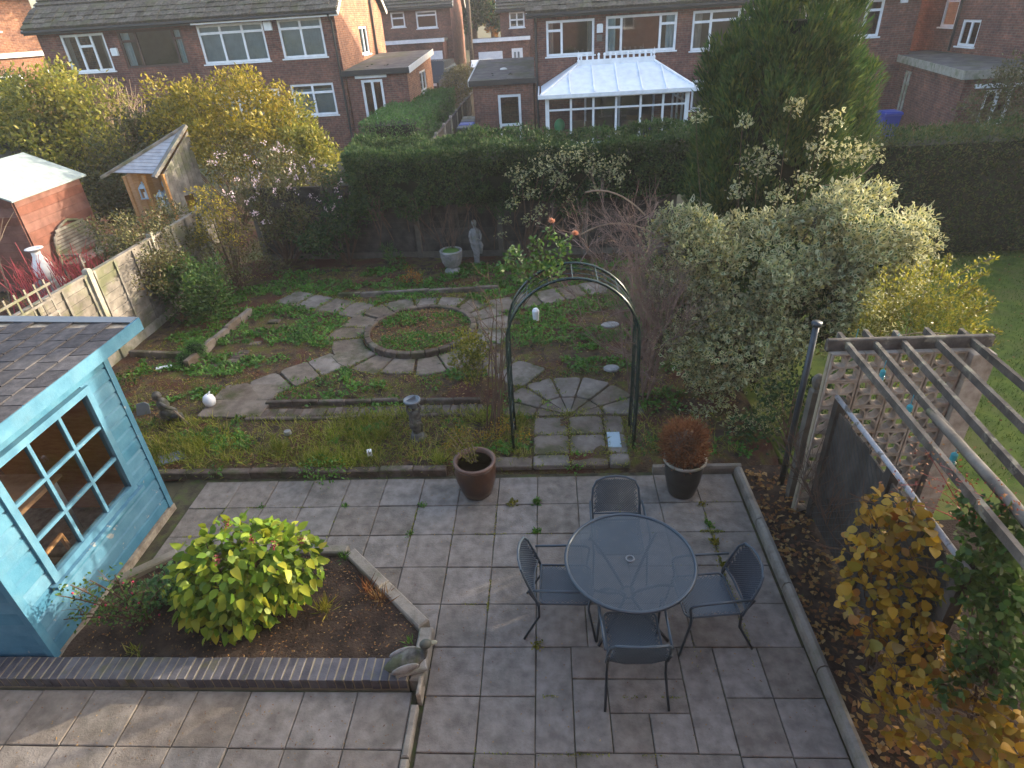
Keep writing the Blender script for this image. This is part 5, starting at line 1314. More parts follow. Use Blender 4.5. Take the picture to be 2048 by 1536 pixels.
Ab = Vector((A.x + .25, A.y + .05, 0))
for k in range(12):
    p0, p1 = Ab.lerp(Cb, k / 12), Ab.lerp(Cb, (k + .97) / 12); q = MB(); q.poly([p0, p1, p1 + Vector((0, 0, 1.95 + .8 * (k + 1) / 12)), p0 + Vector((0, 0, 1.95 + .8 * k / 12))], (0, .012, 0)); q.build('wall_board', m['pine'], t)
for p in (Ab, Ab.lerp(Bb, .5), Bb): MB().box(p.x - .035, p.x + .035, p.y - .035, p.y + .035, 0, 1.95).build('post', m['pine'], t)
MB().prism([(Ab.x + .1, Ab.y + .15), (Bb.x - .1, Bb.y + .15), (Cb.x - .15, Cb.y - .2)], .42, .48).build('seat', m['pine'], t)
for k in range(4): MB().box(Ab.x + .1, Bb.x - .1, Ab.y + .12, Ab.y + .14, .06 + k * .09, .14 + k * .09).build('seat_front', m['pine'], t)
m['lantern_blue'] = FLAT('pale_blue_metal', (.42, .52, .6), .5)
for lb, px, py in (('pale blue lantern hanging in the right half of the arbour', 325, 400), ('pale blue lantern hanging in the left half of the arbour', 290, 384)):
    p = at_y(px, py, 14.72); t = thing('lantern', lb, 'lantern', p, 0, 'lanterns in the arbour')
    q = MB()
    for sx_ in (-1, 1):
        for sy_ in (-1, 1): q.box(p.x + sx_ * .075 - .012, p.x + sx_ * .075 + .012, p.y + sy_ * .075 - .012, p.y + sy_ * .075 + .012, p.z - .13, p.z + .1)
    q.box(p.x - .1, p.x + .1, p.y - .1, p.y + .1, p.z - .15, p.z - .131).build('frame', m['lantern_blue'], t)
    q = MB(); q.lathe([(.12, .1), (.11, .12), (.05, .19), (.02, .2), (.02, .24)], 8, p); q.build('cap', m['lantern_blue'], t)
    q = MB(); q.lathe([(.04, -.13), (.04, 0)], 10, p); q.build('candle', m['whitewood'], t)
p = at_y(330, 372, 14.8); figure('small_figure', 'small pale figure standing in the arbour', (p.x, p.y, .48), p.z + .16 - .48, m['stone'], .3)
# white vase on its plinth
vb = Vector((-10.5, 11.75, 0))
t = thing('stone_plinth', 'low stone plinth under the white vase among red dogwood stems', 'plinth', vb); q = MB(); q.cbox(vb.x - .2, vb.x + .2, vb.y - .2, vb.y + .2, 0, .5, .02); q.build('block', m['stone'], t)
t = thing('tall_vase', 'tall white vase with a flared lip in the left garden', 'vase', vb + Vector((0, 0, .5)))
q = MB(); q.lathe([(.11, 0), (.16, .08), (.19, .2), (.18, .32), (.12, .44), (.085, .53), (.085, .6)], 24, vb + Vector((0, 0, .5))); q.build('body', m['whitewood'], t, smooth=True)
q = MB(); q.lathe([(.085, .6), (.13, .65), (.17, .665), (.165, .675), (.1, .665), (.07, .61)], 24, vb + Vector((0, 0, .5))); q.build('lip', m['whitewood'], t, smooth=True)
# ------------------------------------------------------------------ plants
def unit(a): return a / (np.linalg.norm(a, axis=1, keepdims=True) + 1e-9)
def rdir(n): return unit(RNG.normal(size=(n, 3)))
def leaf_quads(P, D, N, L, W, fold=.15):
    """one folded diamond per leaf"""
    n = len(P); D = unit(D); S_ = unit(np.cross(D, N)); N = np.cross(S_, D)
    L = np.broadcast_to(np.asarray(L, float), (n,))[:, None]; W = np.broadcast_to(np.asarray(W, float), (n,))[:, None]
    V = np.empty((n, 4, 3)); V[:, 0] = P; V[:, 1] = P + D * L * .45 + S_ * W / 2 + N * W * fold; V[:, 2] = P + D * L; V[:, 3] = P + D * L * .45 - S_ * W / 2 + N * W * fold
    F = np.arange(n * 4).reshape(n, 4)
    return V.reshape(-1, 3), F
def leaf_hex(P, D, N, L, W, fold=.15):
    n = len(P); D = unit(D); S_ = unit(np.cross(D, N)); N = np.cross(S_, D); L = np.broadcast_to(np.asarray(L, float), (n,))[:, None]; W = np.broadcast_to(np.asarray(W, float), (n,))[:, None]
    V = np.empty((n, 8, 3)); V[:, 0] = P; V[:, 4] = P + D * L - N * W * .12
    for i, (t, w) in enumerate(((.12, .62), (.4, 1.0), (.74, .68))):
        c = P + D * L * t; e = S_ * W * w / 2; f = N * W * fold * w
        V[:, 1 + i] = c + e + f; V[:, 7 - i] = c - e + f
    return V.reshape(-1, 3), np.arange(n * 8).reshape(n, 8)
def add_leaves(name, parent, mat, P, D, N, L, W, fold=.15, kind=None, full=False):
    V, F = (leaf_hex if full else leaf_quads)(P, D, N, L, W, fold); o = link(name, np_mesh(name, V, F, [mat]), parent)
    if kind: o['kind'] = kind
    return o
def add_variegated(name, parent, mats, P, D, N, L, W):
    """cream edged leaf with a green heart standing just proud of it"""
    V, F = leaf_quads(P, D, N, L, W, .12); S_ = unit(np.cross(unit(D), N)); Nn = np.cross(S_, unit(D))
    V2, F2 = leaf_quads(P + unit(D) * (np.asarray(L)[:, None] * .16) + Nn * .0022, D, N, np.asarray(L) * .68, np.asarray(W) * .56, .2)
    VV = np.concatenate([V, V2]); FF = np.concatenate([F, F2 + len(V)])
    return link(name, np_mesh(name, VV, FF, mats, np.r_[np.zeros(len(F)), np.ones(len(F2))]), parent)
def cloud(clumps, per, up=.3, out=.8, rnd=.8, shell=.5, density=True, jit=.12):
    """points in ellipsoid clumps with leaf direction and normal"""
    Ps, Ds, Ns = [], [], []
    for c, r in clumps:
        r = np.array(r if isinstance(r, (tuple, list)) else (r, r, r), float); n = int(per * (np.prod(r) ** (2 / 3) / .04 if density else 1)) + 3
        d = rdir(n); q = RNG.uniform(shell ** 3, 1, n) ** (1 / 3)
        p = np.array(c) + d * q[:, None] * r
        p += jit * r.mean() * RNG.normal(size=p.shape)
        o_ = unit(d / r)
        Ps.append(p); Ds.append(unit(o_ * out + RNG.normal(size=(n, 3)) * rnd + np.array([0, 0, up]))); Ns.append(unit(o_ * .6 + RNG.normal(size=(n, 3)) * .6 + np.array([0, 0, .7])))
    return np.concatenate(Ps), np.concatenate(Ds), np.concatenate(Ns)
def subclumps(big, k, r0, r1, shell=.72, zmin=None, face=None):
    """scatter small clumps through the outer part of a few big ellipsoids"""
    out = []
    vol = [np.prod(np.array(r if isinstance(r, (tuple, list)) else (r,) * 3)) ** (2 / 3) for c, r in big]; tot = sum(vol)
    for (c, r), v in zip(big, vol):
        r = np.array(r if isinstance(r, (tuple, list)) else (r,) * 3, float)
        for _ in range(max(2, int(k * v / tot))):
            d = rdir(1)[0]
            while face is not None and d @ np.array(face) < -.15: d = rdir(1)[0]
            q = RNG.uniform(shell, 1.05); p = np.array(c) + d * r * q
            if zmin is not None and p[2] < zmin: p[2] = zmin + RNG.uniform(0, .1)
            out.append((p, RNG.uniform(r0, r1)))
    return out
def curve3(a, b, bow, k=5):
    a, b = Vector(a), Vector(b); mid = (a + b) / 2 + Vector(bow)
    return [a * (1 - t) ** 2 + mid * 2 * t * (1 - t) + b * t * t for t in np.linspace(0, 1, k)]
def stems(mb, base, tips, r0, r1=.3, n=5, bow=.15):
    for tp in tips:
        tp = Vector([float(v) for v in tp]); b = Vector(base) + Vector((random.uniform(-.05, .05), random.uniform(-.05, .05), 0))
        pts = curve3(b, tp, (random.uniform(-bow, bow), random.uniform(-bow, bow), bow * 1.2), 6); rr = r0 * random.uniform(.7, 1.2)
        mb.tube(pts, [rr * (1 - (1 - r1) * i / 5) for i in range(6)], n)
def twigs(mb, p, d, L_, r, depth, spread=.6, n=4, up=.15, kids=3):
    p = Vector(p); d = Vector(d).normalized(); e = p + d * L_
    mid = (p + e) / 2 + Vector((random.uniform(-1, 1), random.uniform(-1, 1), random.uniform(-1, 1))) * L_ * .08
    mb.tube([p, mid, e], [r, r * .85, r * .6], n if depth > 1 else 3, caps=False)
    if depth <= 0: return
    for _ in range(kids):
        k = random.uniform(.35, 1.0); q = p.lerp(e, k)
        nd = (d + Vector((random.gauss(0, spread), random.gauss(0, spread), random.gauss(0, spread) + up))).normalized()
        twigs(mb, q, nd, L_ * random.uniform(.5, .85), r * .6, depth - 1, spread, n, up, kids)
def plant(name, label, cat, base, clumps, per, L, W, mat, stem=None, sr=.02, up=.3, out=.8, rnd=.8, shell=.4, group=None, foliage='foliage', stem_name='stems', nstem=14, fold=.15, density=True, full=False):
    t = thing(name, label, cat, base, 0, group)
    P, D, N = cloud(clumps, per, up, out, rnd, shell, density); n = len(P)
    add_leaves(foliage, t, mat, P, D, N, L * RNG.uniform(.65, 1.25, n), W * RNG.uniform(.7, 1.2, n), fold, full=full)
    mb = MB(); cs = [c for c, r in clumps]; random.shuffle(cs); stems(mb, base, cs[:nstem], sr); mb.build(stem_name, stem or m['twig'], t)
    return t
def S3(px, py, Y): return tuple(at_y(px, py, Y))
def SC(lst): return [(S3(px, py, Y), r) for px, py, Y, r in lst]

lf = {}
lf['conifer'] = LEAF('conifer_spray', [(.022, .058, .018), (.04, .09, .025), (.07, .125, .03), (.135, .16, .035)], .25, .7, .2)
lf['hedge'] = LEAF('hedge_leaf', [(.014, .04, .013), (.027, .065, .02), (.045, .09, .024), (.08, .115, .03)], .3, .6, .2)
lf['hedge_dark'] = LEAF('dark_hedge_leaf', [(.02, .048, .016), (.036, .075, .022), (.07, .1, .026), (.12, .11, .04)], .3, .7, .15)
lf['clip'] = LEAF('clipped_hedge_leaf', [(.03, .10, .014), (.045, .14, .022), (.075, .18, .03)], .3, .5)
lf['cream'] = LEAF('variegated_leaf_margin', [(.46, .45, .2), (.56, .55, .3), (.62, .61, .4), (.5, .46, .14)], .35, .6, .2)
lf['vgreen'] = LEAF('variegated_leaf_heart', [(.05, .095, .03), (.08, .135, .05), (.11, .16, .055), (.15, .19, .07)], .3, .6, .2)
lf['gold'] = LEAF('gold_leaf', [(.13, .13, .01), (.24, .2, .015), (.34, .26, .02), (.42, .3, .03)], .4)
lf['yelgreen'] = LEAF('yellow_green_leaf', [(.10, .12, .012), (.17, .18, .02), (.26, .24, .03), (.36, .3, .04)], .45)
lf['olive'] = LEAF('olive_leaf', [(.05, .06, .018), (.09, .09, .025), (.13, .12, .035), (.1, .06, .025)], .3)
lf['green'] = LEAF('green_leaf', [(.025, .075, .012), (.045, .11, .018), (.08, .15, .025), (.12, .18, .04)], .35)
lf['weed'] = LEAF('weed_leaf', [(.05, .14, .016), (.08, .2, .024), (.13, .25, .034)], .35)
lf['grass'] = LEAF('grass_blade', [(.10, .15, .012), (.18, .22, .018), (.28, .29, .03), (.36, .3, .1)], .4)
lf['lime'] = LEAF('lime_leaf', [(.07, .15, .012), (.12, .21, .016), (.19, .27, .02), (.29, .33, .03)], .45)
lf['brown'] = LEAF('dead_needle', [(.10, .035, .012), (.17, .065, .022), (.25, .1, .035)], .15, .8)
lf['litter'] = LEAF('fallen_leaf', [(.10, .04, .018), (.16, .07, .025), (.24, .13, .03), (.3, .2, .09)], .1, .8)
lf['yellow'] = LEAF('yellow_leaf', [(.36, .2, .012), (.44, .26, .016), (.34, .22, .015), (.26, .2, .02), (.3, .12, .015)], .35)
lf['orange'] = LEAF('orange_leaf', [(.2, .08, .015), (.32, .13, .02), (.4, .2, .03)], .35)
lf['redleaf'] = LEAF('red_leaf', [(.14, .03, .025), (.22, .06, .035), (.3, .12, .05), (.35, .22, .08)], .3)
lf['pink'] = LEAF('pink_blossom', [(.62, .42, .45), (.72, .56, .58), (.78, .66, .66)], .3)
lf['blue_green'] = LEAF('blue_green_leaf', [(.05, .13, .05), (.08, .18, .07), (.12, .23, .085)], .35)
lf['coral'] = LEAF('coral_petal', [(.5, .2, .12), (.58, .28, .17), (.6, .36, .25)], .3)
lf['burgundy'] = LEAF('burgundy_bract', [(.12, .015, .025), (.2, .03, .04)], .2)
lf['moss'] = LEAF('moss_tuft', [(.05, .14, .025), (.08, .19, .035)], .2, .9)

# ---- conifer: upright plumes of sprays round the trunk
def conifer(name, label, base, prof, plumes, per, L, W, mat):
    bx_, by_, bz = base; t = thing(name, label, 'tree', base)
    z = np.array([p[0] for p in prof]); r = np.array([p[1] for p in prof]); Ps, Ds, Ns = [], [], []
    cum = np.cumsum(np.r_[0, (r[1:] + r[:-1]) / 2 * np.diff(z)]); cum /= cum[-1]
    for k in range(plumes):
        zc = float(np.interp(RNG.uniform(), cum, z)); a = RNG.uniform(0, 2 * np.pi); rc = float(np.interp(zc, z, r)) * RNG.uniform(.72, 1.02)
        h = RNG.uniform(.5, 1.15) * (1 if zc < 4.6 else .7); w = RNG.uniform(.15, .27) * (1 if zc < 4.2 else .7); d0 = np.array([np.cos(a), np.sin(a), 0])
        n = int(per * h * w / .17); u = RNG.uniform(0, 1, n); q = RNG.uniform(0, 2 * np.pi, n); rad = w * np.sqrt(np.clip(u, 0, 1)) * (1 - u) ** .6 * 1.9 * RNG.uniform(.55, 1.1, n)
        o_ = np.stack([np.cos(q), np.sin(q), 0 * q], -1)
        P = np.array([bx_, by_, bz + zc - .35 * h]) + d0 * (rc + .14 * u[:, None] * h * .6 - .12) + o_ * rad[:, None] + np.stack([0 * u, 0 * u, u * h], -1)
        Ps.append(P); Ds.append(unit(o_ * .45 + d0 * .25 + RNG.normal(size=(n, 3)) * .3 + np.array([0, 0, 1.0]))); Ns.append(unit(o_ + d0 * .5 + RNG.normal(size=(n, 3)) * .5))
    P, D, N = map(np.concatenate, (Ps, Ds, Ns)); n = len(P)
    add_leaves('crown', t, mat, P, D, N, L * RNG.uniform(.6, 1.35, n), W * RNG.uniform(.7, 1.3, n))
    mb = MB(); mb.tube([(bx_, by_, bz), (bx_, by_, bz + z[-1] * .9)], [.13, .03], 9); mb.build('trunk', m['bark'], t)
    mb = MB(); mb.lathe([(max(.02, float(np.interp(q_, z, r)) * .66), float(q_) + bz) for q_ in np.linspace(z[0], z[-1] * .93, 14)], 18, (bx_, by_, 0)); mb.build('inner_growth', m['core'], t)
    return t
conifer('conifer_tree', 'tall dark green conifer rising behind the variegated shrub', (3.36, 9.65, 0), [(.4, .7), (.9, 1.02), (1.8, 1.15), (2.8, 1.18), (3.4, 1.1), (3.9, .92), (4.3, .68), (4.6, .4), (4.8, .2)], 250, 400, .12, .024, lf['conifer'])

# ---- hedges
def hedge(name, label, x0, x1, y0, y1, z0, z1, n, L, W, mat, lump=.08, frot=0.0, core=.16, ragged=0.0, group=None, faces=('f', 't', 'l', 'r', 'b')):
    t = thing(name, label, 'hedge', ((x0 + x1) / 2, (y0 + y1) / 2, z0), 0, group)
    ar = {'f': (x1 - x0) * (z1 - z0), 't': (x1 - x0) * (y1 - y0), 'l': (y1 - y0) * (z1 - z0), 'r': (y1 - y0) * (z1 - z0), 'b': (x1 - x0) * (z1 - z0) * .3}
    tot = sum(ar[f] for f in faces); Ps, Os = [], []
    for f in faces:
        k = int(n * ar[f] / tot); u, v = RNG.uniform(0, 1, k), RNG.uniform(0, 1, k); X = x0 + (x1 - x0) * u; Y = y0 + (y1 - y0) * v; Z = z0 + (z1 - z0) * v
        if f == 'f': p = np.stack([X, np.full(k, y0), Z], -1); o_ = (0, -1, 0)
        if f == 'b': p = np.stack([X, np.full(k, y1), Z], -1); o_ = (0, 1, 0)
        if f == 't': p = np.stack([X, Y, np.full(k, z1)], -1); o_ = (0, 0, 1)
        if f in 'lr': p = np.stack([np.full(k, x0 if f == 'l' else x1), y0 + (y1 - y0) * u, Z], -1); o_ = (-1 if f == 'l' else 1, 0, 0)
        Ps.append(p); Os.append(np.tile(np.array(o_, float), (k, 1)))
    P = np.concatenate(Ps); O = np.concatenate(Os); n = len(P)
    dsp = np.where(RNG.uniform(0, 1, n) < .06, RNG.uniform(0, .12, n), 0) + lump * wob(P, 1.4) + lump * .8 * wob(P + 5, 4.0) - RNG.exponential(.05, n) + lump * .3 * wob(P, 9)
    P = P + O * dsp[:, None]
    if ragged: P[:, 2] -= ragged * np.clip(wob(P * np.array([1, 0, 0]), 3.1), -.2, 1) * (P[:, 2] < (z0 + z1) / 2)
    D = unit(O * .5 + RNG.normal(size=(n, 3)) * .6 + np.array([0, 0, .35])); N = unit(O + RNG.normal(size=(n, 3)) * .6)
    add_leaves('foliage', t, mat, P, D, N, L * RNG.uniform(.6, 1.3, n), W * RNG.uniform(.7, 1.3, n))
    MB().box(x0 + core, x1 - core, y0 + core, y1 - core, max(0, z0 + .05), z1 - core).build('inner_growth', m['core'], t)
    return t
hb = hedge('back_hedge', 'dark green hedge overhanging the back fence', -4.1, 3.2, 12.72, 14.3, 1.3, 2.5, 46000, .08, .03, lf['hedge'], .17, ragged=.5, core=.3)
mb = MB()
for k in range(26):
    mb = MB(); x = random.uniform(-4, 2.6); twigs(mb, (x, 13.0, random.uniform(.2, 1.0)), (random.uniform(-.5, .5), -.15, 1), .7, .014, 2, .45, 4, .2, 2); mb.build('branch', m['twig'], hb)
hedge('tall_hedge', 'tall dark conifer hedge across the end of the right lawn', 4.9, 15.5, 12.35, 13.7, 0, 2.35, 46000, .08, .026, lf['hedge_dark'], .11)
hedge('clipped_hedge', 'neatly clipped bright green hedge before the left garage', -6.15, -4.15, 21.6, 31.5, .0, 1.9, 26000, .09, .035, lf['clip'], .06)
# rounded bush in the front garden
plant('round_bush', 'round clipped brown green bush between the drives', 'bush', (-4.25, 36, .35), [((-4.3, 36, 1.3), (1.05, 1.0, 1.15))], 300, .10, .05, lf['olive'], nstem=4, shell=.85)

# ---- variegated shrub
big = [((3.0, 7.75, 1.5), (1.5, .75, .85)), ((3.85, 7.6, 2.05), (.75, .6, .65)), ((1.8, 7.8, 1.85), (.46, .45, .6)), ((1.85, 7.5, 1.2), (.5, .45, .5)), ((2.35, 7.1, .95), (.75, .45, .5)), ((3.2, 7.2, 1.35), (1.0, .5, .6))]
cl = subclumps(big, 250, .13, .23, .86, None, (.15, -.8, .55)); n_body = len(cl)
cl += SC([(1590, 212, 8.45, .12), (1665, 238, 8.45, .15), (1525, 320, 8.35, .22), (1700, 305, 8.4, .2), (1640, 300, 8.4, .16), (1490, 240, 8.45, .1), (1745, 310, 8.5, .14), (1610, 360, 8.3, .14), (1560, 390, 8.2, .16), (1480, 380, 8.3, .14), (1395, 232, 8.6, .1), (1700, 390, 8.1, .2), (1650, 420, 8.0, .22), (1740, 400, 8.0, .2), (1760, 380, 7.9, .15), (1330, 435, 7.9, .13)])
cl += SC([(1440, 800, 6.9, .2), (1480, 860, 6.5, .2), (1530, 840, 6.4, .16), (1450, 900, 6.3, .15), (1400, 760, 7.0, .18), (1550, 790, 6.7, .14), (1510, 930, 6.0, .14), (1390, 830, 6.8, .14)])
vs_t = thing('variegated_shrub', 'big cream and green variegated shrub in front of the conifer', 'shrub', (2.9, 7.8, 0))
P, D, N = cloud(cl[:n_body], 150, .35, .8, .7, .45)
Ps_, Ds_, Ns_ = cloud([(c, (r * 1.15, r * .6, r * .8) if i < 16 else r) for i, (c, r) in enumerate(cl[n_body:])], 230, .1, .3, 1.0, .05, True, .3); P, D, N = np.concatenate([P, Ps_]), np.concatenate([D, Ds_]), np.concatenate([N, Ns_]); n = len(P)
sz = np.where(np.arange(n) < n - len(Ps_), 1.0, .72); add_variegated('foliage', vs_t, [lf['cream'], lf['vgreen']], P, D, N, sz * .076 * RNG.uniform(.5, 1.3, n), sz * .05 * RNG.uniform(.65, 1.2, n))
P2, D2, N2 = cloud([(c, tuple(np.array(r) * .72)) for c, r in big], 120, .2, .5, .9, .3); add_leaves('inner_leaves', vs_t, lf['hedge'], P2, D2, N2, .07, .05)
mb = MB(); stems(mb, (2.9, 7.8, 0), [c for c, r in cl[:n_body:4]], .03, .2); mb.build('stems', m['bark'], vs_t)
mb = MB()
for c, r in cl[n_body:n_body + 11]: mb.tube(curve3((c[0] * .8 + .6, 8.3, 1.9), (c[0], c[1] + .1, c[2]), (0, .15, -.1), 7), .004, 4)
mb.build('climbing_stems', m['twig'], vs_t)
mb = MB()
for a, b in (((1650, 370), (1745, 330)), ((1480, 480), (1530, 420))):
    p, q = Vector(S3(*a, 8.2)), Vector(S3(*b, 8.2)); mb = MB(); mb.tube(curve3(p, q, (.05, -.05, -.15), 7), .006, 5); mb.build('shoot', m['twig_pale'], vs_t)
# variegated climber hanging over the back fence
cl = SC([(1040, 350, 12.6, .2), (1090, 330, 12.6, .2), (1140, 315, 12.6, .2), (1190, 330, 12.6, .19), (1230, 350, 12.65, .17), (1120, 360, 12.6, .18), (1060, 385, 12.6, .14), (1025, 405, 12.7, .13), (1080, 420, 12.7, .13), (1060, 440, 12.75, .12), (1010, 440, 12.75, .1), (1000, 470, 12.8, .08), (1140, 395, 12.7, .1), (1190, 375, 12.7, .1), (1090, 300, 12.8, .14), (1170, 300, 12.8, .15), (1240, 320, 12.7, .14)])
vc = thing('variegated_climber', 'pale variegated climber hanging over the middle of the back hedge', 'climber', (-.6, 13.0, 0)); P, D, N = cloud([(c, (r * 1.3, r * .6, r * .9)) for c, r in cl], 150, -.1, .3, 1.0, .05, True, .35); n = len(P)
add_variegated('foliage', vc, [lf['cream'], lf['vgreen']], P, D, N, .062 * RNG.uniform(.6, 1.25, n), .042 * RNG.uniform(.7, 1.2, n)); mb = MB(); stems(mb, (-.5, 13.0, .05), [c for c, r in cl], .02, .3); mb.build('stems', m['twig'], vc)
# golden shrub behind the pergola
cl = SC([(1790, 590, 6.4, .3), (1850, 580, 6.4, .28), (1900, 600, 6.4, .26), (1820, 640, 6.2, .25), (1880, 640, 6.2, .25), (1930, 640, 6.2, .2), (1800, 720, 6.1, .25), (1870, 730, 6.1, .25), (1930, 720, 6.1, .2), (1950, 610, 6.3, .16), (1760, 640, 6.3, .22), (1740, 670, 6.2, .2), (1860, 670, 6.0, .2), (1925, 665, 6.0, .16)])
gs = plant('golden_shrub', 'feathery golden green shrub spilling over the back of the pergola', 'shrub', (3.9, 6.3, 0), cl, 300, .055, .017, lf['yelgreen'], m['twig_pale'], .014, .5, .9, .6, .2)
mb = MB(); Pq = []
for a, b in (((1900, 560), (1990, 515)), ((1910, 580), (1975, 548)), ((1920, 600), (1960, 575)), ((1930, 640), (1985, 608)), ((1940, 660), (2000, 668)), ((1880, 560), (1900, 515)), ((1930, 650), (1990, 690)), ((1860, 560), (1870, 525))):
    p, q = Vector(S3(*a, 6.3)), Vector(S3(*b, 6.2)); c = curve3(p, q, (0, 0, .05), 12); mb.tube(c, .005, 4); Pq += [np.array(v) for v in c for _ in range(9)]
mb.build('shoots', m['twig_pale'], gs); Pq = np.array(Pq) + RNG.normal(size=(len(Pq), 3)) * .018; n = len(Pq); add_leaves('shoot_leaves', gs, lf['yelgreen'], Pq, rdir(n) + np.array([.5, 0, .5]), rdir(n), .05, .017)
mb = MB()
for k in range(26):
    a, b = Vector(S3(random.uniform(1720, 1900), random.uniform(675, 705), 5.7)), Vector(S3(random.uniform(1760, 1960), random.uniform(670, 700), 5.6)); mb.tube(curve3(a, b, (0, 0, random.uniform(-.1, .12)), 6), .005, 4)
mb.build('dry_stems', m['twig_pale'], gs)

# ---- left gardens
def bigbush(name, label, lst, sub, r0, r1, per, L, W, mat, base, cat='bush', **k):
    cl = subclumps(SC(lst), sub, r0, r1, .6, .15); return plant(name, label, cat, base, cl, per, L, W, mat, **k)
bigbush('golden_bush', 'bright golden yellow bush below the left pair of houses', [(370, 240, 17, .9), (440, 225, 17, .95), (505, 240, 17, .95), (560, 270, 16.8, .8), (450, 290, 16.5, .9), (340, 260, 17, .6), (520, 310, 16, .8)], 90, .25, .45, 62, .11, .055, lf['gold'], (-8.6, 17, 0), nstem=20, shell=.2)
bigbush('green_bush', 'green and yellow bush at the right end of the golden bush', [(610, 275, 16.5, .7), (635, 320, 16, .6), (600, 330, 15.8, .6)], 34, .25, .4, 62, .11, .055, lf['yelgreen'], (-6.2, 16.2, 0), nstem=10, shell=.2)
bigbush('thin_leaved_tree', 'loose yellow green tree at the left edge before the houses', [(60, 250, 18, 1.2), (140, 240, 18, 1.25), (210, 260, 18, 1.1), (100, 300, 17.5, 1.1), (180, 330, 17, 1.0), (20, 300, 18, 1.0), (130, 200, 18, .8)], 120, .3, .55, 26, .14, .07, lf['yelgreen'], (-14.5, 17.8, 0), 'tree', foliage='crown', stem_name='trunk', sr=.07, stem=m['bark'], nstem=34, shell=.1)
bigbush('green_bush', 'dull green bush mass behind the corner arbour', [(260, 300, 16.6, .85), (250, 370, 16.2, .8), (300, 290, 17, .7), (210, 390, 16, .7), (280, 400, 15.9, .5), (330, 300, 16.6, .5)], 70, .25, .4, 55, .11, .055, lf['olive'], (-10.8, 16.3, 0), nstem=16, shell=.2)
bigbush('clipped_bush', 'dark round clipped bush at the left edge below the orange brick house', [(8, 185, 21, .7), (0, 215, 21, .9), (-30, 230, 21, 1.2)], 40, .25, .35, 70, .10, .05, lf['hedge'], (-17.5, 21, 0), nstem=8)
mb = MB()
for k in range(10): twigs(mb, at_y(250, 260, 18) + Vector((random.uniform(-.5, .5), 0, -.6)), (random.uniform(-.3, .3), 0, 1), 1.0, .02, 2, .35, 4, .3, 3)
tag(mb.build('bare_shrub', m['twig_pale']), 'bare brown twigs before the ground floor of the left houses', 'shrub')
pk = bigbush('flowering_shrub', 'olive and brown shrub dotted with small pale pink flowers', [(470, 350, 13.3, .55), (530, 340, 13.6, .55), (590, 350, 13.6, .55), (640, 390, 13.5, .5), (560, 410, 13.0, .6), (490, 420, 12.6, .5), (620, 440, 13.2, .5), (680, 400, 13.6, .35), (530, 460, 12.6, .4)], 80, .18, .32, 62, .075, .035, lf['olive'], (-5.9, 13.2, 0), nstem=24, shell=.2, sr=.015)
P, D, N = cloud(subclumps(SC([(470, 345, 13.1, .5), (530, 325, 13.3, .5), (590, 335, 13.3, .5), (640, 370, 13.1, .5), (550, 400, 12.6, .5), (480, 400, 12.3, .45), (680, 400, 13.2, .3)]), 70, .04, .07, .9), 500, .2, .9, .8, .2, False)
sel = RNG.uniform(0, 1, len(P)) < .012; sel = np.where(sel)[0]; Pf = np.repeat(P[sel], 2, 0) + RNG.normal(size=(len(sel) * 2, 3)) * .012; n = len(Pf); add_leaves('blossom', pk, lf['pink'], Pf, rdir(n), rdir(n), .034, .03)
bigbush('dark_shrub', 'dark green shrub low against the back fence, left end', [(660, 450, 13.2, .5), (720, 440, 13.3, .45), (700, 380, 13.5, .45), (740, 400, 13.4, .4), (640, 500, 12.9, .35), (610, 480, 12.8, .4)], 40, .18, .3, 70, .09, .045, lf['hedge'], (-4.5, 13.2, 0), nstem=12)
bigbush('yellow_shrub', 'small bright yellow leaved shrub beside the corner arbour', [(410, 400, 12.2, .25), (450, 420, 12.0, .28), (420, 445, 11.9, .26), (400, 470, 11.8, .2), (460, 470, 11.9, .3)], 34, .1, .16, 80, .06, .03, lf['gold'], (-6.6, 12.0, 0), nstem=12, shell=.2)
bigbush('evergreen_bush', 'rounded glossy green bush by the left fence', [(390, 560, 10.6, .42), (410, 590, 10.3, .40), (370, 590, 10.5, .38), (400, 620, 10.1, .32), (360, 545, 10.8, .36), (340, 580, 10.5, .34), (420, 560, 10.5, .34)], 90, .12, .2, 105, .07, .036, lf['green'], (-6.5, 10.35, 0), nstem=14)
bigbush('straggly_shrub', 'straggly grey green shrub leaning over the left fence', [(270, 470, 11.0, .45), (240, 510, 10.6, .4), (300, 530, 10.5, .4), (310, 480, 11.2, .4), (280, 560, 10.2, .35), (330, 450, 11.9, .4), (350, 500, 11.4, .4), (230, 460, 11.3, .4), (300, 500, 10.5, .4), (330, 540, 10.2, .38), (265, 520, 10.4, .38)], 130, .12, .2, 95, .06, .032, lf['olive'], (-7.7, 10.6, 0), nstem=24, stem=m['twig_pale'], sr=.012, shell=.1)
bigbush('rough_growth', 'brown and yellow rough growth on the left garden beyond the fence', [(400, 490, 11.7, .4), (340, 430, 13.4, .4), (440, 520, 11.4, .35), (500, 500, 11.9, .35), (470, 560, 11.0, .25), (430, 470, 12.2, .4), (380, 450, 12.4, .4), (540, 520, 12.2, .35)], 80, .12, .2, 60, .06, .03, lf['olive'], (-6.6, 11.6, 0), nstem=18, sr=.01, shell=.1)
dw = thing('red_dogwood', 'thicket of red dogwood stems around the white vase', 'shrub', (-9.6, 11.3, 0)); mb = MB()
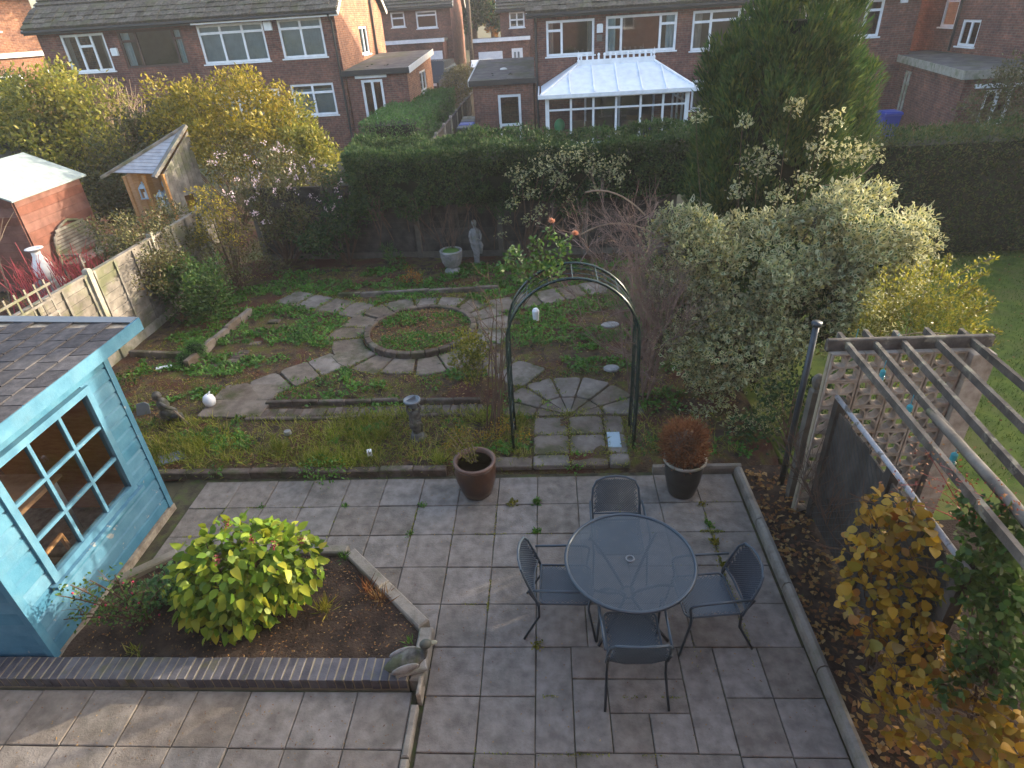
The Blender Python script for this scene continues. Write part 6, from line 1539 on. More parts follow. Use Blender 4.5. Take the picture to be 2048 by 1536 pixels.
for k in range(95):
    b = Vector((random.uniform(-10.9, -8.2), random.uniform(10.4, 12.0), 0)); mb.tube(curve3(b, b + Vector((random.uniform(-.35, .35), random.uniform(-.3, .3), random.uniform(.7, 1.25))), (random.uniform(-.1, .1), 0, .1), 5), [.012, .011, .009, .007, .004], 4)
    if k % 2: twigs(mb, b + Vector((0, 0, .5)), (random.uniform(-.5, .5), random.uniform(-.5, .5), 1), .45, .006, 1, .4, 3, .3, 3)
mb.build('stems', m['twig_red'], dw)
P, D, N = cloud([((-10.9, 11.4, .35), (.9, .8, .3)), ((-9.0, 11.0, .25), (.8, .6, .22))], 16, .2, .6, .9, .1); add_leaves('dry_leaves', dw, lf['redleaf'], P, D, N, .05, .03)
mb = MB()
for k in range(16): twigs(mb, (random.uniform(-12.6, -11.2), random.uniform(10.8, 11.6), 0), (random.uniform(-.35, .3), random.uniform(-.2, .2), 1), random.uniform(.9, 1.3), .016, 2, .3, 4, .3, 2)
tag(mb.build('bare_shrub', m['twig_pale']), 'bare pale stemmed shrub in front of the red shed at the left edge', 'shrub')

# ---- around the arch
rs = thing('climbing_rose', 'climbing rose with coral blooms on the left of the arch', 'climber', (-.62, 6.4, 0)); mb = MB()
for k in range(9):
    b = Vector((-.75 + random.uniform(-.12, .12), 6.45 + random.uniform(-.1, .15), 0)); e = Vector((random.uniform(-.75, -.42), random.uniform(6.15, 6.6), random.uniform(1.0, 1.9))); mb.tube(curve3(b, e, (random.uniform(-.12, .1), 0, .1), 7), [.012, .011, .01, .009, .008, .006, .004], 5)
    twigs(mb, e, (random.uniform(-.6, .2), random.uniform(-.3, .3), .8), .4, .005, 1, .5, 3, .1, 3)
for px, py in ((1103, 445), (1150, 470), (1060, 480)): e = Vector(S3(px, py, 6.4)); mb.tube(curve3((-.3, 6.4, 1.9), e, (.05, 0, .05), 6), .006, 4)
mb.build('stems', m['twig'], rs)
cl = SC([(1030, 510, 6.35, .10), (1060, 530, 6.35, .11), (1090, 520, 6.35, .12), (1120, 505, 6.35, .10), (1075, 490, 6.4, .08), (1100, 470, 6.4, .07), (1110, 545, 6.3, .1), (1040, 550, 6.3, .08), (1085, 565, 6.3, .09), (1130, 485, 6.4, .06), (1010, 530, 6.35, .07), (1065, 580, 6.3, .06)])
P, D, N = cloud(cl, 190, .2, .7, .8, .2); n = len(P); add_leaves('foliage', rs, lf['green'], P, D, N, .06 * RNG.uniform(.7, 1.2, n), .038)
for px, py in ((1103, 443), (1150, 468)):
    c = np.array(S3(px, py, 6.38)); d = rdir(46); d[:, 2] = np.abs(d[:, 2]) * .8; add_leaves('bloom', rs, lf['coral'], np.tile(c, (46, 1)), d, rdir(46), .042, .03)
ts = thing('bare_shrub', 'dense bare brown twiggy shrub just behind the right of the arch', 'shrub', (1.3, 7.3, 0)); mb = MB()
for k in range(13):
    twigs(mb, (1.25 + random.uniform(-.2, .2), 7.3 + random.uniform(-.2, .2), 0), (random.uniform(-.28, .22), random.uniform(-.2, .25), 1), random.uniform(.8, 1.1), .014, 4, .42, 4, .28, 3)
for k in range(36):
    c = Vector(S3(random.uniform(1160, 1310), random.uniform(480, 640), 7.5)); twigs(mb, c, (random.uniform(-.6, .6), random.uniform(-.4, .4), random.uniform(.1, 1)), random.uniform(.3, .5), .0085, 3, .5, 3, .15, 3)
mb.build('stems', m['twig_mauve'], ts)
P, D, N = cloud(SC([(1240, 480, 7.6, .35), (1200, 540, 7.3, .3), (1270, 560, 7.4, .3)]), 7, .2, .6, .9, .1); add_leaves('dry_leaves', ts, lf['litter'], P, D, N, .03, .016)
mb = MB()
for a, b, c in (((1290, 430), (1170, 385), .25), ((1310, 470), (1160, 470), .3)): mb.tube(curve3(S3(*a, 7.7), S3(*b, 7.7), (0, 0, c), 9), .011, 5)
mb.build('arching_shoots', m['twig_pale'], ts)
plant('small_shrub', 'small light green shrub between the arch and the round bed', 'shrub', (-1.05, 7.75, .05), SC([(940, 690, 7.75, .2), (920, 715, 7.7, .18), (965, 715, 7.7, .19), (945, 745, 7.6, .18), (930, 670, 7.8, .12), (965, 685, 7.8, .14)]), 300, .055, .032, lf['yelgreen'], sr=.008, shell=.2)
tw = thing('bare_shrub', 'bare thorny stems between the small green shrub and the arch', 'shrub', (-.8, 7.2, 0)); mb = MB()
for k in range(8): twigs(mb, (random.uniform(-1.05, -.55), random.uniform(6.9, 7.6), .03), (random.uniform(-.35, .3), random.uniform(-.2, .2), 1), random.uniform(.45, .8), .008, 2, .35, 4, .25, 2)
mb.build('stems', m['twig'], tw)
plant('yellow_spurge', 'low bush with tiny yellow leaves behind the brown pot', 'plant', (-.85, 6.2, .05), SC([(960, 880, 6.3, .14), (920, 875, 6.3, .16), (990, 865, 6.3, .12), (1010, 850, 6.3, .12), (900, 900, 6.1, .1), (1050, 870, 6.1, .1)]), 260, .03, .017, lf['yellow'], sr=.004, shell=.2)
# black pot with its dead round bush
db = thing('dead_bush', 'dead rust brown round bush in the dark pot', 'bush', (1.44, 5.40, .42)); P, D, N = cloud([((1.42, 5.42, .66), (.24, .24, .27))], 3600, .35, 1.0, .45, .55); n = len(P); add_leaves('foliage', db, lf['brown'], P, D, N, .05 * RNG.uniform(.6, 1.3, n), .011)
mb = MB(); stems(mb, (1.44, 5.4, .42), [(1.44 + random.uniform(-.15, .15), 5.4 + random.uniform(-.15, .15), .8) for _ in range(12)], .008); mb.ball((1.42, 5.42, .65), (.17, .17, .2), 12, 8); mb.build('stems', m['twig'], db)
pp = thing('potted_twigs', 'sparse yellowing twigs leaning out of the brown pot', 'plant', (-.87, 5.44, .27)); mb = MB(); tips = []
for px, py in ((885, 855), (905, 860), (925, 870), (895, 880), (940, 880), (915, 895), (935, 855)):
    e = at_y(px, py, 5.55); c = curve3((-.86, 5.42, .27), e, (.02, 0, .06), 7); mb.tube(c, [.007, .006, .005, .005, .004, .003, .002], 4); tips += [np.array(v) for v in c[2:] for _ in range(13)]
mb.build('stems', m['twig_pale'], pp); tips = np.array(tips) + RNG.normal(size=(len(tips), 3)) * .025; n = len(tips); add_leaves('foliage', pp, lf['yelgreen'], tips, rdir(n), rdir(n), .028, .014)
ut = thing('urn_twigs', 'thin bare reddish twigs standing in the stone urn', 'plant', (-2.04, 12.42, .5)); mb = MB()
for k in range(12): twigs(mb, (-2.04 + random.uniform(-.1, .1), 12.42, .5), (random.uniform(-.3, .3), random.uniform(-.2, .2), 1), .5, .007, 3, .35, 3, .25, 2)
mb.build('stems', m['twig'], ut)
bigbush('rusty_shrublet', 'small rust orange upright shrublet left of the stone urn', [(820, 545, 12.0, .12), (835, 565, 11.9, .12), (815, 580, 11.8, .12), (845, 590, 11.7, .1)], 18, .06, .1, 130, .05, .016, lf['orange'], (-2.9, 11.85, .04), 'shrub', sr=.006, shell=.2, up=.8)
plant('fern', 'green fern clump by the back fence left of the urn', 'fern', (-3.4, 12.9, .03), SC([(785, 515, 12.9, .2), (775, 500, 13, .15), (800, 525, 12.8, .14)]), 90, .14, .03, lf['green'], sr=.004)
for px, py, Y, r in ((395, 712, 8.9, .17), (377, 733, 8.7, .15)):
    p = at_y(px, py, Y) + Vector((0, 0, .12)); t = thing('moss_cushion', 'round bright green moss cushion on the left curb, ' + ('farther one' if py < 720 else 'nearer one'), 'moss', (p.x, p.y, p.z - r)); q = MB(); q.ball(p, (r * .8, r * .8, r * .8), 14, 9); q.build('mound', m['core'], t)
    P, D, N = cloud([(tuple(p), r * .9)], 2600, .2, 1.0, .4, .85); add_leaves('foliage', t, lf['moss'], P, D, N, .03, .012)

# ---- raised bed planting
def ovate(n=7, w=.42, tip=1.0, heart=.08, curl=.12, point=False):
    """leaf outline as fan left/right of the midrib; length 1 along +y, folded"""
    left = []
    for i in range(n + 1):
        t = i / n; left.append((t, (w * (math.sin(math.pi * t ** .72)) ** .8 if not point else w * 1.9 * t ** .42 * (1 - t) ** 1.05) if 0 < t < 1 else 0))
    V = [(0, 0, 0)] + [(0, t * tip - (heart if 0 < t < .2 else 0), -curl * t * t) for t, _ in left[1:]]
    nL = len(V)
    V += [(-wd, t * tip - (heart if t < .2 else 0), -curl * t * t + .18 * wd) for t, wd in left[1:-1]] + [(wd, t * tip - (heart if t < .2 else 0), -curl * t * t + .18 * wd) for t, wd in left[1:-1]]
    k = len(left) - 2; F = []
    for s in (0, 1):
        o_ = nL + s * k
        F.append((0, 1, o_)) if s else F.append((0, o_, 1))
        for i in range(k - 1): F.append((1 + i, 2 + i, o_ + i + 1, o_ + i)) if s else F.append((1 + i, o_ + i, o_ + i + 1, 2 + i))
        F.append((k, k + 1, o_ + k - 1)) if s else F.append((k, o_ + k - 1, k + 1))
    return V, F
def leaf_objects(parent, mat, P, D, N, L, meshes):
    for i in range(len(P)):
        d = Vector(D[i]).normalized(); nn_ = Vector(N[i]); x = d.cross(nn_).normalized(); z = x.cross(d); M = Matrix(((x.x, d.x, z.x, P[i][0]), (x.y, d.y, z.y, P[i][1]), (x.z, d.z, z.z, P[i][2]), (0, 0, 0, 1))) @ Matrix.Scale(float(L[i]), 4)
        inst('leaf', meshes[i % len(meshes)], parent, M)
def LEAFO(name, stops, trans=.35):
    """leaf colour by object"""
    mt = LEAF(name, stops, trans); nt = mt.node_tree; N_ = nt.nodes; oi = N_.new('ShaderNodeObjectInfo')
    for l in list(nt.links):
        if l.from_socket.name == 'Random Per Island': to = l.to_socket; nt.links.remove(l); nt.links.new(oi.outputs['Random'], to)
    return mt
lime_o = LEAFO('lime_leaf_single', [(.09, .18, .012), (.15, .24, .018), (.24, .31, .022), (.34, .37, .03), (.44, .42, .04)], .45)
yel_o = LEAFO('yellow_leaf_single', [(.4, .21, .012), (.5, .3, .018), (.33, .22, .015), (.2, .2, .02), (.28, .1, .015), (.26, .17, .05), (.44, .26, .015), (.13, .15, .02)], .35)
V, F = ovate(7, .36, 1.0, .10, .2, True); lime_me = raw_mesh('leaf', V, F, lime_o, smooth=True)
V, F = ovate(6, .5, .95, .05, .28); yel_me = raw_mesh('leaf', V, F, yel_o, smooth=True)
ly = thing('lime_leaved_bush', 'dense lime green heart leaved bush in the raised bed', 'bush', (-2.88, 3.72, .08))
big = [((-2.85, 3.76, .6), (.56, .42, .48)), ((-2.55, 3.85, .55), (.42, .36, .42)), ((-3.12, 3.75, .42), (.42, .36, .38)), ((-2.95, 3.62, .3), (.5, .3, .26))]
P, D, N = cloud(big, 130, -.8, .7, .4, .92, False, .04); n = len(P)
N = unit(N + np.array([0, -.3, .6]))
keep = P[:, 2] > .1; P, D, N = P[keep], D[keep], N[keep]; n = len(P); order = np.argsort(-(P[:, 2] - .6 * P[:, 1])); P, D, N = P[order], D[order], N[order]
leaf_objects(ly, None, P[:280], D[:280], N[:280], .108 * RNG.uniform(.55, 1.25, 280), [lime_me])
P2, D2, N2 = cloud([(c, tuple(np.array(r) * .93)) for c, r in big], 100, -.6, .75, .45, .75, True, .06); n = len(P2); keep = P2[:, 2] > .1; P2, D2, N2 = P2[keep], D2[keep], N2[keep]; n = len(P2)
add_leaves('foliage', ly, lf['lime'], P2, D2, N2, .10 * RNG.uniform(.7, 1.2, n), .07, kind='stuff', full=True)
mb = MB(); stems(mb, (-2.88, 3.75, .06), [(c[0] + random.uniform(-.3, .3), c[1] + random.uniform(-.2, .2), c[2] + random.uniform(-.1, .3)) for c, r in big for _ in range(6)], .012); mb.build('stems', m['twig'], ly)
for px, py in ((452, 1040), (500, 1070), (545, 1085), (430, 1110), (600, 1075)):
    p = np.array(at_y(px, py, 3.5 if py > 1080 else 3.65)); k = 26; pts = p + np.stack([RNG.normal(size=k) * .012, RNG.normal(size=k) * .012, -RNG.uniform(0, .08, k)], -1); add_leaves('flower_tassel', ly, lf['burgundy'], pts, rdir(k) + np.array([0, 0, -.8]), rdir(k), .022, .016)
rb2 = thing('rose_bush', 'sparse rose bush with red hips against the summerhouse wall', 'bush', (-3.85, 3.6, .08)); mb = MB(); tips = []
for px, py in ((110, 1190), (140, 1170), (180, 1160), (230, 1150), (260, 1160), (200, 1200), (290, 1180), (150, 1230), (240, 1220), (120, 1240), (280, 1230), (330, 1170)):
    e = at_y(px, py, 3.45); c = curve3((-3.85 + random.uniform(-.1, .1), 3.6, .08), e, (0, 0, .1), 8); mb.tube(c, [.011, .01, .009, .008, .007, .006, .005, .003], 5); tips += [np.array(v) for v in c[3:] for _ in range(11)]; twigs(mb, c[5], (random.uniform(-.5, .5), -.2, .6), .16, .004, 1, .5, 3, .1, 3)
mb.build('stems', m['twig'], rb2); tips = np.array(tips) + RNG.normal(size=(len(tips), 3)) * .05; n = len(tips); add_leaves('foliage', rb2, lf['green'], tips, rdir(n), rdir(n) + np.array([0, 0, 1]), .04 * RNG.uniform(.6, 1.2, n), .024)
mb = MB()
for k in range(14): mb = MB(); mb.ball(tips[random.randrange(len(tips))], .011, 7, 5); mb.build('rose_hip', m['red_toy'], rb2)
plant('geranium_clump', 'low blue green leafy clump between rose and lime bush', 'plant', (-3.55, 3.95, .08), [((-3.66, 3.92, .22), (.28, .2, .17)), ((-3.42, 3.98, .25), (.22, .18, .17)), ((-3.86, 3.84, .18), (.18, .15, .13))], 380, .045, .036, lf['blue_green'], sr=.004, up=.5)
def tuft(name, label, p, n, h, mat, w=.008, spread=.5, group=None, cat='weed'):
    t = thing(name, label, cat, p, 0, group); P = np.array(p) + RNG.normal(size=(n, 3)) * np.array([.02, .02, 0]) * (1 + h * 3); D = unit(RNG.normal(size=(n, 3)) * spread + np.array([0, 0, 1])); D[:, 2] = np.abs(D[:, 2]); add_leaves('blades', t, mat, P, D, rdir(n), h * RNG.uniform(.5, 1.2, n), w); return t
for lb, px, py, n, h, k in (('pale grass tuft at the brick edge of the raised bed', 272, 1305, 26, .13, 'grass'), ('low olive sprig in the middle of the raised bed', 650, 1220, 70, .16, 'yelgreen'), ('thin brown stalks in the right of the raised bed', 760, 1200, 40, .2, 'litter'), ('small green sprout at the right corner of the raised bed', 820, 1290, 14, .1, 'weed'),
        ('dry stalk bundle by the concrete edging of the raised bed', 735, 1185, 30, .22, 'brown'), ('bright green sprout behind the lime bush', 690, 1115, 40, .1, 'weed')):
    tuft('weed_tuft', lb, at_z(px, py, .09), n, h, lf[k], .012)

# ---- boundary climber with yellow leaves, right foreground
hy = thing('climbing_hydrangea', 'climber with large round yellow leaves over the mesh fence', 'climber', (2.5, 3.0, 0)); cl = []
for px, py, z, r in ((1760, 1010, 1.55, .12), (1800, 1030, 1.5, .14), (1850, 1060, 1.45, .12), (1740, 1060, 1.35, .14), (1720, 1110, 1.15, .16), (1780, 1100, 1.25, .16), (1730, 1170, .95, .17), (1800, 1170, 1.05, .18), (1870, 1140, 1.2, .16), (1740, 1230, .75, .18), (1810, 1230, .85, .2), (1860, 1220, .95, .18), (1780, 1290, .6, .18), (1850, 1290, .75, .17), (1900, 1180, 1.1, .14), (1790, 1370, .4, .14), (1850, 1380, .45, .14), (1780, 1440, .3, .14), (1990, 1450, .6, .14), (1870, 1490, .35, .15), (1960, 1500, .45, .16), (2020, 1440, .6, .14), (1880, 1320, .65, .14), (1940, 1400, .55, .14), (2010, 1520, .5, .14)):
    cl.append((tuple(at_z(px, py, z)), r))
P, D, N = cloud(cl, 44, -.35, .7, .6, .4, False); N = unit(N + np.array([-.25, -.35, .9])); n = len(P); idx = RNG.permutation(n)
P, D, N = P[idx], D[idx], N[idx]; k = min(285, n)
leaf_objects(hy, None, P[:k], D[:k], N[:k], .078 * RNG.uniform(.5, 1.25, k), [yel_me])
if n > k: add_leaves('foliage', hy, lf['yellow'], P[k:], D[k:], N[k:], .075 * RNG.uniform(.6, 1.2, n - k), .062 * RNG.uniform(.7, 1.1, n - k), kind='stuff', full=True)
mb = MB(); stems(mb, (2.55, 3.2, 0), [c for c, r in cl], .014, .3, 5, .2)
for k in range(24): c = cl[random.randrange(len(cl))][0]; twigs(mb, c, (random.uniform(-1, 1), random.uniform(-1, 1), random.uniform(-.2, .8)), .3, .006, 1, .5, 4, .1, 3)
mb.build('stems', m['twig'], hy)
plant('green_climber', 'fresh green leafy climber on the house side of the pergola', 'climber', (3.0, 2.6, 0), [(tuple(at_z(px, py, z)), r) for px, py, z, r in ((1960, 1080, 1.7, .13), (2010, 1060, 1.8, .13), (2040, 1100, 1.8, .13), (1980, 1140, 1.5, .14), (2030, 1170, 1.5, .14), (1950, 1200, 1.3, .12), (2000, 1230, 1.2, .14), (1960, 1270, 1.0, .13), (2030, 1270, 1.1, .14), (1930, 1320, .8, .12), (2000, 1330, .8, .14), (1920, 1130, 1.5, .1), (2030, 1380, .8, .12), (1900, 1380, .6, .1), (1940, 1020, 1.9, .1), (1985, 1040, 1.9, .12), (2000, 1100, 1.7, .14), (1950, 1150, 1.45, .13), (1990, 1190, 1.35, .14), (2035, 1220, 1.3, .14), (2040, 1320, 1.0, .14), (1960, 1320, .8, .13))], 210, .06, .042, lf['green'], sr=.008, shell=.2, full=True)
bb = plant('red_berberis', 'thin red leaved sprays lying across the pergola rafters', 'climber', (3.2, 3.6, 1.2), [(tuple(at_z(px, py, z)), r) for px, py, z, r in ((1850, 900, 2.12, .1), (1880, 930, 2.12, .12), (1840, 945, 2.1, .12), (1910, 960, 2.1, .12), (1870, 985, 2.05, .13), (1950, 985, 2.1, .1), (1990, 975, 2.12, .1), (1800, 970, 2.0, .1), (1830, 1010, 1.95, .12), (1930, 1010, 2.05, .1), (2010, 1010, 2.1, .1), (2040, 1020, 2.1, .08))], 48, .026, .014, lf['redleaf'], m['twig_red'], .005, .4, .7, .9, .1, nstem=30)
mb = MB()
for k in range(40):
    c = at_z(random.uniform(1640, 1730), random.uniform(850, 1010), .9); twigs(mb, (2.6, c.y + random.uniform(-.2, .2), .4), (random.uniform(-.5, .1), random.uniform(-.6, .6), .7), .5, .005, 1, .5, 3, .1, 2)
tag(mb.build('bare_creeper', m['twig']), 'tangle of bare creeper stems on the dark mesh fence', 'creeper')
for k in range(5): pass

# ---- ground cover of the old garden
def on_path(P):
    r = np.zeros(len(P), bool)
    for q in PATH: r |= in_poly(P, q)
    return r
def scatter(n, x0, x1, y0, y1, dens=None):
    P = np.stack([RNG.uniform(x0, x1, n), RNG.uniform(y0, y1, n)], -1); P = P[~on_path(P + RNG.normal(size=P.shape) * .035)]
    if dens is not None: P = P[RNG.uniform(0, 1, len(P)) < dens(P)]
    return np.column_stack([P, garden_z(P[:, 0], P[:, 1])])
def gd(P): return np.clip(.3 + .75 * wob(np.column_stack([P, 0 * P[:, 0]]), 1.7), .04, 1) * np.where((P[:, 1] < 6.95) & (P[:, 0] < -.4), 1.5, .75)
P = scatter(90000, -6.9, 2.3, 5.95, 12.6, gd); n = len(P); D = unit(RNG.normal(size=(n, 3)) * .75 + np.array([0, 0, .8])); D[:, 2] = np.abs(D[:, 2])
o = add_leaves('garden_grass', None, lf['grass'], P, D, rdir(n), RNG.uniform(.035, .12, n) * np.where(P[:, 1] < 6.95, 1.5, .8), .0085); tag(o, 'rough grass blades growing over the old garden beds', 'grass', kind='stuff')
P = scatter(15000, -6.9, 2.4, 5.9, 12.8, lambda P: (wob(np.column_stack([P, 0 * P[:, 0]]) + 3, 2.6) > .06) * .9); n = len(P); Pw = np.repeat(P, 5, 0) + RNG.normal(size=(n * 5, 3)) * np.array([.03, .03, .008]) + np.array([0, 0, .02]); k = len(Pw)
D = unit(RNG.normal(size=(k, 3)) + np.array([0, 0, .5])); D[:, 2] = np.abs(D[:, 2]) * .7; o = add_leaves('ground_weeds', None, lf['weed'], Pw, D, RNG.normal(size=(k, 3)) * .3 + np.array([0, 0, 1]), RNG.uniform(.03, .085, k), .04); tag(o, 'low green weeds scattered over the garden soil', 'weeds', kind='stuff')
P = scatter(26000, -7.1, 2.6, 5.85, 13.0, lambda P: np.clip(.3 + .6 * wob(np.column_stack([P, 0 * P[:, 0]]) + 9, 1.3), .08, 1)); n = len(P); o = add_leaves('leaf_litter', None, lf['litter'], P + np.array([0, 0, .008]), RNG.normal(size=(n, 3)) * np.array([1, 1, .25]), RNG.normal(size=(n, 3)) * .3 + np.array([0, 0, 1]), RNG.uniform(.025, .06, n), .026, .3); tag(o, 'brown fallen leaves lying over the garden beds', 'leaves', kind='stuff')
P = np.column_stack([RNG.uniform(2.2, 2.66, 900), RNG.uniform(1.2, 5.7, 900), np.full(900, .05)]); n = 900; o = add_leaves('leaf_litter', None, lf['litter'], P, RNG.normal(size=(n, 3)) * np.array([1, 1, .3]), RNG.normal(size=(n, 3)) * .3 + np.array([0, 0, 1]), RNG.uniform(.03, .08, n), .04, .3); tag(o, 'orange fallen leaves on the border soil beside the kerb', 'leaves', kind='stuff')
P = np.column_stack([RNG.uniform(-4.3, -1.3, 1500), RNG.uniform(3.2, 4.4, 1500)]); P = P[in_poly(P, bed)]; n = len(P); P = np.column_stack([P, np.full(n, .10)]); o = add_leaves('leaf_litter', None, lf['litter'], P, RNG.normal(size=(n, 3)) * np.array([1, 1, .3]), RNG.normal(size=(n, 3)) * .3 + np.array([0, 0, 1]), RNG.uniform(.012, .035, n), .012, .3); tag(o, 'brown scraps of leaf on the raised bed soil', 'leaves', kind='stuff')
# lusher grass in the near border, weeds in the round bed
P = scatter(40000, -5.3, -.35, 5.8, 6.97, lambda P: np.clip(.25 + 1.2 * wob(np.column_stack([P, 0 * P[:, 0]]) + 7, 2.3), .03, 1)); n = len(P); D = unit(RNG.normal(size=(n, 3)) * .8 + np.array([0, 0, .9])); D[:, 2] = np.abs(D[:, 2])
o = add_leaves('border_grass', None, lf['grass'], P, D, rdir(n), RNG.uniform(.05, .2, n), .011); tag(o, 'longer yellow green grass filling the border behind the patio', 'grass', kind='stuff')
a = RNG.uniform(0, 6.283, 900); r_ = .86 * np.sqrt(RNG.uniform(0, 1, 900)); P = np.column_stack([CC.x + r_ * np.cos(a), CC.y + r_ * np.sin(a), np.full(900, .13)]); P = P[wob(P, 3.0) > .3]; n = len(P); Pw = np.repeat(P, 5, 0) + RNG.normal(size=(n * 5, 3)) * np.array([.03, .03, .012]); k = len(Pw); D = unit(RNG.normal(size=(k, 3)) + np.array([0, 0, .6])); D[:, 2] = np.abs(D[:, 2])
o = add_leaves('round_bed_weeds', None, lf['weed'], Pw, D, RNG.normal(size=(k, 3)) * .3 + np.array([0, 0, 1]), RNG.uniform(.025, .06, k), .03); tag(o, 'green weeds covering the round bed in the path centre', 'weeds', kind='stuff')
# taller clumps one can pick out
WD = [(650, 950, .30, 'weed', 'broad green weed hanging over the patio edge'), (430, 945, .12, 'weed', 'small green weed at the patio edge, left end'), (600, 790, .30, 'weed', 'green weed clump behind the thin brick path, left'), (860, 770, .2, 'weed', 'green weed clump behind the sundial'), (905, 855, .16, 'weed', 'bright green weed right of the sundial'),
      (960, 905, .14, 'weed', 'green cushion weed behind the brown pot'), (790, 1048 - 250, .1, 'weed', 'green weed left of the sundial dish'), (1210, 682, .13, 'weed', 'bright weed under the arch beside the stone discs'), (1180, 610, .14, 'weed', 'weed clump at the end of the far right spoke'), (710, 600, .14, 'weed', 'green weed behind the wheel, left of middle'), (860, 645, .12, 'weed', 'green weed inside the round bed, far side'), (870, 600, .13, 'weed', 'green weed behind the wheel near the orange shrublet'),
      (800, 660, .1, 'weed', 'pale green weed inside the round bed, left'), (290, 860, .2, 'green', 'green weed clump against the summerhouse corner'), (1290, 900, .26, 'green', 'dark leafy clump at the right foot of the arch'), (1300, 740, .2, 'olive', 'low brown green growth right of the arch'), (250, 770, .25, 'green', 'green ground cover behind the summerhouse roof'), (400, 895, .14, 'grass', 'yellow grass tuft in the border, left part'), (640, 920, .2, 'grass', 'yellow grass clump in the middle of the border'), (760, 880, .22, 'grass', 'pale grass clump left of the sundial base'), (560, 900, .16, 'grass', 'lime grass clump in the border left of middle'), (880, 925, .16, 'grass', 'grass clump between the sundial and the brown pot'), (1150, 940, .1, 'weed', 'weed in the slab joint below the arch')]
for px, py, r, k, lb in WD:
    p = at_z(px, py, .07)
    if k == 'grass': tuft('grass_tuft', lb, p, 190, r * 1.1, lf['grass'], .008, .65, None, 'grass')
    else: plant('weed_clump', lb, 'weed', tuple(p), [((p.x, p.y, .07 + r * .28), (r, r * .8, r * .45))], 150, .045, .032, lf[k], sr=.003, up=.5, nstem=1)
JW = [(1025, 1008, .05, 'yellowish weed in the slab joint right of the brown pot'), (1074, 1005, .06, 'green joint weed two slabs right of the brown pot'), (1073, 1064, .04, 'joint weed left of the far chair'), (1075, 1292, .035, 'joint weed left of the near chair'), (845, 1010, .035, 'tiny joint weed left of the brown pot'), (1420, 1050, .05, 'joint weed beside the kerb, behind the right chair'),
      (1430, 1085, .05, 'mossy joint weed above the right chair back'), (525, 1014, .03, 'tiny joint weed above the lime bush'), (820, 1068, .03, 'small joint weed below and left of the brown pot'), (1405, 1010, .035, 'joint weed at the foot of the dark pot'), (1595, 1200, .05, 'green weed at the kerb right of the right chair'), (690, 1012, .03, 'tiny weed in the second slab row, between lime bush and brown pot'), (1445, 1130, .04, 'joint weed behind the right chair arm')]
for i, (px, py, r, lb) in enumerate(JW):
    p = at_z(px, py, .0); tuft('joint_weed', lb, (p.x, p.y, .0), int(30 + r * 500), r, lf['weed'] if i % 3 else lf['yelgreen'], r * .45, .9, 'weeds in the patio joints')
for a, b in (((1408, 1025), (1440, 1120)), ((1440, 1120), (1500, 1290)), ((1400, 1063), (1445, 1063))):
    A_, B2 = at_z(*a), at_z(*b); k = 160; P = np.array([list(A_.lerp(B2, q)) for q in RNG.uniform(0, 1, k)]) + RNG.normal(size=(k, 3)) * np.array([.012, .012, 0]); o = add_leaves('joint_moss', None, lf['grass'], P, rdir(k) * .6 + np.array([0, 0, .6]), rdir(k), .018, .012); tag(o, 'moss growing along slab joints near the kerb', 'moss', group='moss strips in the slab joints', kind='stuff')

# lawn blades
n = 26000; P = np.column_stack([RNG.uniform(4.1, 11, n), RNG.uniform(5.5, 12.4, n), np.full(n, -.02)]); D = unit(RNG.normal(size=(n, 3)) * .5 + np.array([0, 0, 1])); o = add_leaves('lawn_grass', None, LEAF('lawn_blade', [(.05, .095, .01), (.08, .13, .014), (.11, .15, .02)], .35), P, D, rdir(n), RNG.uniform(.03, .07, n), .009); tag(o, 'short mown grass of the lawn on the right', 'grass', kind='stuff')

# ---- far trees and bushes
def tree(name, label, base, h, r, mat, sub=60, per=16, L=.35, W=.2, group='trees behind the houses'):
    b = Vector(base); t = thing(name, label, 'tree', base, 0, group); cl = subclumps([((b.x, b.y, b.z + h * .62), (r, r, h * .4)), ((b.x + r * .4, b.y, b.z + h * .5), (r * .6, r * .6, h * .28)), ((b.x - r * .45, b.y, b.z + h * .55), (r * .6, r * .6, h * .28))], sub, r * .16, r * .3, .55)
    P, D, N = cloud(cl, per, .2, .7, .8, .2); n = len(P); add_leaves('crown', t, mat, P, D, N, L * RNG.uniform(.6, 1.2, n), W)
    mb = MB(); mb.tube([b, b + Vector((.05, 0, h * .35)), b + Vector((0, .1, h * .75))], [r * .09, r * .07, r * .03], 8); stems(mb, b + Vector((0, 0, h * .3)), [c for c, _ in cl[::4]], r * .04, .3, 5, .4); mb.build('trunk', m['bark'], t); return t
for lb, x, y, h, r, k in (('green tree directly behind the pole', -5.6, 58, 9, 3.0, 'hedge'), ('orange autumn tree right of the pole', -3.2, 60, 8, 2.2, 'orange'), ('yellow green tree between the far houses', -4.6, 66, 11, 3.0, 'yelgreen'), ('tall yellow green tree behind the far street', -7.4, 70, 12, 4.0, 'olive'), ('golden tree behind the roof at the far left', -24.5, 40, 9, 2.6, 'gold'), ('orange and green tree behind the gap at the right', 17.5, 40, 9, 2.6, 'orange'), ('dark tree behind the gap at the right', 19.5, 46, 10, 3.2, 'hedge'), ('broad green tree behind the far street, right', 2, 72, 12, 4.5, 'olive'), ('broad green tree behind the far street, left', -13, 64, 11, 3.6, 'hedge')):
    tree('autumn_tree', lb, (x, y, float(terrain_z(x, y)) - .1), h, r, lf[k])
bigbush('olive_bush', 'olive brown bush before the far right extension', [(1990, 200, 18.5, .7), (2040, 190, 18.5, .8), (1950, 230, 18, .5), (2020, 240, 18, .7)], 40, .2, .4, 40, .10, .045, lf['olive'], (13.0, 18.5, 0), nstem=18, shell=.1)

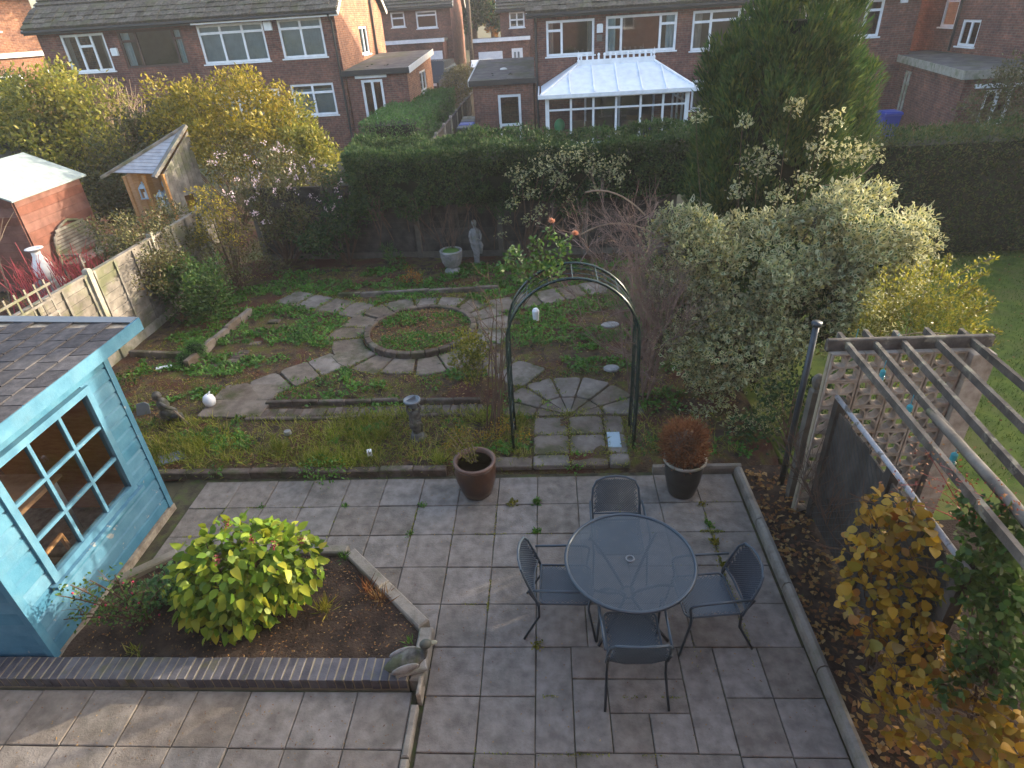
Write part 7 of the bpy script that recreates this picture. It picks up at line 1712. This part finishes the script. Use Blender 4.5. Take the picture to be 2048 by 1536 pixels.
# unseen evergreen screen, added and stepped in height to shade patio and garden
hedge('shade_screen', 'tallest stretch of the added evergreen screen, unseen, shading the patio', 15.2, 17.4, 6.5, 11.2, 0, 5.9, 6000, .3, .12, lf['hedge_dark'], .3, core=.3)
hedge('shade_screen', 'low stretch of the added evergreen screen, unseen, letting sun onto the shrubs', 15.2, 17.4, 11.25, 15.0, 0, 4.4, 3000, .3, .12, lf['hedge_dark'], .2, core=.3)
hedge('shade_screen', 'far stretch of the added evergreen screen, unseen, shading the old garden', 15.2, 17.4, 15.05, 18.3, 0, 5.7, 3000, .3, .12, lf['hedge_dark'], .3, core=.3)
# dark undergrowth between the pole and the variegated shrub
plant('dark_undergrowth', 'dark undergrowth in shade behind the metal pole', 'undergrowth', (2.9, 6.2, 0), subclumps([((2.95, 6.5, .45), (.5, .5, .5)), ((3.5, 6.6, .5), (.5, .5, .55)), ((2.5, 6.3, .3), (.3, .4, .35)), ((3.3, 5.9, .4), (.5, .3, .5))], 46, .12, .22, .5, .08), 70, .06, .035, lf['hedge'], sr=.01, shell=.2, nstem=24)

# crumbs of leaf and dirt lying on the paving
n = 1500; P = np.column_stack([np.r_[RNG.uniform(-4.2, 2.05, 1100), RNG.uniform(-4.8, -1.3, 400)], np.r_[RNG.uniform(2.0, 5.7, 1100), RNG.uniform(1.9, 2.9, 400)], np.r_[np.full(1100, .004), np.full(400, .05)]]); P = P[~in_poly(P[:, :2], [(-4.6, 2.97), (-1.1, 2.97), (-1.1, 3.6), (-2.1, 4.55), (-4.6, 4.55)])]; n = len(P)
o = add_leaves('patio_debris', None, lf['litter'], P, RNG.normal(size=(n, 3)) * np.array([1, 1, .12]), RNG.normal(size=(n, 3)) * .2 + np.array([0, 0, 1]), RNG.uniform(.006, .022, n) * np.where(RNG.uniform(0, 1, n) < .06, 2.2, 1), .009, .2); tag(o, 'crumbs of leaf and dirt scattered on the paving', 'debris', kind='stuff')

# moss creeping along the paving joints
Ps = []
for k in range(60):
    if k % 2: x = PX + random.randint(-8, 5) * S; y = random.uniform(2.1, 5.4); L_ = random.uniform(.1, .4); q = np.column_stack([np.full(60, x), y + RNG.uniform(0, L_, 60)])
    else: y = PY - random.randint(0, 6) * S; x = random.uniform(-4.2, 1.8); L_ = random.uniform(.1, .5); q = np.column_stack([x + RNG.uniform(0, L_, 60), np.full(60, y)])
    Ps.append(q[RNG.uniform(0, 1, 60) < random.uniform(.2, .9)])
P = np.concatenate(Ps); P = P[~in_poly(P, [(-4.6, 2.97), (-1.1, 2.97), (-1.1, 3.6), (-2.1, 4.55), (-4.6, 4.55)])]; n = len(P); P = np.column_stack([P + RNG.normal(size=(n, 2)) * .006, np.full(n, -.004)])
o = add_leaves('joint_moss', None, lf['grass'], P, rdir(n) * .7 + np.array([0, 0, .5]), rdir(n), .014, .011); tag(o, 'thin moss creeping along many patio joints', 'moss', kind='stuff')
# red brown litter in the round bed
a = RNG.uniform(0, 6.283, 1600); r_ = .86 * np.sqrt(RNG.uniform(0, 1, 1600)); P = np.column_stack([CC.x + r_ * np.cos(a), CC.y + r_ * np.sin(a), np.full(1600, .14)]); n = len(P)
o = add_leaves('round_bed_litter', None, lf['litter'], P, RNG.normal(size=(n, 3)) * np.array([1, 1, .2]), RNG.normal(size=(n, 3)) * .3 + np.array([0, 0, 1]), RNG.uniform(.02, .05, n), .024); tag(o, 'red brown dead leaves in the round bed', 'leaves', kind='stuff')

# moss and weed creeping over the edges of the old path slabs
Ps = []
for q in PATH:
    for (xa, ya), (xb_, yb2) in zip(q, q[1:] + q[:1]):
        k = int(26 * math.hypot(xb_ - xa, yb2 - ya)) + 2; t_ = RNG.uniform(0, 1, k); p = np.column_stack([xa + (xb_ - xa) * t_, ya + (yb2 - ya) * t_]); Ps.append(p[wob(np.column_stack([p, 0 * t_]), 2.0) > -.25])
P = np.concatenate(Ps); P = np.repeat(P, 3, 0) + RNG.normal(size=(len(P) * 3, 2)) * .026; n = len(P); P = np.column_stack([P, np.full(n, .088)])
o = add_leaves('path_moss', None, lf['grass'], P, rdir(n) * .8 + np.array([0, 0, .6]), rdir(n), RNG.uniform(.015, .05, n), .012); tag(o, 'moss and fine weed creeping over the edges of the old path slabs', 'moss', kind='stuff')
n = 420; P = np.column_stack([RNG.uniform(4.2, 9.5, n), RNG.uniform(5.6, 12.2, n), np.full(n, .03)]); o = add_leaves('lawn_leaves', None, lf['litter'], P, RNG.normal(size=(n, 3)) * np.array([1, 1, .2]), RNG.normal(size=(n, 3)) * .3 + np.array([0, 0, 1]), RNG.uniform(.03, .07, n), .035); tag(o, 'few fallen leaves on the right lawn', 'leaves', kind='stuff')
# added scattering volume imitating the glare of the window pane, lifts the darks
HZ = VEIL_DENSITY
if HZ > 0:
    mt = bpy.data.materials.new('glare_veil'); mt.use_nodes = True; N_ = mt.node_tree.nodes; N_.remove(N_['Principled BSDF'])
    v = N_.new('ShaderNodeVolumePrincipled'); v.inputs['Color'].default_value = (.95, .95, .97, 1); v.inputs['Density'].default_value = HZ; v.inputs['Anisotropy'].default_value = 0.2
    mt.node_tree.links.new(v.outputs[0], N_['Material Output'].inputs['Volume'])
    hz = MB().box(-61, 61, -21, 131, -1.2, 18).build('veil', mt, origin=(0, 50, -1.2)); tag(hz, 'added pale scattering volume imitating glare of the window pane', 'veil', kind='stuff')
